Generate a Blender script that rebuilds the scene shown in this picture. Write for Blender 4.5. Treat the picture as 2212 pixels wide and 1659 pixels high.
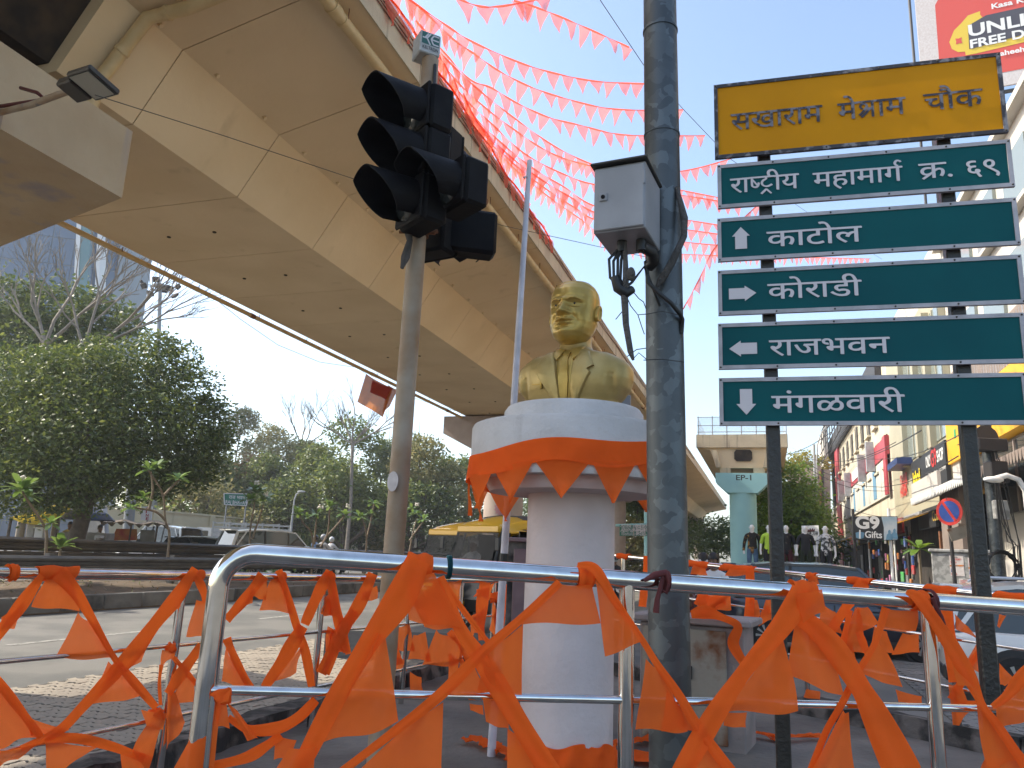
import bpy, math, random
from mathutils import Vector, Matrix, noise
random.seed(7)
R = math.radians
scene = bpy.context.scene
for o in list(bpy.data.objects): bpy.data.objects.remove(o)
C = scene.collection

# ------------------------------------------------------------------ camera
CAM_H, PITCH, ROLL, FPX = 1.6, R(12.5), math.atan(.042), 1661.0
FW, FH = 2212.0, 1659.0
cd = bpy.data.cameras.new('Camera'); cam = bpy.data.objects.new('Camera', cd); C.objects.link(cam)
cd.sensor_width = 36; cd.lens = 36 * FPX / FW; cd.clip_start = .05; cd.clip_end = 3000
cam.location = (0, 0, CAM_H)
cam.rotation_mode = 'QUATERNION'
cam.rotation_quaternion = (Matrix.Rotation(R(90) + PITCH, 3, 'X') @ Matrix.Rotation(ROLL, 3, 'Z')).to_quaternion()
scene.camera = cam

# ------------------------------------------------------------------ sky, sun, exposure
SUN_AZ, SUN_EL = R(-78), R(42)          # azimuth measured from +Y towards +X
w = bpy.data.worlds.new('World'); scene.world = w; w.use_nodes = True
nt = w.node_tree; bg = nt.nodes['Background']
sk = nt.nodes.new('ShaderNodeTexSky'); sk.sky_type = 'NISHITA'; sk.sun_disc = False
sk.sun_elevation = SUN_EL; sk.sun_rotation = SUN_AZ
sk.air_density = 1.0; sk.dust_density = 2.2; sk.ozone_density = 1.4; sk.altitude = 300
nt.links.new(sk.outputs[0], bg.inputs[0]); bg.inputs[1].default_value = .15
sl = bpy.data.lights.new('Sun', 'SUN'); sun = bpy.data.objects.new('Sun', sl); C.objects.link(sun)
sl.energy = 2.7; sl.angle = R(.5); sl.color = (1, .93, .82)
sdir = Vector((math.sin(SUN_AZ) * math.cos(SUN_EL), math.cos(SUN_AZ) * math.cos(SUN_EL), math.sin(SUN_EL)))
sun.rotation_euler = sdir.to_track_quat('Z', 'Y').to_euler(); sun.location = (0, 0, 60)
vs = scene.view_settings; vs.view_transform = 'Standard'; vs.look = 'None'; vs.exposure = 1.4; vs.gamma = 1
vs.use_white_balance = True; vs.white_balance_temperature = 6900; vs.white_balance_tint = 8
scene.cycles.max_bounces = 8; scene.cycles.transparent_max_bounces = 24
scene.cycles.use_denoising = True

# ------------------------------------------------------------------ where a measured direction meets the place
cosP, sinP, cosR, sinR = math.cos(PITCH), math.sin(PITCH), math.cos(ROLL), math.sin(ROLL)
def ray(u, v):
    x = (u - FW / 2) / FPX; y = -(v - FH / 2) / FPX
    xr = x * cosR - y * sinR; yr = x * sinR + y * cosR
    return Vector((xr, cosP - yr * sinP, sinP + yr * cosP))
EYE = Vector((0, 0, CAM_H))
def at(u, v, d):
    r = ray(u, v); return EYE + r * (d / r.y)
def onz(u, v, z):
    r = ray(u, v); return EYE + r * ((z - CAM_H) / r.z)
TH = R(18.4)
SV = Vector((math.sin(TH), math.cos(TH), 0)); TV = Vector((math.cos(TH), -math.sin(TH), 0))
def st(s, t, z=0): return SV * s + TV * t + Vector((0, 0, z))
def to_st(p): return p.dot(SV), p.dot(TV), p.z
def ont(u, v, t):
    r = ray(u, v); return EYE + r * (t / r.dot(TV))

# ------------------------------------------------------------------ mesh building
class MB:
    def __init__(s): s.v = []; s.f = []
    def add(s, vs, fs):
        n = len(s.v); s.v += [Vector(p) for p in vs]; s.f += [[i + n for i in f] for f in fs]; return s
    def box(s, lo, hi, M=None):
        x0, y0, z0 = lo; x1, y1, z1 = hi
        p = [Vector(q) for q in ((x0,y0,z0),(x1,y0,z0),(x1,y1,z0),(x0,y1,z0),(x0,y0,z1),(x1,y0,z1),(x1,y1,z1),(x0,y1,z1))]
        if M is not None: p = [M @ q for q in p]
        return s.add(p, [(0,3,2,1),(4,5,6,7),(0,1,5,4),(1,2,6,5),(2,3,7,6),(3,0,4,7)])
    def cbox(s, c, sz, M=None):
        c = Vector(c); h = Vector(sz) / 2
        return s.box(c - h, c + h, M)
    def bbox(s, lo, hi, b, M=None):
        """box with bevelled edges"""
        x0, y0, z0 = lo; x1, y1, z1 = hi
        pts = {}; vs = []
        for ix, X in enumerate((x0, x1)):
            for iy, Y in enumerate((y0, y1)):
                for iz, Z in enumerate((z0, z1)):
                    sx, sy, sz = (1, -1)[ix], (1, -1)[iy], (1, -1)[iz]
                    for k, d in enumerate(((0, sy*b, sz*b), (sx*b, 0, sz*b), (sx*b, sy*b, 0))):
                        pts[ix, iy, iz, k] = len(vs); vs.append(Vector((X + d[0], Y + d[1], Z + d[2])))
        f = []
        g = lambda *a: pts[a]
        for k, i in ((0, 0), (0, 1)): f.append([g(i,0,0,0), g(i,1,0,0), g(i,1,1,0), g(i,0,1,0)])
        for i in (0, 1): f.append([g(0,i,0,1), g(1,i,0,1), g(1,i,1,1), g(0,i,1,1)])
        for i in (0, 1): f.append([g(0,0,i,2), g(1,0,i,2), g(1,1,i,2), g(0,1,i,2)])
        for i in (0, 1):
            for j in (0, 1):
                f.append([g(i,j,0,0), g(i,j,1,0), g(i,j,1,1), g(i,j,0,1)])
                f.append([g(i,0,j,0), g(i,1,j,0), g(i,1,j,2), g(i,0,j,2)])
                f.append([g(0,i,j,1), g(1,i,j,1), g(1,i,j,2), g(0,i,j,2)])
        for i in (0, 1):
            for j in (0, 1):
                for k in (0, 1): f.append([g(i,j,k,0), g(i,j,k,1), g(i,j,k,2)])
        if M is not None: vs = [M @ q for q in vs]
        return s.add(vs, f)
    def prism(s, poly, a, b):
        """poly: list of 3D points, swept by the vector b-a"""
        d = Vector(b) - Vector(a); n = len(poly); p = [Vector(q) + Vector(a) for q in poly]
        return s.add(p + [q + d for q in p], [list(range(n))[::-1], list(range(n, 2*n))] + [(i, (i+1) % n, n + (i+1) % n, n + i) for i in range(n)])
    def sweep(s, secs, closed=True, caps=True):
        """secs: list of equally long rings"""
        n = len(secs[0]); vs = [p for r in secs for p in r]; f = []
        for i in range(len(secs) - 1):
            for j in range(n if closed else n - 1):
                k = (j + 1) % n; f.append((i*n + j, i*n + k, (i+1)*n + k, (i+1)*n + j))
        if caps and closed: f += [list(range(n))[::-1], [(len(secs)-1)*n + j for j in range(n)]]
        return s.add(vs, f)
    def tube(s, pts, r, n=10, caps=True):
        pts = [Vector(p) for p in pts]; rs = r if isinstance(r, (list, tuple)) else [r] * len(pts)
        secs = []; up = None
        for i, p in enumerate(pts):
            t = (pts[min(i+1, len(pts)-1)] - pts[max(i-1, 0)])
            if t.length < 1e-9: t = Vector((0, 0, 1))
            t.normalize()
            if up is None: up = t.orthogonal().normalized()
            else:
                up = up - t * up.dot(t)
                up = up.normalized() if up.length > 1e-6 else t.orthogonal().normalized()
            b = t.cross(up)
            secs.append([p + (up * math.cos(a) + b * math.sin(a)) * rs[i] for a in [2*math.pi*k/n for k in range(n)]])
        return s.sweep(secs, True, caps)
    def lathe(s, prof, n=32, M=None, caps=True):
        """prof: list of (radius, z)"""
        secs = [[Vector((r*math.cos(2*math.pi*k/n), r*math.sin(2*math.pi*k/n), z)) for k in range(n)] for r, z in prof]
        if M is not None: secs = [[M @ p for p in q] for q in secs]
        return s.sweep(secs, True, caps)
    def grid(s, fn, nu, nv):
        vs = [fn(i / nu, j / nv) for j in range(nv + 1) for i in range(nu + 1)]
        return s.add(vs, [(j*(nu+1)+i, j*(nu+1)+i+1, (j+1)*(nu+1)+i+1, (j+1)*(nu+1)+i) for j in range(nv) for i in range(nu)])
    def blob(s, c, r, n=10, m=7):
        c = Vector(c); r = Vector(r) if not isinstance(r, (int, float)) else Vector((r, r, r))
        secs = []
        for i in range(m + 1):
            a = -math.pi/2 + math.pi * min(max(i / m, .02), .98)
            secs.append([c + Vector((r.x*math.cos(a)*math.cos(b), r.y*math.cos(a)*math.sin(b), r.z*math.sin(a))) for b in [2*math.pi*k/n for k in range(n)]])
        return s.sweep(secs)

_IM = {}
def _link(name, me, parent):
    o = bpy.data.objects.new(name, me); C.objects.link(o)
    if parent is not None: o.parent = parent
    return o
def make_mesh(name, mb, mat, smooth=None):
    me = bpy.data.meshes.new(name); me.from_pydata(mb.v, [], mb.f)
    for m in (mat if isinstance(mat, (list, tuple)) else [mat]): me.materials.append(m)
    if smooth is not None:
        me.polygons.foreach_set('use_smooth', [True] * len(me.polygons))
        if smooth < 180: me.set_sharp_from_angle(angle=R(smooth))
    me.update(); return me
def tag(o, label=None, cat=None, group=None, kind=None):
    for k, v in (('label', label), ('category', cat), ('group', group), ('kind', kind)):
        if v: o[k] = v
    return o
def thing(name, label, cat, loc=(0, 0, 0), rz=0, group=None):
    o = bpy.data.objects.new(name, None); C.objects.link(o); o.empty_display_size = .2
    o.location = loc; o.rotation_euler = (0, 0, rz)
    _IM[o.name] = (Matrix.Translation(Vector(loc)) @ Matrix.Rotation(rz, 4, 'Z')).inverted()
    return tag(o, label, cat, group)
def part(name, mb, mat, parent, smooth=None, world=False, label=None):
    """a mesh under its thing; world=True: the vertices are in world space"""
    if world:
        r = parent
        while r.parent: r = r.parent
        im = _IM.get(r.name)
        if im is not None: mb.v = [im @ p for p in mb.v]
    o = _link(name, make_mesh(name, mb, mat, smooth), parent)
    if label: o['label'] = label
    return o
def solo(name, mb, mat, label, cat, smooth=None, group=None, kind=None, origin=None):
    if origin is not None:
        origin = Vector(origin); mb.v = [p - origin for p in mb.v]
    o = _link(name, make_mesh(name, mb, mat, smooth), None)
    if origin is not None: o.location = origin
    return tag(o, label, cat, group, kind)
def struct(name, mb, mat, smooth=None, parent=None):
    o = _link(name, make_mesh(name, mb, mat, smooth), parent); o['kind'] = 'structure'; return o
def copy_tree(o, parent=None, label=None):
    c = o.copy(); C.objects.link(c); c.parent = parent
    if label: c['label'] = label
    for ch in o.children: copy_tree(ch, c)
    return c

# ------------------------------------------------------------------ materials
def mat(name, col, rough=.6, metal=0, col2=None, scale=4, detail=6, bump=0, bscale=None, streak=None, spec=None, lo=.35, hi=.65,
        alpha=1, trans=0, coord='Object', extra=None, coat=0):
    m = bpy.data.materials.new(name); m.use_nodes = True; t = m.node_tree; n = t.nodes; L = t.links.new
    b = n['Principled BSDF']; b.inputs['Roughness'].default_value = rough; b.inputs['Metallic'].default_value = metal
    if spec is not None: b.inputs['Specular IOR Level'].default_value = spec
    if coat: b.inputs['Coat Weight'].default_value = coat; b.inputs['Coat Roughness'].default_value = .06
    b.inputs['Base Color'].default_value = (*col, 1); b.inputs['Alpha'].default_value = alpha
    tc = n.new('ShaderNodeTexCoord')
    src = tc.outputs[coord]
    last = None
    if col2 is not None:
        nz = n.new('ShaderNodeTexNoise'); nz.inputs['Scale'].default_value = scale; nz.inputs['Detail'].default_value = detail
        L(src, nz.inputs['Vector'])
        rp = n.new('ShaderNodeValToRGB'); rp.color_ramp.elements[0].position = lo; rp.color_ramp.elements[1].position = hi
        rp.color_ramp.elements[0].color = (*col, 1); rp.color_ramp.elements[1].color = (*col2, 1)
        L(nz.outputs['Fac'], rp.inputs[0]); last = rp.outputs[0]
    if streak is not None:   # (colour, horizontal frequency, vertical frequency, threshold) rain streaks
        c3, fh, fv, th = streak
        mp = n.new('ShaderNodeMapping'); mp.inputs['Scale'].default_value = (fh, fh, fv); L(src, mp.inputs[0])
        n2 = n.new('ShaderNodeTexNoise'); n2.inputs['Scale'].default_value = 1; n2.inputs['Detail'].default_value = 5; L(mp.outputs[0], n2.inputs['Vector'])
        r2 = n.new('ShaderNodeValToRGB'); r2.color_ramp.elements[0].position = th; r2.color_ramp.elements[1].position = min(th + .16, 1)
        L(n2.outputs['Fac'], r2.inputs[0])
        mx = n.new('ShaderNodeMix'); mx.data_type = 'RGBA'
        L(r2.outputs[0], mx.inputs['Factor'])
        if last is not None: L(last, mx.inputs['A'])
        else: mx.inputs['A'].default_value = (*col, 1)
        mx.inputs['B'].default_value = (*c3, 1); last = mx.outputs['Result']
    if last is not None: L(last, b.inputs['Base Color'])
    if bump:
        n3 = n.new('ShaderNodeTexNoise'); n3.inputs['Scale'].default_value = bscale or scale * 6; n3.inputs['Detail'].default_value = 8
        L(src, n3.inputs['Vector'])
        bp = n.new('ShaderNodeBump'); bp.inputs['Strength'].default_value = bump; bp.inputs['Distance'].default_value = .02
        L(n3.outputs['Fac'], bp.inputs['Height']); L(bp.outputs[0], b.inputs['Normal'])
    return m
def leafmat(name, c1, c2, trans=.35, rough=.5):
    m = bpy.data.materials.new(name); m.use_nodes = True; t = m.node_tree; n = t.nodes; L = t.links.new
    b = n['Principled BSDF']; out = n['Material Output']
    g = n.new('ShaderNodeNewGeometry'); rp = n.new('ShaderNodeValToRGB')
    rp.color_ramp.elements[0].color = (*c1, 1); rp.color_ramp.elements[1].color = (*c2, 1)
    L(g.outputs['Random Per Island'], rp.inputs[0]); L(rp.outputs[0], b.inputs['Base Color']); b.inputs['Roughness'].default_value = rough
    tr = n.new('ShaderNodeBsdfTranslucent'); hs = n.new('ShaderNodeHueSaturation'); hs.inputs['Value'].default_value = 1.7; hs.inputs['Hue'].default_value = .47
    L(rp.outputs[0], hs.inputs['Color']); L(hs.outputs[0], tr.inputs[0])
    mx = n.new('ShaderNodeMixShader'); mx.inputs[0].default_value = trans; L(b.outputs[0], mx.inputs[1]); L(tr.outputs[0], mx.inputs[2]); L(mx.outputs[0], out.inputs[0])
    return m
def clothmat(name, col, tcol, trans=.4, see=.15):
    m = bpy.data.materials.new(name); m.use_nodes = True; t = m.node_tree; n = t.nodes; L = t.links.new
    out = n['Material Output']; b = n['Principled BSDF']; b.inputs['Roughness'].default_value = .9; b.inputs['Specular IOR Level'].default_value = .15
    tc = n.new('ShaderNodeTexCoord'); nz = n.new('ShaderNodeTexNoise'); nz.inputs['Scale'].default_value = 6; nz.inputs['Detail'].default_value = 8
    L(tc.outputs['Object'], nz.inputs['Vector']); rp = n.new('ShaderNodeValToRGB')
    rp.color_ramp.elements[0].position = .3; rp.color_ramp.elements[1].position = .7
    rp.color_ramp.elements[0].color = (*[c * .88 for c in col], 1); rp.color_ramp.elements[1].color = (*col, 1)
    L(nz.outputs['Fac'], rp.inputs[0]); L(rp.outputs[0], b.inputs['Base Color'])
    n3 = n.new('ShaderNodeTexNoise'); n3.inputs['Scale'].default_value = 6; n3.inputs['Detail'].default_value = 2; L(tc.outputs['Object'], n3.inputs['Vector'])
    bp = n.new('ShaderNodeBump'); bp.inputs['Strength'].default_value = .6; bp.inputs['Distance'].default_value = .05; L(n3.outputs['Fac'], bp.inputs['Height']); L(bp.outputs[0], b.inputs['Normal'])
    tr = n.new('ShaderNodeBsdfTranslucent'); tr.inputs[0].default_value = (*tcol, 1); L(bp.outputs[0], tr.inputs['Normal'])
    mx = n.new('ShaderNodeMixShader'); mx.inputs[0].default_value = trans; L(b.outputs[0], mx.inputs[1]); L(tr.outputs[0], mx.inputs[2])
    tp = n.new('ShaderNodeBsdfTransparent'); m2 = n.new('ShaderNodeMixShader'); m2.inputs[0].default_value = see
    L(mx.outputs[0], m2.inputs[1]); L(tp.outputs[0], m2.inputs[2]); L(m2.outputs[0], out.inputs[0])
    return m
def glass(name, col, rough=.04):
    m = mat(name, col, rough); m.node_tree.nodes['Principled BSDF'].inputs['Specular IOR Level'].default_value = .8; return m

M = {}
M['cream'] = mat('cream_concrete', (.64, .485, .295), .8, col2=(.71, .55, .35), scale=.7, bump=.25, bscale=9, streak=((.50, .37, .22), 1.6, .3, .64), coord='Object')
M['cream_dirty'] = mat('stained_edge_concrete', (.56, .46, .31), .85, col2=(.47, .38, .26), scale=1.5, bump=.5, bscale=12, streak=((.14, .11, .09), 5, .35, .58))
M['joint'] = mat('dark_joint', (.05, .035, .02), .9)
M['dark_void'] = mat('dark_gap', (.02, .016, .013), .95, col2=(.06, .04, .025), scale=3)
M['pinkgrey'] = mat('grey_pink_cap', (.42, .34, .30), .85, col2=(.36, .29, .25), scale=2, bump=.3, streak=((.2, .16, .14), 5, .5, .62))
M['pvc'] = mat('cream_pipe', (.60, .44, .23), .5, col2=(.52, .37, .18), scale=5)
M['rust'] = mat('rust', (.14, .05, .02), .85, col2=(.25, .11, .05), scale=20)
M['asphalt'] = mat('asphalt', (.11, .11, .105), .88, col2=(.16, .155, .145), scale=.8, bump=.5, bscale=90, coord='Object', lo=.42, hi=.58, streak=((.06, .06, .058), .5, .5, .62))
M['dirtroad'] = mat('dusty_ground', (.16, .145, .12), .92, col2=(.10, .095, .085), scale=.9, bump=.4, bscale=40)
M['island'] = mat('worn_island_concrete', (.095, .085, .075), .9, col2=(.18, .165, .145), scale=1.6, bump=.7, bscale=18)
M['paver'] = mat('sandy_paver', (.33, .285, .23), .9, col2=(.24, .205, .17), scale=1.2, bump=.5, bscale=40, coord='Object')
M['paver2'] = mat('grey_paver', (.15, .15, .148), .9, col2=(.22, .215, .21), scale=1.2, bump=.5, bscale=40)
M['paverbed'] = mat('paver_joint_sand', (.06, .05, .042), .95)
M['kerb'] = mat('kerb_concrete', (.20, .19, .175), .9, col2=(.12, .11, .10), scale=2, bump=.6, bscale=20)
M['kerbdark'] = mat('broken_black_kerb', (.022, .02, .019), .9, col2=(.14, .12, .11), scale=5, bump=1, bscale=14, lo=.45, hi=.62)
M['soil'] = mat('dry_soil', (.13, .085, .05), .95, col2=(.07, .05, .03), scale=3, bump=1, bscale=14)
M['steel'] = mat('polished_steel', (.72, .71, .69), .09, 1, col2=(.55, .54, .52), scale=14, lo=.4, hi=.75)
M['galv'] = mat('galvanised_steel', (.10, .115, .125), .48, .75, col2=(.30, .33, .34), scale=9, detail=1.5, lo=.44, hi=.60, bump=.06)
# spangle pattern: flat crystal patches
def _galv(m):
    t = m.node_tree; n = t.nodes; L = t.links.new; b = n['Principled BSDF']
    tc = n.new('ShaderNodeTexCoord'); vo = n.new('ShaderNodeTexVoronoi'); vo.inputs['Scale'].default_value = 17
    nz = n.new('ShaderNodeTexNoise'); nz.inputs['Scale'].default_value = 14; ad = n.new('ShaderNodeVectorMath'); ad.operation = 'MULTIPLY_ADD'
    L(tc.outputs['Object'], nz.inputs['Vector']); L(nz.outputs['Color'], ad.inputs[0]); ad.inputs[1].default_value = (.09, .09, .09); L(tc.outputs['Object'], ad.inputs[2])
    L(ad.outputs[0], vo.inputs['Vector']); rp = n.new('ShaderNodeValToRGB')
    rp.color_ramp.elements[0].color = (.075, .083, .088, 1); rp.color_ramp.elements[1].color = (.125, .14, .147, 1); rp.color_ramp.elements[0].position = .35
    sp = n.new('ShaderNodeSeparateColor'); L(vo.outputs['Color'], sp.inputs[0]); L(sp.outputs[0], rp.inputs[0])
    L(rp.outputs[0], b.inputs['Base Color'])
_galv(M['galv'])
M['signalpole'] = mat('worn_pole_paint', (.35, .29, .22), .6, .1, col2=(.24, .145, .075), scale=3, detail=8, streak=((.13, .13, .14), 9, 1.2, .60), bump=.1)
M['white_pipe'] = mat('white_plastic_pipe', (.62, .60, .66), .5, col2=(.50, .48, .52), scale=8)
M['black'] = mat('black_housing', (.006, .005, .006), .6, col2=(.010, .009, .009), scale=6, bump=.1, spec=.12)
M['black_in'] = mat('black_inside', (.006, .006, .007), .6)
M['lens'] = glass('dark_lens', (.03, .035, .035), .12)
M['blackpost'] = mat('black_painted_post', (.014, .013, .012), .38, col2=(.022, .02, .017), scale=20, bump=.25, bscale=45)
M['green'] = mat('green_sign_sheet', (.001, .066, .078), .5, col2=(.0015, .092, .098), scale=1.6, lo=.3, hi=.75, spec=.12)
M['yellow'] = mat('yellow_sign_sheet', (.60, .255, .003), .5, col2=(.53, .22, .002), scale=2.5, spec=.12)
M['frame_grey'] = mat('sign_frame', (.40, .38, .40), .5, .2, col2=(.30, .29, .30), scale=12)
M['frame_black'] = mat('peeling_black_frame', (.03, .026, .03), .5, col2=(.22, .21, .22), scale=16, lo=.52, hi=.62)
M['sign_white'] = mat('sign_lettering', (.56, .53, .55), .4)
M['letter_black'] = mat('peeling_black_lettering', (.028, .022, .03), .5, col2=(.17, .16, .18), scale=22, lo=.47, hi=.56)
M['bolt'] = mat('bolt', (.06, .055, .05), .5, .6)
M['whitewash'] = mat('whitewashed_plaster', (.58, .56, .56), .85, col2=(.48, .46, .45), scale=3, bump=.35, bscale=30, streak=((.30, .28, .27), 6, .9, .64))
M['pinkwash'] = mat('pinkish_plaster', (.64, .55, .535), .85, col2=(.55, .47, .455), scale=3, bump=.3, bscale=26, streak=((.36, .31, .30), 5, .8, .66))
M['gold'] = mat('gold_paint', (.52, .345, .09), .34, .5, col2=(.38, .245, .055), scale=5, bump=.12, bscale=24)
M['gold_light'] = mat('gold_paint_matt', (.50, .36, .14), .44, .5, col2=(.40, .28, .095), scale=6, bump=.15, bscale=24)
M['eye_black'] = mat('painted_pupil', (.012, .01, .01), .2)
M['cloth'] = clothmat('orange_cloth', (1.0, .165, .025), (1.0, .22, .045), .42, .06)
M['band'] = clothmat('orange_band', (1.0, .142, .02), (1.0, .165, .022), .32, .0)
M['thin'] = clothmat('thin_red_orange_cloth', (.86, .15, .09), (.95, .20, .12), .55, .34)
M['thinband'] = clothmat('red_orange_cord_band', (.80, .10, .05), (.88, .13, .06), .4, .05)
M['maroon_cloth'] = mat('maroon_ribbon', (.075, .012, .012), .8, col2=(.12, .02, .018), scale=20)
M['box_grey'] = mat('grey_painted_box', (.30, .30, .315), .45, col2=(.24, .24, .25), scale=5, bump=.06)
M['cable'] = mat('black_cable', (.012, .012, .012), .5)
M['rag'] = mat('grey_rag', (.10, .09, .085), .95, col2=(.06, .055, .05), scale=12, bump=.8)
M['wire'] = mat('wire', (.03, .03, .03), .6)
M['palewire'] = mat('pale_wire', (.35, .36, .36), .5)
M['tealcord'] = mat('teal_cord', (.01, .13, .15), .6)
M['concrete_cab'] = mat('cabinet_concrete', (.30, .25, .24), .85, col2=(.22, .19, .18), scale=4, bump=.4)
M['rustpanel'] = mat('rusting_steel_door', (.30, .27, .22), .7, .1, col2=(.17, .06, .018), scale=3.2, detail=9, lo=.5, hi=.62, bump=.3)
M['granite'] = mat('pink_granite_panel', (.20, .125, .13), .35, col2=(.16, .10, .105), scale=8)
# ================================================================== the setting
def sheet(pts, z): return MB().add([Vector((p[0], p[1], z)) for p in pts], [list(range(len(pts)))])
struct('ground', sheet([(-900, -300), (900, -300), (900, 1500), (-900, 1500)], -.012), M['dirtroad'])
def boxst_(s0, s1, t0, t1, z0, z1): return MB().sweep([[st(s, t0, z0), st(s, t1, z0), st(s, t1, z1), st(s, t0, z1)] for s in (s0, s1)])
def st_rect(s0, s1, t0, t1): return [st(s0, t0), st(s0, t1), st(s1, t1), st(s1, t0)]
road = struct('road', sheet(st_rect(-40, 260, -14.2, -6.9), 0), M['asphalt'])
ZL = .35
struct('road', boxst_(-60, 260, -90, -18.9, -.02, ZL), M['asphalt'])
struct('road', sheet(st_rect(-40, 260, -4.0, 3.2), -.004), M['asphalt'])
# faded lane dashes on the carriageway
for i in range(9):
    part('lane_marking', sheet(st_rect(3 + i * 6, 5.6 + i * 6, -10.65, -10.53), .005), mat('faded_lane_paint', (.42, .41, .38), .8, col2=(.12, .12, .115), scale=9) if i == 0 else bpy.data.materials['faded_lane_paint'], road)

# interlocking zig-zag pavers: the nearest ones single, the rest as one part
def zig(l, wd, h):
    hx, hy, k = l / 2 * .965, wd / 2 * .93, wd * .16
    pl = [(-hx, -hy + k), (-hx / 3, -hy - k), (hx / 3, -hy + k), (hx, -hy - k), (hx + k * .3, 0), (hx, hy - k), (hx / 3, hy + k), (-hx / 3, hy - k), (-hx, hy + k), (-hx + k * .3, 0)]
    return [Vector((x, y, -h)) for x, y in pl], Vector((0, 0, h))
def paver_field(name, s0, s1, t0, t1, matn, inside, l=.225, wd=.125):
    bed = struct(name, sheet(st_rect(s0, s1, t0, t1), .001), M['paverbed'])
    pl, up = zig(l, wd, .05); proto = MB().prism(pl, (0, 0, 0), up); me = make_mesh('paver', proto, M[matn])
    cells = []
    ns, ntt = int((s1 - s0) / wd), int((t1 - t0) / l)
    for i in range(ns):
        for j in range(ntt):
            s = s0 + (i + .5) * wd; t = t0 + (j + .5 + (.5 if i % 2 else 0)) * l
            p = st(s, t)
            if t < t1 - l * .5 and inside(p): cells.append((p.length, p))
    cells.sort(key=lambda c: c[0]); rest = MB()
    for k, (d, p) in enumerate(cells):
        z = .016 + random.uniform(-.005, .005); tilt = random.uniform(-.012, .012)
        Mx = Matrix.Translation((p.x, p.y, z)) @ Matrix.Rotation(-TH + random.uniform(-.02, .02), 4, 'Z') @ Matrix.Rotation(tilt, 4, 'X')
        if k < 300:
            o = _link('paver', me, bed); o.matrix_local = Mx
        else: rest.add([Mx @ q for q in proto.v], proto.f)
    o = part('paver', rest, M[matn], bed); o['kind'] = 'stuff'
def vis(p, m=160):
    q = p - EYE; f = q.y * cosP + q.z * sinP
    if f < .3: return False
    y = -q.y * sinP + q.z * cosP; x = q.x / f; y /= f
    X = x * cosR + y * sinR; Y = -x * sinR + y * cosR
    return -m < FW / 2 + FPX * X < FW + m and FH / 2 - FPX * Y < FH + m
paver_field('paved_verge', 2.0, 15, -7.6, -4.05, 'paver', vis)
paver_field('pavement', 1.5, 17, 1.9, 5.9, 'paver2', lambda p: vis(p) and (p - Vector((4.75, 6.3, 0))).dot(Vector((.8, .6, 0))) > .12)

# the railed traffic island
corner = Vector((.45, 11.3, 0)); RA = Vector((2.17, 9.2, 0)); RB = Vector((4.2, 6.4, 0)); RD = (RB - RA).normalized()
RN = Vector((RD.y * -1, RD.x, 0)); RN = RN if RN.x > 0 else -RN
RE = RB + RD * 4.4
LT = -3.62
isl = [st(-4, LT - .22), st(9.9, LT - .22), corner + Vector((0, .35, 0)), RA + RN * .2, RE + RN * .2, Vector((7, -3, 0))]
island = struct('island', MB().prism([Vector((p.x, p.y, 0)) for p in isl], (0, 0, -.01), (0, 0, .2)), M['island'])
def kerb_run(a, b, n_, h, wd, matn, parent, seed):
    rnd = random.Random(seed); a, b = Vector(a), Vector(b); d = (b - a); L = d.length; d.normalize(); k = int(L / 1.0); q = Vector((-d.y, d.x, 0))
    for i in range(k):
        p0 = a + d * (L * i / k + .008); p1 = a + d * (L * (i + 1) / k - .008)
        mb = MB(); nn = 7; secs = []
        for j in range(nn + 1):
            c = p0.lerp(p1, j / nn); e = lambda z_: rnd.uniform(-1, 1) * z_
            secs.append([c + q * (wd/2 + e(.012)) + Vector((0, 0, -.02)), c - q * (wd/2 + e(.012)) + Vector((0, 0, -.02)),
                         c - q * (wd/2 - .01 + e(.02)) + Vector((0, 0, h * .55 + e(.02))), c - q * (wd/2 - .035 + e(.015)) + Vector((0, 0, h + e(.015))),
                         c + q * (wd/2 - .035 + e(.015)) + Vector((0, 0, h + e(.015))), c + q * (wd/2 - .01 + e(.02)) + Vector((0, 0, h * .55 + e(.02)))])
        mb.sweep(secs); o = part('kerb_stone', mb, M[matn], parent)
kerb_run(st(1.5, LT - .1), st(9.9, LT - .1), 8, .34, .26, 'kerbdark', island, 1)
kerb_run(RE - RN * .0, RA - RN * .0, 8, .36, .24, 'kerbdark', island, 2)
kerb_run(RA, corner, 3, .34, .24, 'kerbdark', island, 3)

# planted median: kerb stones, soil bank
med = struct('median', MB().sweep([[st(s, -14.25), st(s, -14.6, .30), st(s, -15.3, .46 + .05 * math.sin(s)), st(s, -16.6, .5), st(s, -18.7, .42), st(s, -19.1, 0)] for s in [x * 1.5 - 12 for x in range(140)]]), M['soil'])
M['kerb_black'] = mat('black_kerb_paint', (.05, .05, .05), .85, col2=(.14, .13, .12), scale=4, bump=.4)
for i in range(64):
    s0 = -4 + i * 1.15
    mb = MB().bbox((0, 0, 0), (1.12, .16, .36), .02, Matrix.Translation(st(s0, -14.28, -.01)) @ Matrix.Rotation(R(90) - TH, 4, 'Z'))
    part('kerb_stone', mb, M['kerb' if i % 5 else 'kerb_black'], med)
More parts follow.
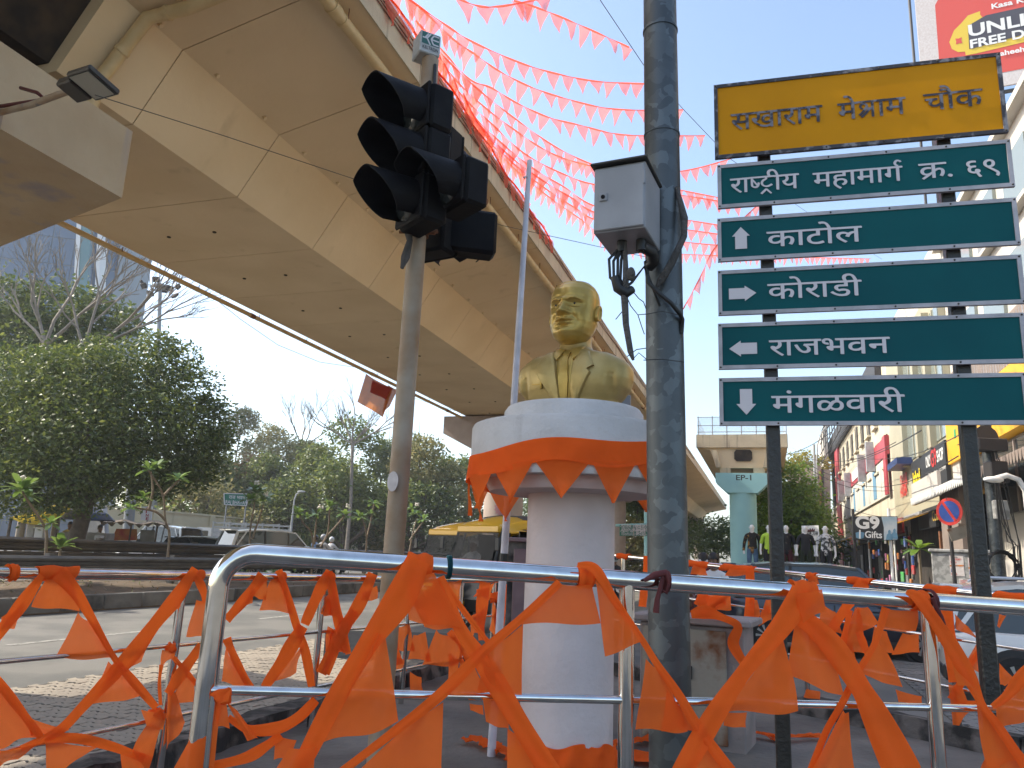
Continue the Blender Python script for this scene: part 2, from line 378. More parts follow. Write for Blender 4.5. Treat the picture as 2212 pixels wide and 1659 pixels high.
# dry litter, grass tufts on the bank
mb = MB(); rnd = random.Random(4)
for i in range(5200):
    s = rnd.uniform(2, 60); t = rnd.uniform(-18.5, -14.4); z = (.3 + .2 * min(1, (-14.5 - t) / .9)) if t < -14.5 else .28
    p = st(s, t, z); a = rnd.uniform(0, 6.28); l = rnd.uniform(.03, .11); d = Vector((math.cos(a), math.sin(a), rnd.uniform(-.1, .9))) * l; q = Vector((-math.sin(a), math.cos(a), 0)) * l * .22
    mb.add([p - q, p + q, p + d + q * .3, p + d - q * .3], [(0, 1, 2, 3)])
M['litter'] = leafmat('dry_leaf_litter', (.16, .10, .045), (.10, .13, .03), .2)
solo('leaf_litter', mb, M['litter'], 'dry leaves and weeds scattered over the soil of the median', 'leaf litter', kind='stuff')

# ================================================================== flyover
def segm(sec, s0, s1): return [[st(s, t, z) for t, z in sec] for s in (s0, s1)]
Z0 = 7.0
SEC = [(-11.42, 7.0), (-7.88, 7.0), (-7.23, 8.0), (-4.83, 8.55), (-4.83, 9.08), (-5.0, 9.10), (-5.12, 8.78), (-14.18, 8.78), (-14.3, 9.10), (-14.47, 9.08), (-14.47, 8.55), (-12.07, 8.0)]
CORE = [(-11.39, 7.03), (-7.91, 7.03), (-7.26, 8.04), (-4.86, 8.59), (-4.86, 9.04), (-5.02, 9.06), (-5.14, 8.74), (-14.16, 8.74), (-14.28, 9.06), (-14.44, 9.04), (-14.44, 8.59), (-12.04, 8.04)]
fly = thing('flyover', 'cream concrete box girder flyover sweeping overhead to the distance', 'flyover', st(30, -9.65))
SEG = 2.19; S0 = 5.01
segme = None
for i in range(46):
    s0 = S0 + i * SEG
    mb = MB().sweep(segm(SEC, (s0 if i else 6.0) + .008, s0 + SEG - .008))
    o = part('girder_segment', mb, M['cream'], fly, world=True)
    if i >= 1 and i < 40: pass
for a, b in ((6.06, S0 + 46 * SEG - .1),):
    part('joint_filler', MB().sweep(segm(CORE, a, b)), M['joint'], fly, world=True)
# the span that passes behind and over the camera
for i in range(6):
    s1 = 4.85 - i * SEG
    part('girder_segment', MB().sweep(segm(SEC, s1 - SEG + .008, s1)), M['cream'], fly, world=True)
part('expansion_gap', MB().sweep(segm([(t + (.12 if t < -9.6 else -.12), z + .1) for t, z in CORE], 4.7, 6.1)), M['dark_void'], fly, world=True)
# weathered outer face of the edge beam
for i in range(46):
    s0 = S0 + i * SEG
    s0 = max(s0, 6.0)
    part('edge_panel', MB().sweep([[st(s, -4.826, 8.53), st(s, -4.806, 8.53), st(s, -4.806, 9.11), st(s, -4.826, 9.11)] for s in (s0 + .012, S0 + (i + 1) * SEG - .012)]), M['cream_dirty'], fly, world=True)
# weep holes in the soffit
wh = MB()
for i in range(26):
    for t in (-10.2, -9.2):
        s = S0 + 1.1 + i * SEG; wh.lathe([(.036, 6.985), (.036, 6.998)], 10, Matrix.Translation(st(s, t, 0)))
part('weep_hole', wh, M['joint'], fly, world=True)['kind'] = 'stuff'
# stubs along the web/wing angle
sb = MB()
for i in range(26):
    p = st(S0 + .6 + i * SEG * .5, -7.18, 8.03); sb.tube([p, p + Vector((.0, -.0, -.05)) + TV * .05], .028, 8)
part('duct_stub', sb, M['cream'], fly, True, world=True)['kind'] = 'stuff'
# bundle of old cables clipped along the parapet
cb = MB()
for k in range(3):
    rr = random.Random(k); cb.tube([st(6 + i * .7, -4.79 + .01 * k, 8.86 + .05 * k + rr.uniform(-.035, .035)) for i in range(74)], .009, 5)
part('cable_bundle', cb, M['rust'], fly, world=True)

# drain pipes, clips and rods
def pipe(name, label, pts, r, step, hang):
    t_ = thing(name, label, 'drain pipe', pts[0])
    part('pipe', MB().tube(pts, r, 14), M['pvc'], t_, 60, world=True)
    L = 0
    for a, b in zip(pts[:-1], pts[1:]):
        a, b = Vector(a), Vector(b); d = (b - a); n = max(1, int(d.length / step)); dd = d.normalized()
        for i in range(n):
            p = a + d * ((i + .5) / n)
            part('clip', MB().tube([p - dd * .025, p + dd * .025], r * 1.12, 12), M['pvc'], t_, 60, world=True)
            if hang: part('hanger_rod', MB().tube([p + TV * r * 1.1, p + TV * r * 1.1 + Vector((0, 0, hang))], .008, 6), M['rust'], t_, world=True)
            if (i + int(L)) % 3 == 0: part('coupling', MB().tube([p - dd * .28, p - dd * .12], r * 1.18, 12), M['rust' if i % 2 else 'pvc'], t_, 60, world=True)
        L += 1
wp = lambda s, t: st(s, t, 8.0 + (t + 7.23) / 2.4 * .55 - .13)
pipe('drain_pipe', 'long cream drain pipe clipped under the right wing of the flyover', [wp(6.7, -5.1), wp(16, -5.1), wp(40, -5.1)], .085, 1.55, .22)
pipe('drain_pipe', 'cream downpipe bent round the web of the flyover onto the pier cap', [wp(6.6, -5.15), wp(6.55, -6.6), st(6.5, -7.15, 7.95), st(6.42, -7.72, 7.05), st(6.38, -7.78, 6.2)], .085, 1.0, 0)
pipe('drain_pipe', 'cream drain pipe along the far lower edge of the flyover soffit', [st(7.5, -11.5, 6.9), st(16, -11.5, 6.9), st(30, -11.5, 6.9)], .05, 1.9, .09)

# near pier with hammerhead cap
def boxst(s0, s1, t0, t1, z0, z1): return MB().sweep([[st(s, t0, z0), st(s, t1, z0), st(s, t1, z1), st(s, t0, z1)] for s in (s0, s1)])
pier = thing('flyover_pier', 'stained cream pier cap carrying a floodlight under the flyover joint', 'pier', st(5, -9.65))
part('cap', MB().sweep([[st(s + .28 * (-6.9 - t), t, z) for t, z in ((-13.2, 6.22), (-13.2, 5.9), (-11.2, 5.38), (-6.9, 5.40), (-6.9, 6.24))] for s, k in ((3.7, 0), (6.32, 0))]), mat('stained_cap', (.48, .37, .24), .85, col2=(.42, .31, .19), scale=1.2, bump=.4, bscale=14, streak=((.30, .26, .25), 2.2, .28, .54)), pier, world=True)
part('shaft', MB().lathe([(.95, 0), (.95, 5.5)], 32, Matrix.Translation(st(5.0, -11.4, 0))), M['cream'], pier, 60, world=True)
for t in (-8.6, -10.8):
    for s in (4.2, 6.0): part('bearing', boxst(s - .22, s + .22, t - .35, t + .35, 6.2, 7.0), M['dark_void'], pier, world=True)
# floodlight on a bracket at the cap
fl = thing('floodlight', 'grey square floodlight on an arm bolted to the near pier cap', 'floodlight', st(5.35, -6.9, 6.0))
A = at(88, 228, 6.45); A = st(to_st(A)[0], -6.9, A.z); B = at(165, 190, 5.9)
part('arm', MB().tube([A, A.lerp(B, .5) + Vector((0, 0, -.03)), B], .03, 10), M['signalpole'], fl, 60, world=True)
pm = Matrix.Translation(A) @ Matrix.Rotation(-TH, 4, 'Z'); part('base_plate', MB().box((-.012, -.10, -.09), (.012, .10, .09), pm), M['signalpole'], fl, world=True)
hd = (at(215, 175, 5.75) - B); fx = hd.normalized(); fy = (TV * .2 + Vector((.15, -.8, .1))).normalized(); fy = (fy - fx * fy.dot(fx)).normalized(); fz = fx.cross(fy)
fm = Matrix.Translation(B + hd * .1) @ Matrix((fx, fy, fz)).transposed().to_4x4()
part('driver_box', MB().bbox((-.14, -.11, -.03), (.06, .11, .05), .012, fm), M['bolt'], fl, world=True)
part('lamp_housing', MB().bbox((.05, -.15, -.025), (.36, .15, .03), .012, fm), M['bolt'], fl, world=True)
for sgn in (-1, 1): part('lamp_glass', MB().box((.08, -.125, sgn * .0335 - .003), (.33, .125, sgn * .0335 + .003), fm), mat('milky_lamp_glass', (.30, .29, .25), .25) if sgn < 0 else bpy.data.materials['milky_lamp_glass'], fl, world=True)
solo('red_cable', MB().tube([at(45, 190, 6.6), at(80, 200, 6.4), at(98, 215, 6.35), A + Vector((0, -.02, .06))], .018, 8), mat('red_conduit', (.09, .012, .012), .6), 'dark red cable drooping to the floodlight arm', 'cable', 60)

# far pier with cap, painted flower
pier2 = thing('flyover_pier', 'round grey flyover pier with a pink flower painted on it', 'pier', st(29.3, -9.9))
part('shaft', MB().lathe([(.78, 0), (.78, 5.6)], 40, Matrix.Translation(st(29.3, -9.9, 0))), M['pinkgrey'], pier2, 60, world=True)
part('cap', MB().sweep([[st(s, t, z) for t, z in ((-12.25, 6.95), (-12.25, 6.25), (-10.75, 5.5), (-9.0, 5.5), (-7.5, 6.25), (-7.5, 6.95))] for s in (28.3, 30.3)]), M['pinkgrey'], pier2, world=True)
M['flower'] = mat('painted_flower', (.42, .19, .22), .8)
fc = at(1073, 1088, 27.6); 
def on_pier(a, r):   # point on the shaft's surface, a: sideways metres, r: height
    c = st(29.3, -9.9, 0); base = math.atan2(fc.y - c.y, fc.x - c.x); an = base + a / .785
    return Vector((c.x + .789 * math.cos(an), c.y + .789 * math.sin(an), fc.z + r))
pet = MB()
for k in range(13):
    a = 2 * math.pi * k / 13; r1, r2 = (.06, .34)
    pl = [(r1, 0), (.2, .075), (r2, 0), (.2, -.075)]
    pet.add([on_pier(x * math.cos(a) - y * math.sin(a), x * math.sin(a) + y * math.cos(a)) for x, y in pl], [(0, 1, 2, 3)])
part('painted_flower', pet, M['flower'], pier2, world=True)
part('painted_flower_heart', MB().add([on_pier(.06 * math.cos(a), .06 * math.sin(a)) for a in [k * .523 for k in range(12)]], [list(range(12))]), mat('painted_heart', (.55, .33, .10), .8), pier2, world=True)
for k in range(3, 7):
    s = 29.3 + (k - 2) * 24
    pp = thing('flyover_pier', 'round concrete flyover pier standing beyond the rickshaws' if k == 3 else 'distant round flyover pier under the far spans', 'pier', st(s, -9.9), group='far flyover piers')
    part('shaft', MB().lathe([(.8, 0), (.8, 5.6)], 24, Matrix.Translation(st(s, -9.9, 0))), M['pinkgrey'], pp, 60, world=True)
    part('cap', MB().sweep([[st(q, t, z) for t, z in ((-12.25, 6.95), (-12.25, 6.25), (-10.75, 5.5), (-9.0, 5.5), (-7.5, 6.25), (-7.5, 6.95))] for q in (s - 1, s + 1)]), M['pinkgrey'], pp, world=True)

# second viaduct: starts at the pale blue pier
M['bluepier'] = mat('pale_blue_paint', (.27, .50, .52), .7, col2=(.30, .54, .55), scale=1.5, streak=((.09, .15, .15), 4, .5, .70), bump=.15)
ep = thing('viaduct', 'cream viaduct end with an octagonal hole and a wire fence on top', 'viaduct', st(41.8, -1.08))
tc = -1.08
def arc_t(s): return 0 if s < 60 else ((s - 60) ** 2) * .004
ES = [(-1.25 + .0, 6.5), (1.25, 6.5), (1.62, 7.45), (2.28, 7.55), (2.28, 8.22), (2.1, 8.22), (2.05, 7.95), (-2.05, 7.95), (-2.1, 8.22), (-2.28, 8.22), (-2.28, 7.55), (-1.62, 7.45)]
part('girder', MB().sweep([[st(s, tc + t + arc_t(s), z) for t, z in ES] for s in [41.8, 46, 50, 55, 60, 65, 70, 75, 80, 86, 92, 98, 106, 114]]), M['cream'], ep, world=True)
oc = [(.55, 6.98), (.55, 7.32), (.42, 7.45), (-.42, 7.45), (-.55, 7.32), (-.55, 6.98), (-.42, 6.85), (.42, 6.85)]
part('access_hole', MB().prism([st(0, tc + t * .82 + .08, z) for t, z in oc], st(41.72, 0), st(41.79, 0)), M['dark_void'], ep, world=True)
for sg in (-1, 1): part('web_rib', MB().sweep([[st(s, tc + sg * t, z) for t, z in ((1.3, 6.5), (1.52, 7.4), (1.25, 7.4), (1.05, 6.52))] for s in (41.55, 41.8)]), M['cream_dirty'], ep, world=True)
part('end_beam', boxst(41.62, 41.8, tc - 2.3, tc + 2.3, 7.56, 8.25), M['cream_dirty'], ep, world=True)
M['fence'] = mat('grey_fence_paint', (.30, .31, .32), .5)
for k in range(7): part('fence_post', MB().tube([st(41.7, tc - 2.2 + k * .74, 8.2), st(41.7, tc - 2.2 + k * .74, 9.25)], .028, 6), M['fence'], ep, world=True)
for z in (8.4, 8.75, 9.2): part('fence_rail', MB().tube([st(41.7, tc - 2.25, z), st(41.7, tc + 2.25, z)], .018, 6), M['fence'], ep, world=True)
mesh_m = mat('fence_mesh', (.45, .46, .48), .6, alpha=.35)
part('fence_mesh', MB().add([st(41.72, tc - 2.2, 8.3), st(41.72, tc + 2.2, 8.3), st(41.72, tc + 2.2, 9.2), st(41.72, tc - 2.2, 9.2)], [(0, 1, 2, 3)]), mesh_m, ep, world=True)
for sg in (-1, 1):
    part('side_fence', MB().add([st(41.8, tc + sg * 2.2, 8.2), st(60, tc + sg * 2.2, 8.2), st(60, tc + sg * 2.2, 9.2), st(41.8, tc + sg * 2.2, 9.2)], [(0, 1, 2, 3)]), mesh_m, ep, world=True)
def blue_pier(s, tcc, label, main):
    p = thing('viaduct_pier', label, 'pier', st(s, tcc))
    part('shaft', MB().lathe([(.68, 0), (.68, 5.3)], 36, Matrix.Translation(st(s, tcc, 0))), M['bluepier'], p, 60, world=True)
    part('cap', MB().sweep([[st(q, tcc + t, z) for t, z in ((-.75, 5.2), (.75, 5.2), (1.33, 5.75), (1.33, 6.22), (-1.33, 6.22), (-1.33, 5.75))] for q in (s - .7, s + .7)]), M['bluepier'], p, world=True)
    for sg in (-1, 1): part('bearing_block', boxst(s - .5, s + .5, tcc + sg * .85 - .28, tcc + sg * .85 + .28, 6.2, 6.52), M['cream_dirty'], p, world=True)
    return p
bp1 = blue_pier(42.3, tc, 'pale blue viaduct pier marked EP-1', True)
blue_pier(66, tc + .15, 'blue viaduct pier standing behind the EP-1 pier', False); blue_pier(90, tc + 3.6, 'farthest blue viaduct pier under the bend', False)
# ================================================================== lettering
_adv = {}
def _tm(body, bold=0):
    cu = bpy.data.curves.new('lettering', 'FONT'); cu.body = body; cu.size = 1; cu.offset = bold; cu.resolution_u = 4
    o = bpy.data.objects.new('lettering', cu); C.objects.link(o)
    me = bpy.data.meshes.new_from_object(o); bpy.data.objects.remove(o); bpy.data.curves.remove(cu)
    vs = [v.co.copy() for v in me.vertices]; fs = [list(p.vertices) for p in me.polygons]; bpy.data.meshes.remove(me)
    return vs, fs
def _maxx(vs): return max((v.x for v in vs), default=0)
def advance(ch):
    if ch not in _adv:
        m = '|'; _adv[ch] = _maxx(_tm(ch + m)[0]) - _maxx(_tm(m)[0])
    return _adv[ch]
def stroke(pts, wd):
    pts = [Vector((p[0], p[1], 0)) for p in pts]; L_, R_ = [], []
    for i, p in enumerate(pts):
        t = (pts[min(i+1, len(pts)-1)] - pts[max(i-1, 0)]).normalized(); n = Vector((-t.y, t.x, 0)) * wd / 2
        L_.append(p + n); R_.append(p - n)
    n = len(pts); return L_ + R_, [(i, i+1, n+i+1, n+i) for i in range(n - 1)]
def arc(cx, cy, rx, ry, a0, a1, n=12): return [(cx + rx * math.cos(R(a0 + (a1-a0)*i/n)), cy + ry * math.sin(R(a0 + (a1-a0)*i/n))) for i in range(n + 1)]
def write(body, bold=0, shaped=True):
    """flat lettering, size 1, start at x=0; every glyph a hair above the one before. Private marks: A=shra B=kra C=shtra D=rga"""
    mb = MB(); x = 0; k = 0
    if shaped:
        top = max(v.y for v in _tm('ा')[0]); sw = .062
    def put(vs, fs, dx):
        nonlocal k
        mb.add([v + Vector((dx, 0, .0006 * (k % 4))) for v in vs], fs); k += 1
        if shaped: mb.add([v + Vector((dx + .02, -.014, .0006 * (k % 4) + .0003)) for v in vs], fs)
    for ch in body:
        if shaped and ch in 'ABCD':
            bar = lambda w_: put(*stroke([(-.01, top - sw/2), (w_ + .01, top - sw/2)], sw), x)
            if ch == 'B':
                put(*_tm('क', bold), x); a = advance('क'); put(*stroke([(a * .46, .20), (a * .30, .09), (a * .12, -.02)], sw), x); x += a
            elif ch == 'A':   # shra
                w_ = .60; bar(w_)
                put(*stroke(arc(.20, top - .20, .10, .10, 250, -60) + [(.24, .30), (.13, .16), (.06, .10)], sw), x)
                put(*stroke([(.40, .34), (.25, .15), (.12, .02)], sw), x); put(*stroke([(.24, .33), (.46, .33)], sw * .8), x)
                put(*stroke([(w_ - .13, top), (w_ - .13, 0)], sw), x); x += w_
            elif ch == 'C':   # half sha + ta + ra below
                w_ = .34; put(*stroke([(-.01, top - sw/2), (w_ + .56, top - sw/2)], sw), x)
                put(*stroke([(.09, top), (.09, .30)] + arc(.20, .28, .11, .11, 180, 330, 8) + [(.33, .36)], sw), x); put(*stroke([(.10, top - .1), (.31, .20)], sw * .8), x)
                x += w_
                put(*stroke([(.24, top), (.24, top - .12)] + arc(.26, .33, .17, .155, 115, 300, 10) + [(.44, .25)], sw), x)
                put(*stroke([(.06, -.13), (.24, .06)], sw), x); put(*stroke([(.24, .06), (.40, -.13)], sw), x); x += .50
            elif ch == 'D':
                put(*_tm('ग', bold), x); a = advance('ग'); put(*stroke(arc(a * .80, top + .13, .09, .11, 20, 270), sw), x); x += a
            continue
        if ch != ' ':
            vs, fs = _tm(ch, bold); put(vs, fs, x)
        x += advance(ch) if ch != ' ' else .3
    return mb
def lettering(parent, body, org, xv, zv, h, mtl, width=None, bold=0, shaped=False, name='lettering', out=None):
    """write at org along xv, upright zv; h = height of a capital / of the head line; width stretches to fit"""
    mb = write(body, bold, shaped); xs = [v.x for v in mb.v]; x0, x1 = min(xs), max(xs)
    H = max(v.y for v in _tm('ा' if shaped else 'H')[0]); k = h / H; kx = (width / (x1 - x0)) if width else k
    xv, zv = Vector(xv).normalized(), Vector(zv).normalized(); nv = xv.cross(zv)
    mb.v = [Vector(org) + xv * ((v.x - x0) * kx) + zv * (v.y * k) + nv * (v.z + .003 + (out or 0)) for v in mb.v]
    return part(name, mb, mtl, parent, world=True)

class Pl:
    """a vertical plane through two points"""
    def __init__(s, a, b):
        s.a = Vector((a.x, a.y, 0)); d = Vector((b.x - a.x, b.y - a.y, 0)); s.d = d.normalized(); s.n = s.d.cross(Vector((0, 0, 1)))
        if s.n.dot(EYE - s.a) < 0: s.n = -s.n
    def pt(s, u, v, off=0):
        r = ray(u, v); q = s.a + s.n * off; return EYE + r * ((q - EYE).dot(s.n) / r.dot(s.n))
    def lx(s, p): return (p - s.a).dot(s.d)
    def P(s, x, z, off=0): return s.a + s.d * x + Vector((0, 0, z)) + s.n * off
c1 = lambda x, y: (.3792 * x, 1030.2 + .3792 * y)
c2 = lambda x, y: (704.9 + .3792 * x, 1030.2 + .3792 * y)
c3 = lambda x, y: (1453.1 + .3792 * x, 1030.2 + .3792 * y)

# ================================================================== road sign on two posts
SP = Pl(at(1550, 900, 4.2), at(2212, 900, 3.8))
s1 = lambda x, y: (1453.1 + .343 * x, .343 * y)
s2 = lambda x, y: (1453.1 + .343 * x, 488 + .343 * y)
sign = thing('road_sign', 'tall road sign on two black posts with one yellow and five green panels', 'road sign', SP.P(SP.lx(SP.pt(1690, 1500)), .2))
def post(uv0, uv1, top):
    a = SP.pt(*uv0, -.06); x = SP.lx(a); q = .036
    Mx = Matrix.Translation(SP.P(x, 0, -.075)) @ Matrix.Rotation(math.atan2(SP.d.y, SP.d.x), 4, 'Z')
    part('post', MB().bbox((-q, -q, .15), (q, q, top), .006, Mx), M['blackpost'], sign, world=True)
post((1672, 1000), 0, SP.pt(1660, 250).z); post((2098, 1000), 0, SP.pt(2040, 210).z)
panels = [('yellow_panel', s1(258, 540), s1(262, 1003), s1(2078, 500), 'yellow', 'frame_black'),
          ('green_panel', s1(280, 1043), s1(280, 1315), s1(2136, 1000), 'green', 'frame_grey'),
          ('green_panel', s1(280, 1380), s1(285, 1650), s1(2177, 1400), 'green', 'frame_grey'),
          ('green_panel', s2(283, 285), s2(285, 565), s2(2205, 300), 'green', 'frame_grey'),
          ('green_panel', s2(285, 618), s2(290, 905), s2(2225, 700), 'green', 'frame_grey'),
          ('green_panel', s2(290, 960), s2(297, 1258), s2(2240, 1100), 'green', 'frame_grey')]
for nm, tl, bl, rr, mt, fr in panels:
    x0 = SP.lx(SP.pt(*tl)); x1 = SP.lx(SP.pt(*rr)); z1 = SP.pt(*tl).z; z0 = SP.pt(*bl).z; b = .022
    pn = part(nm, MB().box((0, 0, 0), (1, 1, 1), Matrix.Identity(4)), M[mt], sign)
    pm = MB(); pm.add([SP.P(x, z, o) for o in (-.012, .0) for x, z in ((x0+.005, z0+.005), (x1-.005, z0+.005), (x1-.005, z1-.005), (x0+.005, z1-.005))], [(0,1,2,3),(4,5,6,7),(0,1,5,4),(1,2,6,5),(2,3,7,6),(3,0,4,7)])
    im = _IM[sign.name]; pn.data = make_mesh(nm, type('q', (), {'v': [im @ p for p in pm.v], 'f': pm.f}), M[mt])
    fm = MB()
    for xa, xb, za, zb in ((x0, x1, z0, z0 + b), (x0, x1, z1 - b, z1), (x0, x0 + b, z0 + b, z1 - b), (x1 - b, x1, z0 + b, z1 - b)):
        fm.add([SP.P(x, z, o) for o in (-.014, .007) for x, z in ((xa, za), (xb, za), (xb, zb), (xa, zb))], [(0,1,2,3),(4,5,6,7),(0,1,5,4),(1,2,6,5),(2,3,7,6),(3,0,4,7)])
    part('frame', fm, M[fr], pn, world=True)
    bt = MB(); nb = 6
    for i in range(nb):
        for z in (z0 + b / 2, z1 - b / 2): bt.blob(SP.P(x0 + b/2 + (x1 - x0 - b) * i / (nb - 1), z, .008), .0055, 8, 5)
    part('bolts', bt, M['bolt'], pn, 60, world=True)['kind'] = 'stuff'
def signtext(pt_l, pt_r, base, body, mtl):
    """pt_l, pt_r: left and right end of the head line; base: a point on the base line below pt_l"""
    a = SP.pt(*pt_l, .004); b_ = SP.pt(*pt_r, .004); z = SP.pt(*base, .004).z; xv = SP.d
    lettering(sign, body, Vector((a.x, a.y, z)), xv, (0, 0, 1), a.z - z, mtl, width=(b_ - a).dot(xv), shaped=True)
LB, LW = M['letter_black'], M['sign_white']
signtext(s1(365, 722), s1(942, 670), s1(365, 822), 'सखाराम', LB)
signtext(s1(1035, 655), s1(1465, 615), s1(1035, 758), 'मेAाम', LB)
signtext(s1(1575, 597), s1(1948, 560), s1(1575, 700), 'चौक', LB)
signtext(s1(360, 1128), s1(795, 1098), s1(360, 1218), 'राCीय', LW)
signtext(s1(880, 1092), s1(1445, 1045), s1(880, 1182), 'महामाD', LW)
signtext(s1(1545, 1035), s1(1755, 1020), s1(1545, 1128), 'B.', LW)
signtext(s1(1845, 1018), s1(2050, 1000), s1(1845, 1112), '६९', LW)
signtext(s1(590, 1462), s1(1190, 1415), s1(590, 1556), 'काटोल', LW)
signtext(s2(595, 368), s2(1188, 338), s2(595, 462), 'कोराडी', LW)
signtext(s2(605, 722), s2(1365, 692), s2(605, 818), 'राजभवन', LW)
signtext(s2(620, 1072), s2(1460, 1060), s2(620, 1176), 'मंगळवारी', LW)
def arrow(c, rot, L=.20, W=.13):
    o = SP.pt(*c, .006); pl = [(-.0325, -L/2), (.0325, -L/2), (.0325, L*.08), (W/2, L*.08), (0, L/2), (-W/2, L*.08), (-.0325, L*.08)]
    q = []
    for x, y in pl: q.append(o + SP.d * (x * math.cos(rot) - y * math.sin(rot)) + Vector((0, 0, x * math.sin(rot) + y * math.cos(rot))))
    part('arrow', MB().add(q, [list(range(7))]), LW, sign, world=True)
arrow(s1(430, 1498), 0, .135, .10); arrow(s2(440, 425), -R(90), .15, .092); arrow(s2(443, 772), R(90), .15, .092); arrow(s2(463, 1108), R(180), .145, .105)

# ================================================================== galvanised pole with junction box
pb = at(1447, 1500, 3.4); pole_xy = Vector((pb.x, pb.y, 0))
gp = thing('steel_pole', 'thick galvanised steel pole rising beside the pedestal', 'pole', pole_xy + Vector((0, 0, .2)))
lean = (at(1426, 30, 3.4) - at(1443, 1200, 3.4)); lean = lean / lean.z
ptz = lambda z, dx=0, dy=0: Vector((pb.x + dx, pb.y + dy, pb.z)) + lean * (z - pb.z)
part('shaft', MB().tube([ptz(.15), ptz(1.5), ptz(3), ptz(5), ptz(7.5)], [.090, .0875, .085, .081, .077], 40), M['galv'], gp, 60, world=True)
for z in (4.2, 3.62): part('band', MB().tube([ptz(z), ptz(z + .012)], .087, 32), M['galv'], gp, 60, world=True)
part('plate', MB().add([ptz(2.05) + Vector(((.086) * math.cos(a), .086 * math.sin(a), z)) for a, z in ((-1.75, 0), (-1.68, 0), (-1.68, .03), (-1.75, .03))], [(0, 1, 2, 3)]), M['sign_white'], gp, world=True)
fr_h = MB()
hc = at(1436, 1425, 3.30)
# box
JB = thing('junction_box', 'grey metal junction box with a small lock strapped to the steel pole', 'box', ptz(3.0))
jc = at(1356, 455, 3.22); jm = Matrix.Translation(jc) @ Matrix.Rotation(R(-24), 4, 'Z')
jw, jd, jh = .115, .14, .155
part('body', MB().bbox((-jw, -jd, -jh), (jw, jd, jh), .004, jm), M['box_grey'], JB, world=True)
part('door', MB().bbox((-jw + .004, -jd - .012, -jh + .006), (jw - .004, -jd - .001, jh - .012), .004, jm), M['box_grey'], JB, world=True)
part('rain_hood', MB().bbox((-jw - .012, -jd - .03, jh + .001), (jw + .012, jd, jh + .014), .004, jm), M['bolt'], JB, world=True)
lk = part('lock_plate', MB().bbox((-jw + .03, -jd - .020, -.015), (-jw + .065, -jd - .011, .022), .003, jm), M['box_grey'], JB, world=True)
part('keyhole', MB().lathe([(.009, 0), (.009, .004)], 14, jm @ Matrix.Translation((-jw + .0475, -jd - .020, .003)) @ Matrix.Rotation(R(90), 4, 'X')), M['black'], lk, world=True)
part('hinge', MB().tube([jm @ Vector((jw - .004, -jd - .008, jh - .05)), jm @ Vector((jw - .004, -jd - .008, jh - .11))], .006, 8), M['box_grey'], JB, world=True)
for px, py in ((-.02, -.02), (.065, -.01)): part('cable_gland', MB().tube([jm @ Vector((px, py, -jh)), jm @ Vector((px, py, -jh - .05))], .022, 12), M['cable'], JB, 60, world=True)
g1 = jm @ Vector((-.02, -.02, -jh - .03)); g2 = jm @ Vector((.065, -.01, -jh - .03))
cab = thing('cable_bundle', 'black cables looping out below the junction box and taped together', 'cables', g1)
low = at(1345, 625, 3.2)
for k, (du, dv) in enumerate(((-12, 0), (-4, 4), (4, -3), (10, 2))):
    part('cable', MB().tube([g1 + Vector((.006 * k - .01, 0, 0)), at(1330 + du * 1.2, 560 + dv, 3.2), at(1330 + du, 600 + dv, 3.2), low + Vector((.002 * k, 0, 0)), at(1365, 610, 3.22), at(1392, 575, 3.27), ptz(2.72) + Vector((-.03, -.07, 0))], .0065, 8), M['cable'], cab, 60, world=True)
part('tape_wrap', MB().tube([at(1328, 598, 3.19), at(1335, 622, 3.19), at(1352, 634, 3.19), at(1366, 625, 3.2)], [.02, .024, .026, .018], 10), M['cable'], cab, 60, world=True)
part('conduit', MB().tube([g2, at(1409, 545, 3.24), at(1412, 566, 3.27), at(1402, 575, 3.3)], .026, 12), M['cable'], cab, 60, world=True)
rg = thing('rag', 'long frayed grey rag hanging down from the taped cables', 'rag', low)
part('strip', MB().tube([at(1350, 520, 3.2), at(1352, 600, 3.18), at(1349, 640, 3.19), at(1352, 700, 3.2), at(1362, 760, 3.2), at(1368, 778, 3.2)], [.008, .014, .016, .014, .013, .006], 8), M['rag'], rg, 60, world=True)
part('knot', MB().blob(at(1363, 592, 3.17), (.02, .018, .032), 10, 8), M['rag'], rg, 60, world=True)
solo('rag', MB().tube([at(1462, 405, 3.33), at(1478, 470, 3.3), at(1478, 510, 3.28), at(1450, 570, 3.27), at(1428, 605, 3.28), at(1418, 620, 3.29)], [.01, .018, .014, .017, .018, .006], 8), M['rag'], 'torn grey cloth strip wound round the steel pole', 'rag', 60)
solo('cable', MB().tube([at(1395, 565, 3.3), at(1400, 610, 3.28), at(1425, 635, 3.28), at(1450, 655, 3.28), at(1470, 680, 3.3), at(1474, 690, 3.33), at(1472, 720, 3.34)], .010, 8), M['cable'], 'black cable slung round the steel pole below the rag', 'cable', 60)
for k, pts in enumerate(([(1366, 628), (1380, 645), (1390, 652), (1396, 668)], [(1352, 636), (1362, 660), (1378, 680), (1400, 678), (1430, 672), (1465, 680)], [(1378, 680), (1386, 705), (1392, 722)], [(1330, 690), (1345, 672)], [(1355, 770), (1375, 755), (1396, 752)], [(1365, 778), (1380, 762), (1396, 776)], [(1390, 778), (1430, 776), (1478, 782)])):
    solo('loose_wire', MB().tube([at(u, v, 3.28 if u < 1400 else 3.29) for u, v in pts], .0022, 5), M['wire'], 'thin loose wire curling beside the galvanised steel pole', 'wire', group='loose wires at the steel pole')

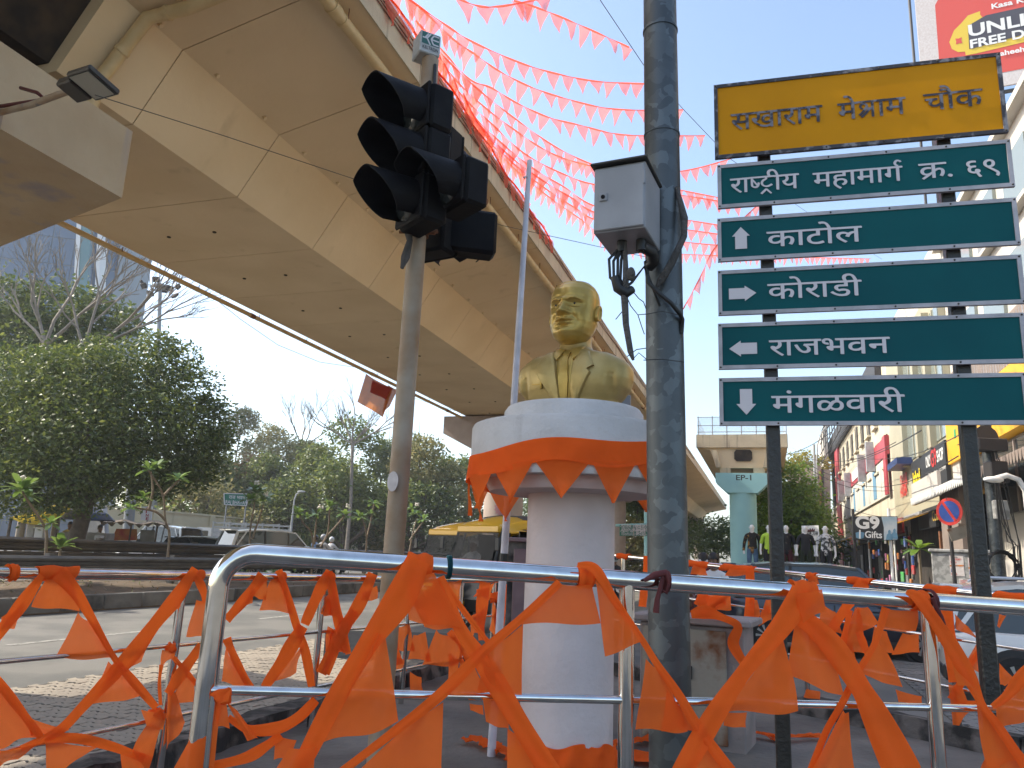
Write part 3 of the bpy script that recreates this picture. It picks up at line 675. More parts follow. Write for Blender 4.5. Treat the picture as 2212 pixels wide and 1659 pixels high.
# ================================================================== traffic signal
SD = 5.2
sb_ = onz(838, 1560, .2); tp0 = at(930, 130, SD); tb0 = at(846, 1250, SD)
sig = thing('traffic_signal', 'unlit black traffic signal with hooded lamps on a worn pole', 'traffic signal', Vector((tb0.x, tb0.y, .2)))
ld = (tp0 - tb0) / (tp0.z - tb0.z); spz = lambda z: tb0 + ld * (z - tb0.z)
part('pole', MB().tube([spz(.15), spz(2), spz(3.2), spz(tp0.z)], [.071, .068, .066, .064], 28), M['signalpole'], sig, 60, world=True)
def yaw_m(c, yaw, tilt=0): return Matrix.Translation(c) @ Matrix.Rotation(yaw, 4, 'Z') @ Matrix.Rotation(tilt, 4, 'Y')
def visor(Mx, r, L_, parent, name='visor'):
    """open tunnel hood, cut back at the bottom; looks along -Y"""
    mb = MB(); n = 28; secs_o, secs_i = [], []
    ang = [R(-55 + 290 * k / n) for k in range(n + 1)]
    def ln(a): 
        h = (math.sin(a) + 1) / 2
        return L_ * (.30 + .70 * min(1, h * 1.25) ** 1.1)
    outer0 = [Mx @ Vector((r * math.cos(a), 0, r * math.sin(a))) for a in ang]; outer1 = [Mx @ Vector((r * 1.03 * math.cos(a), -ln(a), r * 1.03 * math.sin(a) - .03 * (ln(a) / L_))) for a in ang]
    ri = r - .006
    in0 = [Mx @ Vector((ri * math.cos(a), 0, ri * math.sin(a))) for a in ang]; in1 = [Mx @ Vector((ri * 1.03 * math.cos(a), -ln(a), ri * 1.03 * math.sin(a) - .03 * (ln(a) / L_))) for a in ang]
    mb.sweep([outer0, outer1, in1, in0], False, False)
    return part(name, mb, M['black'], parent, 50, world=True)
def head(c, yaw, n, side=None):
    """n lamps one above the other, the lowest at c"""
    Mx = yaw_m(c, yaw); P_ = .345
    for i in range(n):
        o = Matrix.Translation((0, 0, i * P_)); h = part('lamp_housing', MB().bbox((-.172, -.02, -.171), (.172, .17, .171), .022, Mx @ o), M['black'], sig, 40, world=True)
        part('front_plate', MB().bbox((-.168, -.05, -.167), (.168, -.022, .167), .012, Mx @ o), M['black'], h, 40, world=True)
        visor(Mx @ o @ Matrix.Translation((0, -.05, 0)), .158, .36, sig)
        part('lens', MB().lathe([(.145, 0), (.13, .02), (.08, .035), (.01, .042)], 24, Mx @ o @ Matrix.Translation((0, -.052, 0)) @ Matrix.Rotation(R(90), 4, 'X')), M['lens'], sig, 60, world=True)
yw = R(-52)
hc_ = at(895, 438, SD - .28); head(hc_, yw, 3)
hr = at(982, 402, SD - .34); head(hr, yw, 1)
# signal heads for the other approaches, seen from behind
hb = at(950, 430, SD + .26); head(hb, R(152), 2)
rm_ = yaw_m(at(1006, 496, SD + .2), R(12)); rh_ = part('rear_lamp_housing', MB().bbox((-.24, -.02, -.175), (.24, .16, .172), .025, rm_), M['black'], sig, 40, world=True)
visor(rm_ @ Matrix.Translation((.08, .16, 0)) @ Matrix.Rotation(R(196), 4, 'Z'), .15, .3, sig)
h3 = at(945, 515, SD + .3); head(h3, R(150), 1)
part('bracket', MB().tube([spz(spz(0).z) if False else at(880, 500, SD - .1), at(905, 505, SD), at(945, 500, SD + .05)], .016, 8), M['rust'], sig, world=True)
for z in (at(900, 505, SD).z, at(930, 232, SD).z):
    part('clamp', MB().tube([spz(z - .02), spz(z + .02)], .082, 20), M['rust'], sig, 60, world=True)
    part('clamp_bolt', MB().tube([spz(z) - Vector((.13, .02, 0)), spz(z) + Vector((.13, -.02, 0))], .012, 8), M['rust'], sig, world=True)
part('signal_cable', MB().tube([at(940, 140, SD - .05), at(937, 200, SD - .08), at(934, 232, SD - .09), at(945, 255, SD - .05), at(952, 268, SD)], .013, 8), M['cable'], sig, 60, world=True)
# maker's cube on top
kb = thing('sign_cube', 'white cube with green emblem on top of the traffic signal pole', 'sign', spz(tp0.z))
kc = at(921, 106, SD); km = Matrix.Translation(kc) @ Matrix.Rotation(R(28), 4, 'Z') ; q = .083
part('cube', MB().bbox((-q, -q, -q * 1.1), (q, q, q * 1.1), .008, km), mat('dirty_white_plastic', (.42, .42, .41), .5, col2=(.34, .34, .33), scale=20), kb, world=True)
M['kgreen'] = mat('emblem_green', (.02, .10, .09), .5); M['ink'] = mat('black_ink', (.02, .02, .02), .5)
for face in range(2):
    fm_ = km @ Matrix.Rotation(R(90) * face, 4, 'Z')
    fp = lambda x, z, o=.0015: fm_ @ Vector((x, -q - o, z))
    part('emblem', MB().add([fp(x, z) for x, z in ((-.07, -.02), (.07, -.02), (.07, .078), (-.07, .078))], [(0, 1, 2, 3)]), M['kgreen'], kb, world=True)
    em = MB()
    for s_ in ([(-.066, .03), (-.03, .03), (-.002, .075)], [(-.03, .03), (-.002, -.018)], [(-.045, .03), (-.02, .072)], [(.002, .03), (.066, .03)], [(.02, .066), (.066, .066)], [(.02, -.008), (.066, -.008)], [(.002, .03), (.022, .066)], [(.002, .03), (.022, -.008)]):
        vs_, fs_ = stroke(s_, .012); em.add([fp(v.x, v.y, .0025 + .0003 * len(em.v) / 8) for v in vs_], fs_)
    part('emblem_mark', em, M['sign_white'], kb, world=True)
    lettering(kb, 'KELTRON', fp(-.062, -.062, 0), fm_.to_3x3() @ Vector((1, 0, 0)), (0, 0, 1), .026, M['ink'], width=.125, bold=.01)
# rag and metal disc tied to the pole
solo('rag', MB().tube([at(880, 492, SD - .12), at(885, 520, SD - .12), at(876, 555, SD - .12), at(868, 580, SD - .12)], [.03, .022, .032, .012], 8), M['rag'], 'grey rag knotted round the traffic signal pole under the lamps', 'rag', 60)
dc = at(849, 1040, SD - .09)
solo('sign_disc', MB().lathe([(.0, 0), (.078, 0), (.078, .004), (0, .004)], 24, Matrix.Translation(dc) @ Matrix.Rotation(R(-35), 4, 'Z') @ Matrix.Rotation(R(90), 4, 'X') @ Matrix.Scale(.62, 4, (1, 0, 0)) @ Matrix.Scale(.85, 4, (0, 1, 0))), M['frame_grey'], 'small bent grey metal disc wired to the traffic signal pole', 'disc')
# white pipe flag pole tied behind the pedestal
a_, b_ = at(1144, 347, 5.9), at(1088, 1215, 5.9); dn = (b_ - a_)
fpole = thing('flag_pole', 'slim leaning white plastic pole tied beside the pedestal', 'pole', a_ + dn * ((a_.z - .2) / -dn.z))
part('pipe', MB().tube([a_, a_ + dn * .25, a_ + dn * .5, a_ + dn * ((a_.z - .15) / -dn.z)], [.0215, .024, .027, .031], 12), M['white_pipe'], fpole, 60, world=True)
part('ring', MB().tube([at(1138, 381, 5.88), at(1131, 383, 5.86), at(1134, 386, 5.86)], .006, 6), M['palewire'], fpole, world=True)
part('tie', MB().tube([b_ + dn * -.02, b_], .034, 12), M['cable'], fpole, world=True)

# ================================================================== railings
def railing(name, label, segs, posts, mids, r, wr, base_z, ends=None):
    t_ = thing(name, label, 'railing', segs[0])
    part('top_rail', MB().tube(segs, r, 24), M['steel'], t_, 60, world=True)
    for pts, rr in mids: part('lower_rail', MB().tube(pts, rr, 16), M['steel'], t_, 60, world=True)
    for p, z0, rr in posts: part('post', MB().tube([Vector((p.x, p.y, z0)), p], rr, 20), M['steel'], t_, 60, world=True)
    return t_
F0, F1 = at(500, 1193, 2.35), at(2000, 1298, 2.95); fd = (F1 - F0)
FP = Pl(F0, F1)
fr_pt = lambda k: F0 + fd * k
# bent left end of the front railing
bend = []; fdn = fd.normalized(); cz = .10
P0 = F0 + fdn * .075
for i in range(9):
    a = R(90 * i / 8); bend.append(P0 + fdn * (cz - cz * math.sin(R(90) - a) * 1) * 0 + (-fdn) * (cz * math.sin(a)) + Vector((0, 0, -cz * (1 - math.cos(a)))))
left_leg = bend[-1] + Vector((0, 0, -1.15))
M0, M1 = at(440, 1490, 2.33), at(2000, 1528, 2.95); md = M1 - M0
posts_f = []
for u in (1355, 1999):
    k = (FP.lx(FP.pt(u, 1250)) - FP.lx(F0)) / fd.length; posts_f.append((fr_pt(k), .2, .026))
posts_f.append((fr_pt(1.6), .2, .026)); posts_f.append((fr_pt(2.29), .2, .026))
front = railing('railing', 'polished steel railing with a rounded end hung with orange cloth, facing the pedestal', [left_leg] + bend[::-1] + [fr_pt(.25), fr_pt(.5), fr_pt(.75), F1, fr_pt(2.3)], posts_f,
                [([M0, M0 + md * .5, M1, M0 + md * 2.3], .0135), ([M0 - Vector((0, 0, .42)), M1 - Vector((0, 0, .42)), M0 + md * 2.3 - Vector((0, 0, .42))], .0135)], .0305, 0, .2)
part('post', MB().tube([at(462, 1500, 2.33), Vector((at(462, 1500, 2.33).x, at(462, 1500, 2.33).y, .2))], .010, 12), M['steel'], front, 60, world=True)
# left railing
L0, L1 = at(0, 1237, 3.8), at(900, 1252, 7.8); LP = Pl(L0, L1); ldv = L1 - L0
lr = lambda k, dz=0: L0 + ldv * k + Vector((0, 0, dz))
def k_at(u, v=1240): return (LP.lx(LP.pt(u, v)) - LP.lx(L0)) / Vector((ldv.x, ldv.y, 0)).length
posts_l = [(lr(k_at(u)), .2, .026) for u in (398, 700, 885, 998, 1069)] + [(lr(-.28), .2, .026)]
left = railing('railing', 'polished steel railing beside the paved verge, orange pennants woven through its bars', [lr(-.45), lr(0), lr(.5), lr(1), lr(1.75)], posts_l,
               [([lr(-.45, -.41), lr(.5, -.41), lr(1.75, -.41)], .013), ([lr(-.45, -.82), lr(.5, -.82), lr(1.75, -.82)], .013)], .0305, 0, .2)
# right rear railing
B0, B1 = at(1491, 1217, 9.2), at(2212, 1293, 6.4); BP = Pl(B0, B1); bdv = B1 - B0
br = lambda k, dz=0: B0 + bdv * k + Vector((0, 0, dz))
def kb_at(u, v=1250): return (BP.lx(BP.pt(u, v)) - BP.lx(B0)) / Vector((bdv.x, bdv.y, 0)).length
posts_b = [(br(kb_at(u)), .25, .026) for u in (1345, 1510, 1735, 2046)] + [(br(1.35), .25, .026)]
right = railing('railing', 'polished steel railing behind the road sign along the street with parked cars', [br(-.72), br(0), br(.5), br(1), br(1.7)], posts_b,
                [([br(-.72, -.40), br(.5, -.40), br(1.7, -.40)], .013), ([br(-.72, -.80), br(.5, -.80), br(1.7, -.80)], .013)], .0305, 0, .2)

# ================================================================== pedestal and bust
PD = 5.1
pc = at(1229, 1300, PD); PX, PY = pc.x, pc.y; PXY = Vector((PX, PY, 0))
pz = lambda v: at(1229, v, PD).z
ped = thing('pedestal', 'whitewashed round pedestal with a wide drum top under the golden bust', 'pedestal', (PX, PY, .2))
LM = Matrix.Translation((PX, PY, 0))
cr = (1320 - 1136) / 2 / FPX * PD
part('column', MB().lathe([(cr * 1.03, .15), (cr * 1.02, 1.0), (cr, pz(1050) + .1)], 56, LM), M['pinkwash'], ped, 60, world=True)
zr = pz(1010)
dr = .675
part('drum_base', MB().lathe([(cr * .5, zr - .19), (dr * .80, zr - .18), (dr * .83, zr - .15), (dr * .83, zr - .08)], 64, LM), M['pinkwash'], ped, 50, world=True)
zt = zr + .245
part('drum', MB().lathe([(dr * .5, zr - .11), (dr * .985, zr - .105), (dr, zr - .08), (dr, zt - .02), (dr * .985, zt), (.1, zt)], 72, LM), M['whitewash'], ped, 50, world=True)
z2 = zt + .135
part('plinth', MB().lathe([(.465, zt - .01), (.465, z2 - .03), (.445, z2), (.05, z2)], 64, LM), M['whitewash'], ped, 50, world=True)
# plate behind the bust
pl_c = at(1362, 850, 5.35)
solo('plaque', MB().bbox((-.11, -.012, -.13), (.11, .012, .16), .004, Matrix.Translation((pl_c.x - .10, pl_c.y + .04, z2 + .03)) @ Matrix.Rotation(R(8), 4, 'Z')), M['box_grey'], 'small grey board with black edge standing behind the bust', 'board')

bust = thing('bust_statue', 'golden bust of a man in suit and tie on the white pedestal', 'statue', (PX + .0, PY, z2 - .01), R(-26))
def gs(x, c, s): return math.exp(-((x - c) / s) ** 2)
K = 1.17
SZ = [(-.02, .235, .150), (.05, .262, .158), (.09, .30, .165), (.13, .332, .17), (.18, .345, .172), (.235, .347, .168), (.275, .345, .158), (.302, .322, .142), (.326, .255, .124), (.347, .155, .108), (.372, .098, .096), (.41, .088, .09), (.46, .086, .09)]
def sec(z):
    for (z0, a0, b0), (z1, a1, b1) in zip(SZ[:-1], SZ[1:]):
        if z <= z1:
            k = max(0, (z - z0) / (z1 - z0)); k = k * k * (3 - 2 * k) * .5 + k * .5; return a0 + (a1 - a0) * k, b0 + (b1 - b0) * k
    return SZ[-1][1:]
def chest(x, z):
    a, b = sec(z); q = min(abs(x) / a, .999); n = 2.6
    y = b * (1 - q ** n) ** (1 / n)
    y += -.03 * gs(abs(x), .262, .018) * gs(z, .12, .10) + .012 * gs(abs(x), .13, .07) * gs(z, .17, .08)
    return y
mb = MB(); secs = []
zs = [-.02 + .48 * i / 40 for i in range(41)]
for z in zs:
    a, b = sec(z); row = []
    for k in range(72):
        an = 2 * math.pi * k / 72; cx, sy = math.cos(an), math.sin(an); n = 2.6
        x = a * math.copysign(abs(cx) ** (2 / n), cx); y = b * math.copysign(abs(sy) ** (2 / n), sy)
        if sy > 0: y = max(chest(x * .9995, z), .0) if abs(x) < a * .995 else y
        zz = z - .035 * max(0, (abs(x) - .22)) / .12 * (1 if z > .2 else 0)
        row.append(Vector((-x * K, -y * K + .015, zz * K)))
    secs.append(row)
mb.sweep(secs); part('torso', mb, M['gold_light'], bust, 60)
def relief(name, poly, th, mtl, n=1):
    """raised piece lying on the chest, poly in (x,z), front"""
    mb = MB(); c = Vector((sum(p[0] for p in poly) / len(poly), sum(p[1] for p in poly) / len(poly)))
    pts = []
    for (x0, z0_), (x1, z1_) in zip(poly, poly[1:] + poly[:1]):
        for i in range(4): pts.append((x0 + (x1 - x0) * i / 4, z0_ + (z1_ - z0_) * i / 4))
    rings = []
    for f, o in ((1, -.012), (1, th * .75), (.93, th), (.6, th), (.25, th)):
        rings.append([Vector((-(c.x + (x - c.x) * f) * K, -(chest(c.x + (x - c.x) * f, c.y + (z - c.y) * f) + o) * K + .015, (c.y + (z - c.y) * f) * K)) for x, z in pts])
    mb.sweep(rings); return part(name, mb, mtl, bust, 50)
# the wearer's left is +x here, mirrored on building
relief('shirt_front', [(-.055, .35), (.055, .35), (.04, .15), (.02, .0), (-.03, .0), (-.04, .15)], .004, M['gold'])
relief('tie', [(-.022, .335), (.022, .335), (.018, .31), (.034, .16), (.022, .02), (-.02, .02), (-.03, .16), (-.016, .31)], .014, M['gold'])
relief('lapel', [(.085, .352), (.13, .33), (.175, .235), (.135, .222), (.16, .195), (.06, .04), (.02, -.01), (.028, .1), (.052, .25)], .026, M['gold_light'])
relief('lapel', [(-.085, .352), (-.13, .33), (-.175, .235), (-.135, .222), (-.16, .195), (-.075, .03), (-.055, -.01), (-.042, .1), (-.058, .25)], .026, M['gold_light'])
relief('shirt_collar', [(.015, .352), (.085, .375), (.08, .31), (.05, .275)], .018, M['gold'])
relief('shirt_collar', [(-.015, .352), (-.085, .375), (-.08, .31), (-.05, .275)], .018, M['gold'])
relief('pocket_pen', [(.128, .155), (.14, .155), (.142, .115), (.13, .115)], .016, M['gold'])
relief('pocket_edge', [(.10, .142), (.205, .150), (.205, .143), (.10, .134)], .004, M['gold'])
# head: unit height, looks along -Y, then scaled
HW = [(-.5, .02), (-.485, .11), (-.46, .165), (-.42, .21), (-.36, .258), (-.28, .298), (-.18, .325), (-.05, .33), (.08, .335), (.2, .34), (.3, .325), (.38, .29), (.44, .235), (.48, .15), (.498, .06), (.5, .01)]
HF = [(-.5, .06), (-.485, .19), (-.46, .27), (-.42, .325), (-.36, .352), (-.28, .352), (-.18, .36), (-.05, .362), (.08, .37), (.2, .372), (.3, .35), (.38, .30), (.44, .23), (.48, .14), (.498, .05), (.5, .01)]
HB = [(-.5, .02), (-.485, .04), (-.46, .08), (-.42, .14), (-.36, .20), (-.28, .27), (-.18, .34), (-.05, .40), (.08, .43), (.2, .43), (.3, .40), (.38, .34), (.44, .26), (.48, .16), (.498, .06), (.5, .01)]
def lerp_t(T, z):
    for (z0, a0), (z1, a1) in zip(T[:-1], T[1:]):
        if z <= z1: return a0 + (a1 - a0) * (z - z0) / (z1 - z0)
    return T[-1][1]
def face(x, z):
    ax = abs(x); f = 0
    f += .026 * gs(z, .115, .032) * gs(ax, .13, .12) + .012 * gs(z, .115, .03) * gs(ax, 0, .05)
    f -= .055 * gs(z, .052, .042) * gs(ax, .145, .075)
    f += .030 * gs(z, .048, .024) * gs(ax, .145, .052)
    f += .014 * gs(z, .085, .010) * gs(ax, .15, .06) - .010 * gs(z, .012, .012) * gs(ax, .15, .06)
    t = min(max((.10 - z) / .215, 0), 1); cut = 1 / (1 + math.exp(-(z + .118) / .010)) if z < .1 else gs(z, .1, .05)
    f += (.018 + .125 * t ** 1.3) * gs(ax, 0, .038 + .030 * t) * cut
    f += .050 * gs(z, -.098, .026) * gs(ax, .072, .030)
    f -= .020 * gs(ax, .12 + (-.1 - z) * .5, .022) * gs(z, -.155, .06)
    f += .020 * gs(ax, .19 - z * .0, .07) * gs(z, -.085, .07)
    f += .020 * gs(z, -.18, .05) * gs(ax, 0, .13)
    f += .030 * gs(z, -.193, .016) * gs(ax, 0, .088) + .034 * gs(z, -.242, .019) * gs(ax, 0, .075)
    f -= .030 * gs(z, -.216, .008) * gs(ax, 0, .105) + .022 * gs(z, -.282, .02) * gs(ax, 0, .09)
    f -= .012 * gs(ax, 0, .014) * gs(z, -.155, .025)
    f += .040 * gs(z, -.375, .06) * gs(ax, 0, .095) + .012 * gs(z, -.33, .08) * gs(ax, .2, .07)
    f += .012 * gs(z, .26, .08) * gs(ax, .1, .1)
    return f
HK = .468; hz0 = .376 * K + HK * .5 + .005
mb = MB(); rows = []
NZ, NA = 96, 128
hp = lambda x, y, z: Vector((x * HK * 1.04, y * HK * .98, z * HK))
for i in range(NZ + 1):
    z = -.4995 + .999 * i / NZ
    wd, f_, b_ = lerp_t(HW, z), lerp_t(HF, z), lerp_t(HB, z); row = []
    for k in range(NA):
        an = 2 * math.pi * k / NA; s_, c_ = math.sin(an), math.cos(an)
        n = 2.04; ss, cc = math.copysign(abs(s_) ** (2/n), s_), math.copysign(abs(c_) ** (2/n), c_)
        x = wd * ss; y = -(f_ if c_ > 0 else b_) * cc
        if c_ > 0: y -= 1.2 * face(x, z) * min(1, c_ * 2.2)
        else:
            hair = min(1, max(0, (-c_ + .12) * 6)) * min(1, max(0, (z + .14) * 6)); 
        # swept hair: raised cap behind the hairline
        hl = .30 + .10 * (1 - min(1, abs(x) / .3)) - .0
        back = (y > .02 and z > -.16) or (z > .40 - .42 * max(0, y + .22)) and y > -.24
        if back:
            k2 = 1.035 + .012 * noise.noise(Vector((x * 14, y * 14, z * 14)))
            x *= k2; y = y * k2
            z_ = z * 1.012
        else: z_ = z
        row.append(hp(x, y, z_))
    rows.append(row)
mb.sweep(rows)
HM = Matrix.Translation((0, -.035, hz0)) @ Matrix.Rotation(R(-4), 4, 'Z') @ Matrix.Rotation(R(-4), 4, 'X')
mb.v = [HM @ p for p in mb.v]; hd_ = part('head', mb, M['gold'], bust, 60)
for sg in (-1, 1):
    em = MB(); rings = []
    for rr, y, bz in ((1, .00, 0), (1.02, .03, 0), (.98, .05, 0), (.82, .052, 0), (.66, .03, 0), (.35, .02, 0)):
        rings.append([hp(sg * (.330 + y * .9 + (.035 * math.sin(a) if False else 0)), .055 + rr * .085 * math.cos(a) + .03 * math.sin(a), -.01 + rr * .135 * math.sin(a) * (1.0 if math.sin(a) > 0 else .92)) for a in [2 * math.pi * k / 24 for k in range(24)]])
    em.sweep(rings); em.v = [HM @ p for p in em.v]; part('ear', em, M['gold'], hd_, 50)
    pu = MB().blob(HM @ hp(sg * .143, -(lerp_t(HF, .05) * .93 + 1.3 * face(.143, .05)) - .004, .052), (.0085, .004, .0075), 10, 6); part('pupil', pu, M['eye_black'], hd_, 60)
    bw = MB().tube([HM @ hp(sg * x, -(lerp_t(HF, z) * (1 - (x / .335) ** 2.25) ** (1/2.25) + 1.3 * face(x, z)) + .004, z) for x, z in ((.055, .098), (.10, .122), (.16, .128), (.225, .105))], [.006, .0085, .008, .003], 8); part('eyebrow', bw, M['gold'], hd_, 60)
# ================================================================== orange bunting on the railings
def q3(a, b, t): return a + (b - a) * t
def cloth(parent, pl, uv, off, mtl=None, wave=.024, name='pennant', seed=None, curl=0):
    """hanging piece of cloth through three or four measured corners lying near the railing's plane"""
    rnd = random.Random(seed if seed is not None else int(uv[0][0] * 7 + uv[0][1] * 13)); ph = rnd.uniform(0, 6); fq = rnd.uniform(.8, 1.7); an = rnd.uniform(-.6, .6)
    offs = off if isinstance(off, (list, tuple)) else [off + rnd.uniform(-.015, .015) for _ in uv]
    P = [pl.pt(*q, o) for q, o in zip(uv, offs)]
    if len(P) == 3: P = [P[0], P[1], P[2], P[2].copy()]
    size = max((P[0] - P[2]).length, (P[1] - P[3]).length); n = pl.n
    def fn(s, t):
        p = q3(q3(P[0], P[1], s), q3(P[3], P[2], s), t)
        e = 4 * s * (1 - s)
        w_ = wave * size * 3 * (math.sin(fq * 5 * (s + an * t) + ph) * .5 + math.sin(9 * (t * .6 + s * .4) + ph * 2) * .22) * (.35 + .65 * t)
        p = p + n * w_
        # slack edges
        p = p + (P[3] - P[0]).normalized() * (size * .03 * e * (1 - t)) if (P[3] - P[0]).length > 1e-5 else p
        p = p + Vector((0, 0, size * .018 * math.sin(6 * s + ph) * t)) 
        return p
    return part(name, MB().grid(fn, 16, 16), mtl or M['cloth'], parent, 180, world=True)
def band(parent, pl, pts, off=.035, mtl=None, name='band', folds=3):
    """folded cloth band along measured points (u, v, width in the same units)"""
    rnd = random.Random(int(pts[0][0] * 3 + pts[0][1])); ph = rnd.uniform(0, 6)
    # smooth the path
    def cr(t):
        n = len(pts) - 1; i = min(int(t * n), n - 1); f = t * n - i
        g = lambda k: pts[min(max(k, 0), n)]
        o = []
        for c in range(3):
            a, b, c_, d = (g(i-1)[c], g(i)[c], g(i+1)[c], g(i+2)[c]); o.append(.5 * ((2*b) + (-a+c_)*f + (2*a-5*b+4*c_-d)*f*f + (-a+3*b-3*c_+d)*f**3))
        return o
    N = 8 * (len(pts) - 1); mb = MB(); secs = []
    for i in range(N + 1):
        t = i / N; u, v, w_ = cr(t); u2, v2, _ = cr(min(1, t + .01)); u1, v1, _ = cr(max(0, t - .01))
        du, dv = u2 - u1, v2 - v1; L = math.hypot(du, dv) or 1; nu, nv = -dv / L, du / L; row = []
        oo = off(t) if callable(off) else off
        wj = w_ * 1.06 * (1 + .10 * math.sin(t * 11 + ph))
        m = 10
        for k in range(m + 1):
            x = k / m - .5; px = .026 * wj / 40
            z = (.5 - 2 * x * x) * .22 * px + math.sin(x * math.pi * 2 * folds * .5 + ph + t * 2.5) * .10 * px
            row.append(pl.pt(u + nu * wj * x, v + nv * wj * x, oo + z))
        secs.append(row)
    mb.sweep(secs, False, False); return part(name, mb, mtl or M['band'], parent, 180, world=True)
def wrap(parent, c, d, wd, r=.034, a0=-80, a1=235, toward=None, name='wrap', mtl=None):
    """cloth lying round the rail at c; d = rail direction"""
    d = d.normalized(); up = Vector((0, 0, 1)); f = d.cross(up); f.normalize()
    if toward is not None and f.dot(toward) < 0: f = -f
    ph = c.x * 20
    def fn(s, t):
        a = R(q3(a0, a1, t)); rr = r + .004 + .004 * math.sin(5 * s * 2 + ph) + .003 * math.sin(t * 9 + ph)
        sk = .25 * (t - .5) * wd
        return c + d * ((s - .5) * wd * (1 + .12 * math.sin(t * 4 + ph)) + sk) + (f * math.cos(a) + up * math.sin(a)) * rr
    return part(name, MB().grid(fn, 8, 16), mtl or M['band'], parent, 180, world=True)
def rail_at(pl, a, dv, u, v):
    p = pl.pt(u, v); k = pl.lx(p) - pl.lx(a); h = Vector((dv.x, dv.y, 0)).length; return a + dv * (k / h)
fw = lambda par, u, wd, **k: wrap(par, rail_at(FP, F0, fd, u, 1240), fd, wd, toward=FP.n, **k)
lw = lambda par, u, wd, **k: wrap(par, rail_at(LP, L0, ldv, u, 1240), ldv, wd, toward=LP.n, **k)
bw_ = lambda par, u, wd, **k: wrap(par, rail_at(BP, B0, bdv, u, 1250), bdv, wd, toward=BP.n, **k)
def bands(par, pl, cc, pts, off=.035, **k): return band(par, pl, [(*cc(x, y), w_ * .3792) for x, y, w_ in pts], off, **k)
def cl(par, pl, cc, pts, off=.03, **k): return cloth(par, pl, [cc(*p) for p in pts], off, **k)
def string(label, p): return thing('bunting_string', label, 'bunting', p, group='orange bunting wound on the railings')
FO = .055
def knot(c, r):
    mb = MB().blob((0, 0, 0), r, 18, 12); mb.v = [c + p * (.75 + .45 * noise.noise(p * 38 + c)) + V3((0, 0, .25 * p.x * math.sin(p.z * 90))) for p in mb.v]; return mb
V3 = Vector
# --- front railing
A_ = string('orange bunting thrown over the rounded-end railing left of the pedestal, broad band slanting down', FP.pt(870, 1240))
fw(A_, rail_at and 905, .078)
bands(A_, FP, c2, [(525, 470, 140), (420, 690, 150), (240, 950, 120), (60, 1250, 100), (-160, 1680, 90)], FO)
cl(A_, FP, c2, [(455, 545), (612, 545), (778, 868), (470, 815)], .045)
cl(A_, FP, c2, [(300, 880), (330, 870), (412, 1400), (-20, 1525)], .05)
cl(A_, FP, c1, [(1650, 1545), (1795, 1535), (1785, 1720), (1530, 1720)], .06)
B_ = string('orange bunting band falling from the same rail fold, crossing before the pedestal foot', FP.pt(1000, 1240))
bands(B_, FP, c2, [(635, 575, 70), (760, 860, 80), (890, 1050, 95), (1000, 1230, 110), (1130, 1450, 115), (1300, 1720, 105)], .05)
bands(B_, FP, c2, [(655, 570, 26), (780, 760, 30), (925, 945, 26)], .03)
cl(B_, FP, c2, [(480, 700), (620, 600), (730, 870), (560, 860)], .03)
cl(B_, FP, c2, [(890, 1255), (1050, 1270), (1040, 1440), (910, 1400)], .03)
cl(B_, FP, c2, [(1030, 1430), (1180, 1500), (1330, 1720), (1030, 1720)], .03)
cl(B_, FP, c2, [(815, 1290), (890, 1300), (895, 1355), (820, 1330)], .02)
C_ = string('orange bunting tied on the rail and stretched both ways before the white column', FP.pt(1200, 1250))
fw(C_, 1262, .05, a0=-100, a1=180)
bands(C_, FP, c2, [(1330, 600, 40), (1130, 790, 48), (900, 990, 62), (650, 1240, 58), (400, 1440, 54), (60, 1700, 48)], .06)
cl(C_, FP, c2, [(905, 990), (1122, 838), (1115, 1235), (860, 1230)], .045)
cl(C_, FP, c2, [(840, 1070), (930, 1225), (800, 1240), (650, 1236)], .045)
cl(C_, FP, c2, [(520, 1370), (668, 1285), (655, 1720), (110, 1720)], .045)
cl(C_, FP, c2, [(1318, 607), (1512, 612), (1562, 832), (1108, 842)], .035, wave=.008)
bands(C_, FP, c2, [(1430, 500, 26), (1530, 525, 60), (1640, 700, 42), (1800, 930, 32), (1880, 1060, 42), (2000, 1230, 52), (2135, 1450, 52), (2320, 1700, 60)], .055)
cl(C_, FP, c2, [(1535, 590), (1650, 690), (1805, 935), (1592, 1022)], .045)
cl(C_, FP, c2, [(1820, 1035), (1930, 1110), (2060, 1447), (1770, 1445)], .04)
cl(C_, FP, c3, [(-30, 1215), (60, 1320), (170, 1445), (-60, 1447)], .04)
cl(C_, FP, c3, [(160, 1470), (300, 1600), (380, 1720), (20, 1720)], .04)
F_ = string('orange bunting folded over the rail between the steel pole and the sign, two broad bands', FP.pt(1730, 1275))
fw(F_, 1732, .105)
bands(F_, FP, c3, [(750, 655, 165), (620, 850, 110), (430, 1080, 95), (250, 1340, 110), (40, 1700, 110)], FO)
cl(F_, FP, c3, [(700, 660), (850, 640), (876, 757), (740, 828)], .075, wave=.012)
cl(F_, FP, c3, [(560, 960), (625, 900), (716, 1335), (300, 1348)], .045)
cl(F_, FP, c3, [(300, 1340), (422, 1340), (416, 1430), (290, 1420)], .03)
bands(F_, FP, c3, [(740, 800, 110), (900, 950, 120), (1050, 1170, 110), (1140, 1330, 150), (1320, 1700, 185)], .04)
cl(F_, FP, c3, [(690, 820), (830, 800), (990, 1255), (663, 1140)], .03)
cl(F_, FP, c3, [(975, 1330), (1000, 1340), (1028, 1720), (760, 1720)], .03)
I_ = string('orange bunting bound by a maroon ribbon to the railing post beside the sign', FP.pt(1990, 1290))
fw(I_, 1975, .06, a0=-90, a1=200)
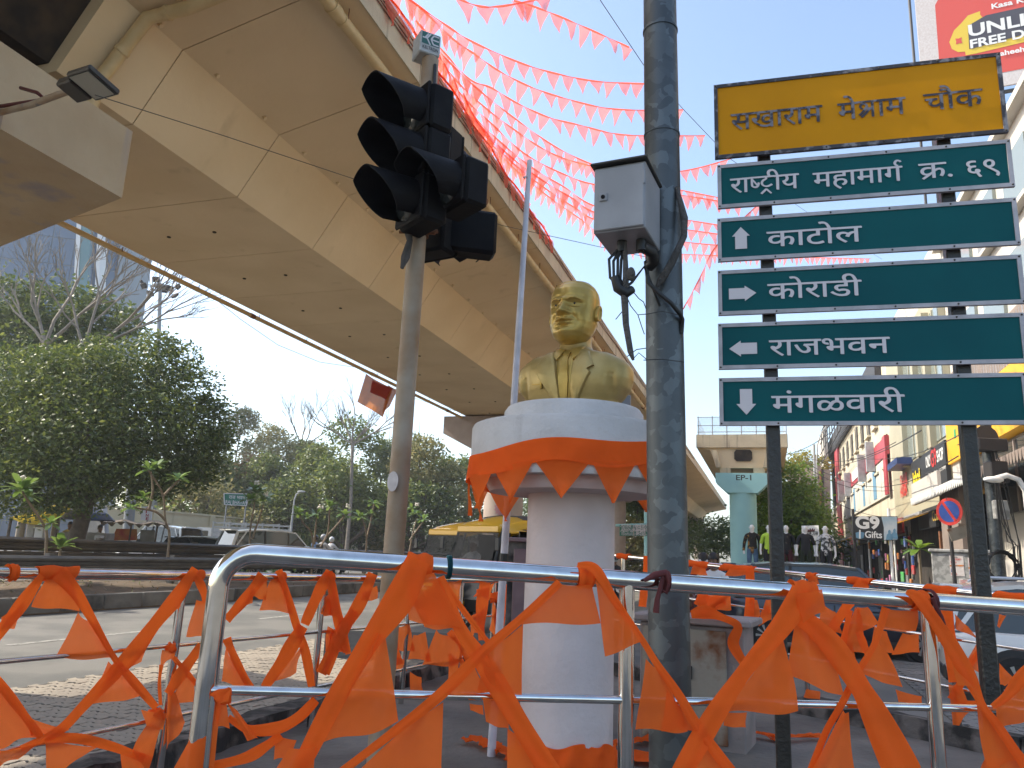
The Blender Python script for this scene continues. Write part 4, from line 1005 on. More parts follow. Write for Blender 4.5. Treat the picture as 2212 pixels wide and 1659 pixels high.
bands(I_, FP, c3, [(1330, 655, 26), (1400, 690, 72), (1480, 800, 62), (1580, 950, 78), (1690, 1140, 85), (1765, 1300, 42), (1855, 1420, 44), (2030, 1680, 50)], .055)
cl(I_, FP, c3, [(1560, 950), (1690, 1120), (1735, 1200), (1630, 1190)], .05)
cl(I_, FP, c3, [(1722, 1215), (1850, 1410), (2010, 1610), (1786, 1652)], .045)
cl(I_, FP, c3, [(1785, 1600), (1965, 1605), (2020, 1720), (1735, 1720)], .03)
bands(I_, FP, c3, [(2100, 1030, 80), (1990, 1140, 75), (1900, 1250, 60), (1820, 1310, 30)], .05)
cl(I_, FP, c3, [(1830, 1290), (2040, 1100), (2060, 1350), (1875, 1440)], .04)
H_ = string('narrow twisted orange bunting hanging from the lower bars left of the sign post', FP.pt(1900, 1350))
bands(H_, FP, c3, [(1215, 745, 44), (1150, 950, 40), (1050, 1120, 40), (960, 1300, 38), (870, 1460, 44), (770, 1720, 44)], .01)
cl(H_, FP, c3, [(1165, 915), (1230, 1010), (1308, 1203), (1055, 1118)], .0)
cl(H_, FP, c3, [(1200, 748), (1396, 758), (1392, 882), (1180, 870)], -.01)
N_ = string('dirty orange bunting knotted to the lower bar at the rounded end of the railing', FP.pt(480, 1500))
part('knot', knot(FP.pt(*c1(1262, 1245), .02), (.038, .03, .03)), M['band'], N_, 180, world=True)
cl(N_, FP, c1, [(1190, 1300), (1262, 1255), (1210, 1720), (960, 1720)], .035, wave=.03)
cl(N_, FP, c1, [(1262, 1255), (1320, 1200), (1300, 1280), (1240, 1290)], .045)
cl(N_, FP, c1, [(1280, 1265), (1350, 1330), (1472, 1490), (1410, 1500)], .03)
cl(N_, FP, c1, [(1225, 1290), (1290, 1290), (1310, 1430), (1230, 1420)], .03)
bands(N_, FP, c1, [(1300, 1370, 40), (1420, 1440, 50), (1580, 1430, 70), (1700, 1370, 60), (1800, 1270, 45)], .0)
bands(N_, FP, c1, [(1190, 1650, 50), (1400, 1600, 60), (1520, 1530, 55), (1600, 1470, 50)], -.02)
cl(N_, FP, c1, [(1570, 1470), (1690, 1500), (1650, 1600), (1560, 1610)], -.03)
# --- left railing
l1 = string('orange bunting looped over the rail left of the rounded railing end', LP.pt(130, 1240))
lw(l1, 122, .24)
bands(l1, LP, c1, [(335, 545, 110), (430, 655, 66), (530, 820, 48), (650, 1030, 38), (760, 1165, 48), (890, 1315, 42)], .05)
cl(l1, LP, c1, [(270, 570), (392, 560), (450, 765), (178, 738)], .03)
cl(l1, LP, c1, [(445, 770), (530, 825), (655, 1038), (333, 1030)], .03)
cl(l1, LP, c1, [(615, 1050), (705, 1105), (805, 1250), (512, 1302)], .03)
l2 = string('orange bunting running from the rail joint down across the paved verge', LP.pt(418, 1240))
lw(l2, 422, .10)
bands(l2, LP, c1, [(1112, 520, 44), (1010, 680, 76), (880, 840, 62), (760, 1000, 92), (640, 1130, 84), (480, 1300, 54), (330, 1450, 46), (120, 1545, 30)], .05)
cl(l2, LP, c1, [(1075, 585), (1090, 560), (1030, 740), (935, 790)], .03)
cl(l2, LP, c1, [(885, 865), (870, 880), (815, 1050), (690, 1112)], .03)
lw(l2, 24, .05)
bands(l2, LP, c1, [(240, 560, 40), (120, 730, 70), (0, 880, 66), (-120, 1000, 60)], .05)
cl(l2, LP, c1, [(10, 800), (130, 690), (80, 862), (-10, 862)], .03)
l3 = string('orange bunting heaped round the lowest bar at the paved verge', LP.pt(100, 1590))
bands(l3, LP, c1, [(-60, 1100, 50), (110, 1320, 54), (230, 1480, 40)], .05)
cl(l3, LP, c1, [(-60, 1130), (10, 1180), (220, 1480), (-60, 1550)], .03)
cl(l3, LP, c1, [(150, 1365), (395, 1440), (330, 1470), (170, 1470)], .03)
bands(l3, LP, c1, [(260, 1490, 46), (440, 1490, 64), (620, 1530, 50), (760, 1580, 50), (860, 1620, 60)], .05)
cl(l3, LP, c1, [(255, 1490), (560, 1540), (430, 1620), (262, 1730)], .03)
cl(l3, LP, c1, [(-60, 1570), (255, 1500), (90, 1610), (-60, 1660)], .04)
cl(l3, LP, c1, [(690, 1550), (820, 1590), (840, 1700), (700, 1690)], .02)
l4 = string('orange bunting knotted low on the railing post by the verge', LP.pt(340, 1545))
part('knot', knot(LP.pt(*c1(885, 1350), .03), (.06, .05, .045)), M['band'], l4, 180, world=True)
part('knot', knot(LP.pt(*c1(972, 975), .02), (.045, .04, .04)), M['band'], l4, 180, world=True)
cl(l4, LP, c1, [(800, 1325), (950, 1345), (935, 1445), (835, 1420)], .07)
cl(l4, LP, c1, [(850, 1390), (920, 1430), (835, 1680), (748, 1560)], .05)
cl(l4, LP, c1, [(955, 1190), (1000, 1230), (1062, 1405), (940, 1560)], .04)
cl(l4, LP, c1, [(925, 985), (1002, 985), (990, 1030), (912, 1075)], .04)
bands(l4, LP, c1, [(920, 1070, 22), (908, 1170, 18), (915, 1300, 22)], .04)
bands(l4, LP, c1, [(990, 1030, 26), (1060, 1110, 30), (1120, 1180, 30)], .04)
bands(l4, LP, c1, [(1150, 960, 46), (1050, 1095, 62), (955, 1235, 50)], .05)
cl(l4, LP, c1, [(1050, 1110), (1110, 1150), (1112, 1285), (965, 1285)], .03)
l5 = string('orange bunting hanging in peaks from the left railing behind the rounded end', LP.pt(600, 1245))
bands(l5, LP, c1, [(1115, 555, 50), (1150, 630, 44), (1175, 710, 40)], .04)
cl(l5, LP, c1, [(1120, 700), (1180, 700), (1175, 912), (1055, 908)], .03)
for uu in (603, 712): lw(l5, uu, .09)
bands(l5, LP, c1, [(1588, 530, 42), (1640, 680, 36), (1690, 850, 44), (1740, 1000, 54), (1775, 1195, 36)], .05)
cl(l5, LP, c1, [(1545, 590), (1600, 560), (1657, 776), (1475, 755)], .03)
bands(l5, LP, c1, [(1500, 560, 62), (1400, 690, 54), (1290, 815, 50)], .05)
cl(l5, LP, c1, [(1430, 620), (1440, 640), (1436, 718), (1300, 800)], .03)
cl(l5, LP, c1, [(1470, 590), (1520, 580), (1515, 705), (1440, 680)], .03)
bands(l5, LP, c1, [(1725, 850, 64), (1620, 1030, 74), (1505, 1200, 42)], .06)
cl(l5, LP, c1, [(1745, 930), (1720, 980), (1690, 1120), (1540, 1175)], .04)
bands(l5, LP, c1, [(1290, 920, 50), (1350, 1060, 42), (1425, 1200, 46)], .05)
cl(l5, LP, c1, [(1285, 960), (1340, 1060), (1425, 1200), (1255, 1170)], .03)
bands(l5, LP, c1, [(1880, 535, 48), (1810, 670, 64), (1735, 840, 46)], .05)
bands(l5, LP, c1, [(1890, 590, 34), (1930, 780, 38), (1985, 1010, 36)], .04)
cl(l5, LP, c1, [(1870, 850), (1985, 890), (1965, 995), (1845, 985)], .03)
cl(l5, LP, c1, [(1845, 690), (1890, 640), (1906, 795), (1840, 790)], .03)
bands(l5, LP, c1, [(2020, 760, 62), (1905, 960, 62), (1830, 1120, 52)], .06)
l6 = string('orange bunting draped along the left railing behind the traffic signal pole', LP.pt(800, 1250))
lw(l6, 800, .09)
bands(l6, LP, c2, [(10, 540, 44), (65, 820, 46), (115, 1000, 36)], .05)
bands(l6, LP, c2, [(265, 550, 60), (190, 720, 66), (90, 890, 56), (-10, 1120, 52)], .05)
cl(l6, LP, c2, [(195, 650), (290, 620), (300, 695), (180, 710)], .03)
cl(l6, LP, c2, [(0, 690), (40, 700), (45, 790), (-30, 780)], .03)
cl(l6, LP, c2, [(20, 870), (110, 900), (90, 1000), (10, 1000)], .03)
cl(l6, LP, c2, [(380, 860), (470, 830), (500, 1000), (370, 975)], .03)
cl(l6, LP, c2, [(500, 900), (560, 880), (600, 1050), (470, 1040)], .03)
bands(l6, LP, c2, [(360, 870, 36), (390, 960, 34), (410, 1070, 50)], .03)
cl(l6, LP, c2, [(370, 1000), (440, 1040), (455, 1110), (390, 1100)], .02)
l7 = string('tangle of orange bunting at the far end of the left railing by the rickshaw', LP.pt(1000, 1290))
cl(l7, LP, c2, [(690, 600), (770, 585), (760, 690), (700, 720)], .03)
cl(l7, LP, c2, [(620, 870), (720, 900), (800, 1060), (560, 1080)], .03)
cl(l7, LP, c2, [(690, 1000), (790, 1050), (730, 1150), (690, 1200)], .03)
bands(l7, LP, c2, [(700, 880, 34), (770, 960, 36), (810, 1060, 30)], .05)
cl(l7, LP, c2, [(860, 640), (960, 600), (930, 700), (850, 680)], .03)
bands(l7, LP, c2, [(905, 600, 60), (890, 700, 64), (880, 850, 44), (890, 930, 40)], .05)
cl(l7, LP, c2, [(830, 790), (900, 730), (890, 890), (810, 900)], .03)
cl(l7, LP, c2, [(930, 870), (950, 700), (985, 800), (960, 910)], .03)
part('knot', knot(LP.pt(*c2(965, 690), .05), (.10, .08, .07)), M['band'], l7, 180, world=True)
bands(l7, LP, c2, [(1010, 610, 44), (1000, 740, 40), (990, 850, 46)], .06)
cl(l7, LP, c2, [(1020, 650), (1050, 700), (1030, 820), (1000, 800)], .03)
cl(l7, LP, c2, [(1045, 590), (1138, 590), (1138, 618), (1050, 612)], .0)
cl(l7, LP, c2, [(1020, 480), (1138, 370), (1120, 430), (1030, 500)], .0)
cl(l7, LP, c2, [(480, 1110), (540, 1140), (560, 1230), (480, 1320)], -.1)
# --- right rear railing
r1 = string('orange bunting on the rear railing near the two men', BP.pt(1520, 1230))
bw_(r1, 1510, .30); bw_(r1, 1348, .2)
cl(r1, BP, c3, [(120, 500), (185, 520), (200, 560), (100, 555)], .05)
bands(r1, BP, c3, [(140, 680, 80), (220, 720, 70), (300, 700, 60)], .04)
cl(r1, BP, c3, [(140, 670), (330, 660), (240, 770), (150, 760)], .05)
cl(r1, BP, c3, [(240, 740), (330, 650), (335, 760), (260, 760)], .04)
bands(r1, BP, c2, [(1828, 450, 36), (1820, 560, 40), (1800, 740, 46)], .04)
r2 = string('orange bunting slung over the rear railing beside the rusty cabinet', BP.pt(1600, 1240))
bw_(r2, 1600, .42); bw_(r2, 1623, .12)
cl(r2, BP, c3, [(325, 520), (425, 530), (430, 560), (300, 565)], .06)
bands(r2, BP, c3, [(440, 530, 40), (440, 700, 54), (430, 850, 48), (410, 1060, 44)], .06)
cl(r2, BP, c3, [(440, 690), (480, 700), (500, 790), (430, 830)], .05)
cl(r2, BP, c3, [(500, 770), (540, 730), (580, 800), (490, 850)], .04)
cl(r2, BP, c3, [(530, 700), (590, 690), (580, 770), (510, 790)], .04)
cl(r2, BP, c3, [(735, 1270), (760, 1210), (840, 1220), (830, 1345)], .03)
r3 = string('thick tangle of orange bunting on the rear railing before the dark car', BP.pt(1850, 1300))
bw_(r3, 1755, .10); bw_(r3, 1860, .24)
cl(r3, BP, c3, [(790, 560), (815, 560), (840, 620), (755, 620)], .05)
bands(r3, BP, c3, [(1090, 600, 70), (990, 740, 60), (900, 880, 50), (840, 980, 50)], .06)
cl(r3, BP, c3, [(850, 720), (930, 770), (970, 900), (835, 860)], .04)
cl(r3, BP, c3, [(1040, 740), (1070, 750), (1095, 1000), (930, 1010)], .05)
cl(r3, BP, c3, [(1050, 740), (1110, 740), (1175, 832), (1050, 900)], .04)
cl(r3, BP, c3, [(920, 920), (1010, 900), (1050, 1080), (960, 1060)], .05)
bands(r3, BP, c3, [(1010, 760, 30), (980, 900, 34), (960, 1010, 40)], .07)
bands(r3, BP, c3, [(1060, 880, 40), (1090, 960, 40), (1130, 1050, 36)], .06)
cl(r3, BP, c3, [(1150, 850), (1220, 880), (1260, 1010), (1130, 980)], .04)
cl(r3, BP, c3, [(1310, 890), (1400, 895), (1410, 1000), (1250, 1010)], .04)
cl(r3, BP, c3, [(1270, 1210), (1420, 1250), (1420, 1290), (1290, 1285)], .03)
r4 = string('orange bunting at the rear railing post before the white car', BP.pt(2045, 1300))
bw_(r4, 2035, .26); bw_(r4, 2200, .36)
bands(r4, BP, c3, [(1535, 650, 70), (1560, 850, 90), (1590, 1010, 70), (1600, 1170, 60)], .06)
cl(r4, BP, c3, [(1500, 830), (1600, 860), (1590, 950), (1480, 930)], .05)
cl(r4, BP, c3, [(1608, 780), (1680, 850), (1745, 925), (1612, 865)], .04)
cl(r4, BP, c3, [(1745, 920), (1785, 950), (1810, 1150), (1655, 1075)], .04)
bands(r4, BP, c3, [(1780, 960, 30), (1700, 1060, 40), (1640, 1180, 40), (1590, 1270, 60)], .05)
cl(r4, BP, c3, [(1570, 1180), (1640, 1180), (1700, 1330), (1600, 1450)], .05)
cl(r4, BP, c3, [(1860, 1060), (1950, 1150), (1890, 1190), (1860, 1180)], .04)
bands(r4, BP, c3, [(1600, 1280, 36), (1720, 1300, 46), (1830, 1300, 40)], .05)
cl(r4, BP, c3, [(1860, 780), (1900, 790), (1860, 860), (1850, 850)], .03)
# loose strips lying in the island
def floor_strip(label, pts, wd):
    s_ = thing('fallen_bunting', label, 'bunting', onz(*pts[0], .215), group='bunting lying on the island floor'); P = [onz(u, v, .215) for u, v in pts]; mb = MB(); rows = []
    for i in range(len(P) * 5 - 4):
        f = i / 5; k = min(int(f), len(P) - 2); p = P[k].lerp(P[k+1], f - k); d = (P[k+1] - P[k]).normalized(); n = Vector((-d.y, d.x, 0))
        rows.append([p + n * wd * x * (1 + .3 * math.sin(i)) + Vector((0, 0, .012 + .03 * abs(math.sin(i * 1.3 + x * 5)))) for x in (-.5, -.25, 0, .25, .5)])
    mb.sweep(rows, False, False); part('band', mb, M['band'], s_, 180, world=True)
    k = len(P) // 2; part('pennant', MB().grid(lambda a, b: P[k].lerp(P[min(k+1, len(P)-1)], a * (1 - b)) + Vector((.12 * b, -.2 * b, .02 + .015 * math.sin(a * 9 + b * 5))), 8, 8), M['cloth'], s_, 180, world=True)
floor_strip('orange bunting lying on the island floor left of the pedestal', [c2(800, 1505), c2(900, 1530), c2(960, 1560), c2(1040, 1590), c2(1080, 1640)], .14)
floor_strip('orange bunting lying on the floor between steel pole and cabinet', [c2(1640, 1540), c2(1750, 1530), c2(1900, 1500), c3(130, 1440)], .12)
floor_strip('orange bunting trailing on the floor behind the left sign post', [c3(200, 1430), c3(330, 1460), c3(480, 1480), c3(640, 1500), c3(850, 1490)], .10)
floor_strip('orange bunting pile at the steel pole foot', [c2(1640, 1620), c2(1740, 1590), c2(1860, 1640), c3(60, 1650)], .2)
# cloth along the cabinet top falling down its side
cbs = string('orange bunting lying over the slab of the rusty cabinet', at(1560, 1330, 6.3)); CBP = Pl(at(1400, 1340, 6.45), at(1616, 1340, 6.25))
bands(cbs, CBP, c3, [(105, 785, 40), (180, 770, 70), (280, 800, 44), (370, 850, 44), (345, 950, 60), (405, 1060, 50)], .10)
cl(cbs, CBP, c3, [(150, 740), (250, 745), (230, 800), (140, 800)], .08)
# maroon ribbon ties and teal cord
rib = thing('ribbon', 'maroon ribbon knotted on the rail in front of the steel pole', 'ribbon', FP.pt(1430, 1255)); rc = rail_at(FP, F0, fd, 1432, 1255)
wrap(rib, rc, fd, .03, r=.033, mtl=M['maroon_cloth'], toward=FP.n)
part('bow', MB().tube([FP.pt(*c2(1810, 590), .04), FP.pt(*c2(1870, 560), .05), FP.pt(*c2(1930, 545), .05), FP.pt(*c2(1950, 600), .05), FP.pt(*c2(1935, 660), .045), FP.pt(*c2(1905, 640), .045), FP.pt(*c2(1915, 570), .05)], [.006, .012, .012, .007, .008, .006, .008], 8), M['maroon_cloth'], rib, 60, world=True)
part('tail', MB().tube([FP.pt(*c2(1915, 560), .05), FP.pt(*c2(1905, 620), .05), FP.pt(*c2(1885, 700), .045), FP.pt(*c2(1878, 775), .045)], [.006, .007, .009, .011], 8), M['maroon_cloth'], rib, 60, world=True)
rib2 = thing('ribbon', 'maroon ribbon tying orange cloth to the railing post by the sign', 'ribbon', FP.pt(1995, 1290)); rc2 = rail_at(FP, F0, fd, 2005, 1290)
wrap(rib2, rc2, fd, .022, r=.04, mtl=M['maroon_cloth'], toward=FP.n)
part('tail', MB().tube([FP.pt(*c3(1480, 690), .05), FP.pt(*c3(1500, 740), .05), FP.pt(*c3(1530, 800), .05), FP.pt(*c3(1550, 850), .05)], [.008, .009, .009, .006], 8), M['maroon_cloth'], rib2, 60, world=True)
tl = thing('cord', 'teal plastic cord looped round the top rail near the rickshaws', 'cord', FP.pt(965, 1220)); tcx = rail_at(FP, F0, fd, 966, 1220)
for k in range(3): wrap(tl, tcx + fd.normalized() * (.005 * k), fd, .004, r=.032, a0=-180, a1=170, mtl=M['tealcord'], toward=FP.n)

# ================================================================== drape round the drum, cloth at the foot
dp = thing('drape', 'orange cloth band with hanging points nailed round the pedestal drum', 'drape', (PX, PY, zr + .2))
bt_, bb_ = zr + .06, zr - .085
def drum_pt(a, z, o): return Vector((PX + (dr + .006 + o) * math.sin(a), PY - (dr + .006 + o) * math.cos(a), z))
def bandfn(s, t):
    a = q3(-math.pi, math.pi, s); sl = .055 * math.sin(a * 1.0 + .7) - .015 * math.sin(a * 5)
    return drum_pt(a, q3(bt_ + sl, bb_ + sl - .012 * math.sin(a * 7), t), .004 + .006 * math.sin(a * 9 + t * 3) * t + .01 * t)
part('band', MB().grid(bandfn, 120, 5), M['band'], dp, 180, world=True)
rnd = random.Random(3); a = -math.pi
while a < math.pi:
    wd = rnd.uniform(.40, .56); L_ = rnd.uniform(.18, .25); a0_ = a
    def pf(s, t, a0_=a0_, wd=wd, L_=L_, ph=rnd.uniform(0, 6)):
        aa = a0_ + wd * (.5 + (s - .5) * (1 - t)); sl = .055 * math.sin(aa + .7) - .015 * math.sin(aa * 5)
        return drum_pt(aa, bb_ + .02 + sl - L_ * t, .012 + .02 * t * math.sin(s * 4 + ph) + .015 * math.sin(t * 3 + ph) * t - .02 * t)
    part('pennant', MB().grid(pf, 8, 9), M['cloth'], dp, 180, world=True); a += wd
ft = thing('foot_cloth', 'crumpled orange cloth wound round the foot of the pedestal', 'cloth', (PX, PY, .2))
def ff(s, t):
    a = q3(-math.pi, math.pi, s); r_ = cr * 1.03 + .012 + .05 * t + .022 * noise.noise(Vector((math.sin(a) * 4, math.cos(a) * 4, t * 5))) + .012 * math.sin(a * 13 + t * 6)
    return Vector((PX + r_ * math.sin(a), PY - r_ * math.cos(a), .205 + .30 * (1 - t) + .03 * (1 - t) * math.sin(a * 2 + 1) + .012 * math.sin(9 * a + t * 8)))
part('wrap', MB().grid(ff, 110, 18), M['band'], ft, 180, world=True)
M['redgold'] = mat('red_gold_brocade', (.20, .02, .015), .7, col2=(.35, .20, .03), scale=40, lo=.55, hi=.6)
part('brocade_trim', MB().grid(lambda s, t: Vector((PX + (cr * 1.05 + .085 + .02 * math.sin(s * 30)) * math.sin(q3(-1.0, 1.1, s)), PY - (cr * 1.05 + .085 + .02 * math.sin(s * 30)) * math.cos(q3(-1.0, 1.1, s)), .21 + .05 * t + .02 * math.sin(s * 17))), 40, 3), M['redgold'], ft, 180, world=True)

# ================================================================== bunting strings in the sky
W_ = [at(1283, -20, 13), at(1390, 140, 15.5), at(1475, 235, 18), at(1580, 345, 21), at(1760, 470, 30), at(1905, 560, 40)]
solo('wire', MB().tube([W_[0] + (W_[0] - W_[1]) * 2] + W_, .008, 5), M['wire'], 'thin overhead wire that the sky bunting strings are tied to', 'wire')
def par_pt(u, v): return ont(u, v, -4.84)
def smooth(P, n=8):
    out = []
    for i in range(len(P) - 1):
        a, b, c, d = P[max(i-1, 0)], P[i], P[i+1], P[min(i+2, len(P)-1)]
        for k in range(n):
            f = k / n; out.append(.5 * ((2*b) + (c-a)*f + (2*a-5*b+4*c-d)*f*f + (3*b-a-3*c+d)*f**3))
    return out + [P[-1]]
def sky_string(label, uvs, d1, pitch=.50, drop=.42, d0=None, wdt=.035):
    p0 = par_pt(*uvs[0]) if d0 is None else at(*uvs[0], d0); D0 = p0.y; n = len(uvs) - 1
    cum = [0]
    for a, b in zip(uvs[:-1], uvs[1:]): cum.append(cum[-1] + math.hypot(b[0]-a[0], b[1]-a[1]))
    P = [at(u, v, D0 + (d1 - D0) * (c / cum[-1]) ** .9) for (u, v), c in zip(uvs, cum)]
    S = smooth(P, 10); t_ = thing('bunting_string', label, 'bunting', S[0], group='bunting strings across the sky')
    mb = MB(); rows = []
    for i, p in enumerate(S):
        d = (S[min(i+1, len(S)-1)] - S[max(i-1, 0)]).normalized(); tw = .6 * math.sin(i * .7)
        q = (Vector((0, 0, 1)) - d * d.z).normalized(); r = d.cross(q); a = q * math.cos(tw) + r * math.sin(tw)
        rows.append([p + a * wdt * .5 + r * .006, p, p - a * wdt * .5 + r * .006])
    mb.sweep(rows, False, False); part('band', mb, M['thinband'], t_, 180, world=True)
    # pennants at equal steps
    rnd = random.Random(int(uvs[0][0] * 5 + uvs[0][1])); acc = 0; nxt = .15; L = 0
    for i in range(len(S) - 1):
        seg = (S[i+1] - S[i]).length
        while L + seg > nxt:
            c = S[i].lerp(S[i+1], (nxt - L) / seg); d = (S[i+1] - S[i]).normalized(); side = d.cross(Vector((0, 0, 1))).normalized()
            w2 = pitch * .5 * rnd.uniform(.82, .98); dr_ = drop * rnd.uniform(.8, 1.08); sw = rnd.uniform(-.28, .28); fl_ = rnd.uniform(-.12, .12); ph = rnd.uniform(0, 6)
            def pf(s, t):
                x = (s - .5) * 2 * w2 * (1 - t); return c + d * (x + fl_ * t * drop) + Vector((0, 0, -dr_ * t - .01)) + side * (sw * t * dr_ + .05 * math.sin(s * 5 + t * 3 + ph) * t * (1 - t) * 2)
            part('pennant', MB().grid(pf, 4, 5), M['thin'], t_, 180, world=True); nxt += pitch
        L += seg
    return t_
g2_ = lambda x, y: (705 + .343 * x, .343 * y)
sky_string('sky bunting string crossing the gap nearest the top of the steel pole', [g2_(1180, 5), g2_(1300, 40), g2_(1480, 110), g2_(1700, 205), g2_(1908, 300)], 14.6, d0=11.5)
sky_string('short sagging sky bunting string knotted beside the topmost one', [g2_(830, -8), g2_(960, 40), g2_(1100, 40), g2_(1330, -5), g2_(1460, -60)], 12, d0=10.6)
SS = [([(510, -10), (760, 165), (930, 270), (1230, 400), (1470, 470), (1720, 515), (2050, 530)], 16.3, 'second sky bunting string below the topmost, ending behind the steel pole'),
      ([(430, -70), (600, 60), (800, 250), (930, 340), (1090, 450), (1290, 550), (1500, 620), (1750, 680), (1990, 695), (2245, 692)], 18, 'third sky bunting string below the topmost, tied just past the steel pole'),
      ([(560, 130), (740, 330), (900, 500), (1040, 555), (1200, 650), (1400, 740), (1600, 790), (1800, 840), (1990, 855), (2385, 855)], 19.4, 'fourth sky bunting string below the topmost, level at the junction box top'),
      ([(640, 240), (760, 380), (950, 560), (1190, 750), (1450, 930), (1700, 1045), (1840, 1060), (2220, 1080), (2550, 1000)], 21, 'fifth sky bunting string, sagging behind the junction box lid'),
      ([(680, 300), (800, 490), (1000, 680), (1200, 830), (1350, 930), (1500, 1000), (1720, 1060), (2200, 1190), (2500, 1250)], 21.5, 'sixth sky bunting string passing behind the upper half of the junction box'),
      ([(740, 400), (850, 600), (1050, 790), (1250, 970), (1500, 1100), (1730, 1170), (2240, 1230), (2600, 1290)], 22, 'seventh sky bunting string passing behind the lock of the junction box'),
      ([(800, 500), (900, 700), (1100, 900), (1300, 1060), (1500, 1180), (1730, 1310), (2230, 1380), (2600, 1440)], 22.5, 'eighth sky bunting string passing behind the lower half of the junction box'),
      ([(860, 590), (960, 780), (1150, 980), (1350, 1130), (1550, 1250), (1730, 1350), (2230, 1440), (2650, 1500)], 23, 'ninth sky bunting string ending behind the national highway panel'),
      ([(910, 700), (1010, 870), (1180, 1060), (1400, 1240), (1600, 1380), (1850, 1550), (2230, 1600), (3000, 1620), (3430, 1630)], 38, 'lowest sky bunting string running on behind the sign panels'),
      ([(880, 640), (985, 825), (1165, 1020), (1375, 1185), (1575, 1315), (1740, 1400), (2230, 1520), (2700, 1560)], 25, 'tenth sky bunting string just above the lowest one')]
for pts, d1, lb in SS: sky_string(lb, [g2_(*p) for p in pts], d1)
sky_string('steep sky bunting string dropping beside the steel pole behind the signs', [(1640, 440), (1549, 530), (1510, 605), (1476, 668)], 20, d0=22, pitch=.6)
# flags leaning along the parapet itself
pf_ = thing('bunting_string', 'dense orange bunting laid along the flyover parapet', 'bunting', st(8, -4.8, 9.1), group='bunting strings across the sky')
S = [st(6.5 + i * .5, -4.78, 9.12 + .05 * math.sin(i * 1.7)) for i in range(22)]
part('band', MB().tube(S, .02, 5), M['band'], pf_, world=True)
for i in range(21):
    c = S[i]; d = SV; rr = random.Random(i)
    part('pennant', MB().grid(lambda s, t: c + d * ((s - .5) * .48 * (1 - t) + .25) + Vector((0, 0, -.42 * t)) + TV * (.03 + .05 * t + .03 * math.sin(s * 5 + t * 4 + i)), 4, 5), M['thin'], pf_, 180, world=True)
# the printed orange flag hanging from the flyover's far edge
fg = thing('flag', 'faded orange flag with a red printed emblem hanging below the flyover', 'flag', at(840, 830, 24)); 
FG = Pl(at(790, 810, 24), at(858, 850, 24.2)); fx = lambda x, y: (705 + .343 * x, 488 + .343 * y)
M['flagcloth'] = clothmat('faded_flag_cloth', (.50, .16, .035), (.62, .22, .05), .45, .06); M['flagprint'] = clothmat('flag_print', (.36, .05, .03), (.45, .07, .04), .4, .04)
cloth(fg, FG, [fx(250, 930), fx(420, 1020), fx(355, 1205), fx(195, 1105)], [0, 0, .0, .0], M['flagcloth'], .03, 'cloth', 5)
cloth(fg, FG, [fx(390, 1000), fx(450, 1030), fx(400, 1130), fx(350, 1190)], [0, 0, .05, .0], M['flagcloth'], .03, 'cloth', 6)
cloth(fg, FG, [fx(290, 970), fx(410, 1020), fx(375, 1095), fx(275, 1045)], [.06, .06, .06, .06], M['flagprint'], .01, 'printed_emblem', 5)
solo('wire', MB().tube([at(700, 560, 26), at(780, 800, 24.3), at(800, 815, 24.1), at(862, 850, 24.3), at(985, 888, 28)], .006, 5), M['palewire'], 'thin wire under the flyover edge carrying the printed flag', 'wire')
solo('wire', MB().tube([at(205, 205, 5.7), at(480, 292, 6.6), at(760, 385, 7.6), at(1085, 487, 9), at(1395, 555, 11)], .004, 5), M['wire'], 'dark wire stretched from the floodlight across to the steel pole', 'wire')
solo('wire', MB().tube([at(455, 638, 24), at(520, 690, 26), at(600, 745, 28), at(690, 782, 30), at(785, 796, 31), at(850, 828, 31)], .012, 5), M['palewire'], 'pale wire sagging under the flyover before the open sky', 'wire')
import numpy as np
# ================================================================== foliage
def leaf_mesh(name, cen, size, mtl, seed, aspect=.45, up=.3, drop=.0):
    rg = np.random.default_rng(seed); n = len(cen)
    d = rg.normal(size=(n, 3)); d[:, 2] = d[:, 2] * .6 - drop; d /= np.linalg.norm(d, axis=1)[:, None]
    r = rg.normal(size=(n, 3)); r[:, 2] += up; w_ = np.cross(d, r); w_ /= np.linalg.norm(w_, axis=1)[:, None]
    L = (size * rg.uniform(.65, 1.3, n))[:, None]; nn = np.cross(d, w_)
    a = cen; b = cen + d * L * .5 + w_ * L * aspect * .5; c = cen + d * L + nn * L * .12; e = cen + d * L * .5 - w_ * L * aspect * .5
    v = np.stack([a, b, c, e], 1).reshape(-1, 3)
    me = bpy.data.meshes.new(name); me.vertices.add(n * 4); me.vertices.foreach_set('co', v.ravel())
    me.loops.add(n * 4); me.loops.foreach_set('vertex_index', np.arange(n * 4)); me.polygons.add(n); me.polygons.foreach_set('loop_start', np.arange(n) * 4)
    me.update(calc_edges=True); me.materials.append(mtl); return me
def clump_points(clumps, n, seed, shell=.55):
    rg = np.random.default_rng(seed); vol = np.array([max(c[1]) ** 2 for c in clumps]); k = rg.choice(len(clumps), n, p=vol / vol.sum())
    d = rg.normal(size=(n, 3)); d /= np.linalg.norm(d, axis=1)[:, None]; rr = (shell + (1 - shell) * rg.random(n) ** .6) * (1 + .16 * rg.normal(size=n))
    c = np.array([list(q[0]) for q in clumps])[k]; r = np.array([list(q[1]) for q in clumps])[k]
    p = c + d * r * rr[:, None]
    # knock out sectors so that gaps remain
    h = np.sin(p[:, 0] * 2.1 + seed) * np.sin(p[:, 1] * 1.9 + 2) * np.sin(p[:, 2] * 2.3 + 1)
    return p[h < .30]
M['bark'] = mat('bark', (.13, .10, .075), .9, col2=(.08, .06, .045), scale=6, bump=.8)
M['paletwig'] = mat('pale_bare_bark', (.26, .22, .18), .85, col2=(.19, .16, .13), scale=6, bump=.4)
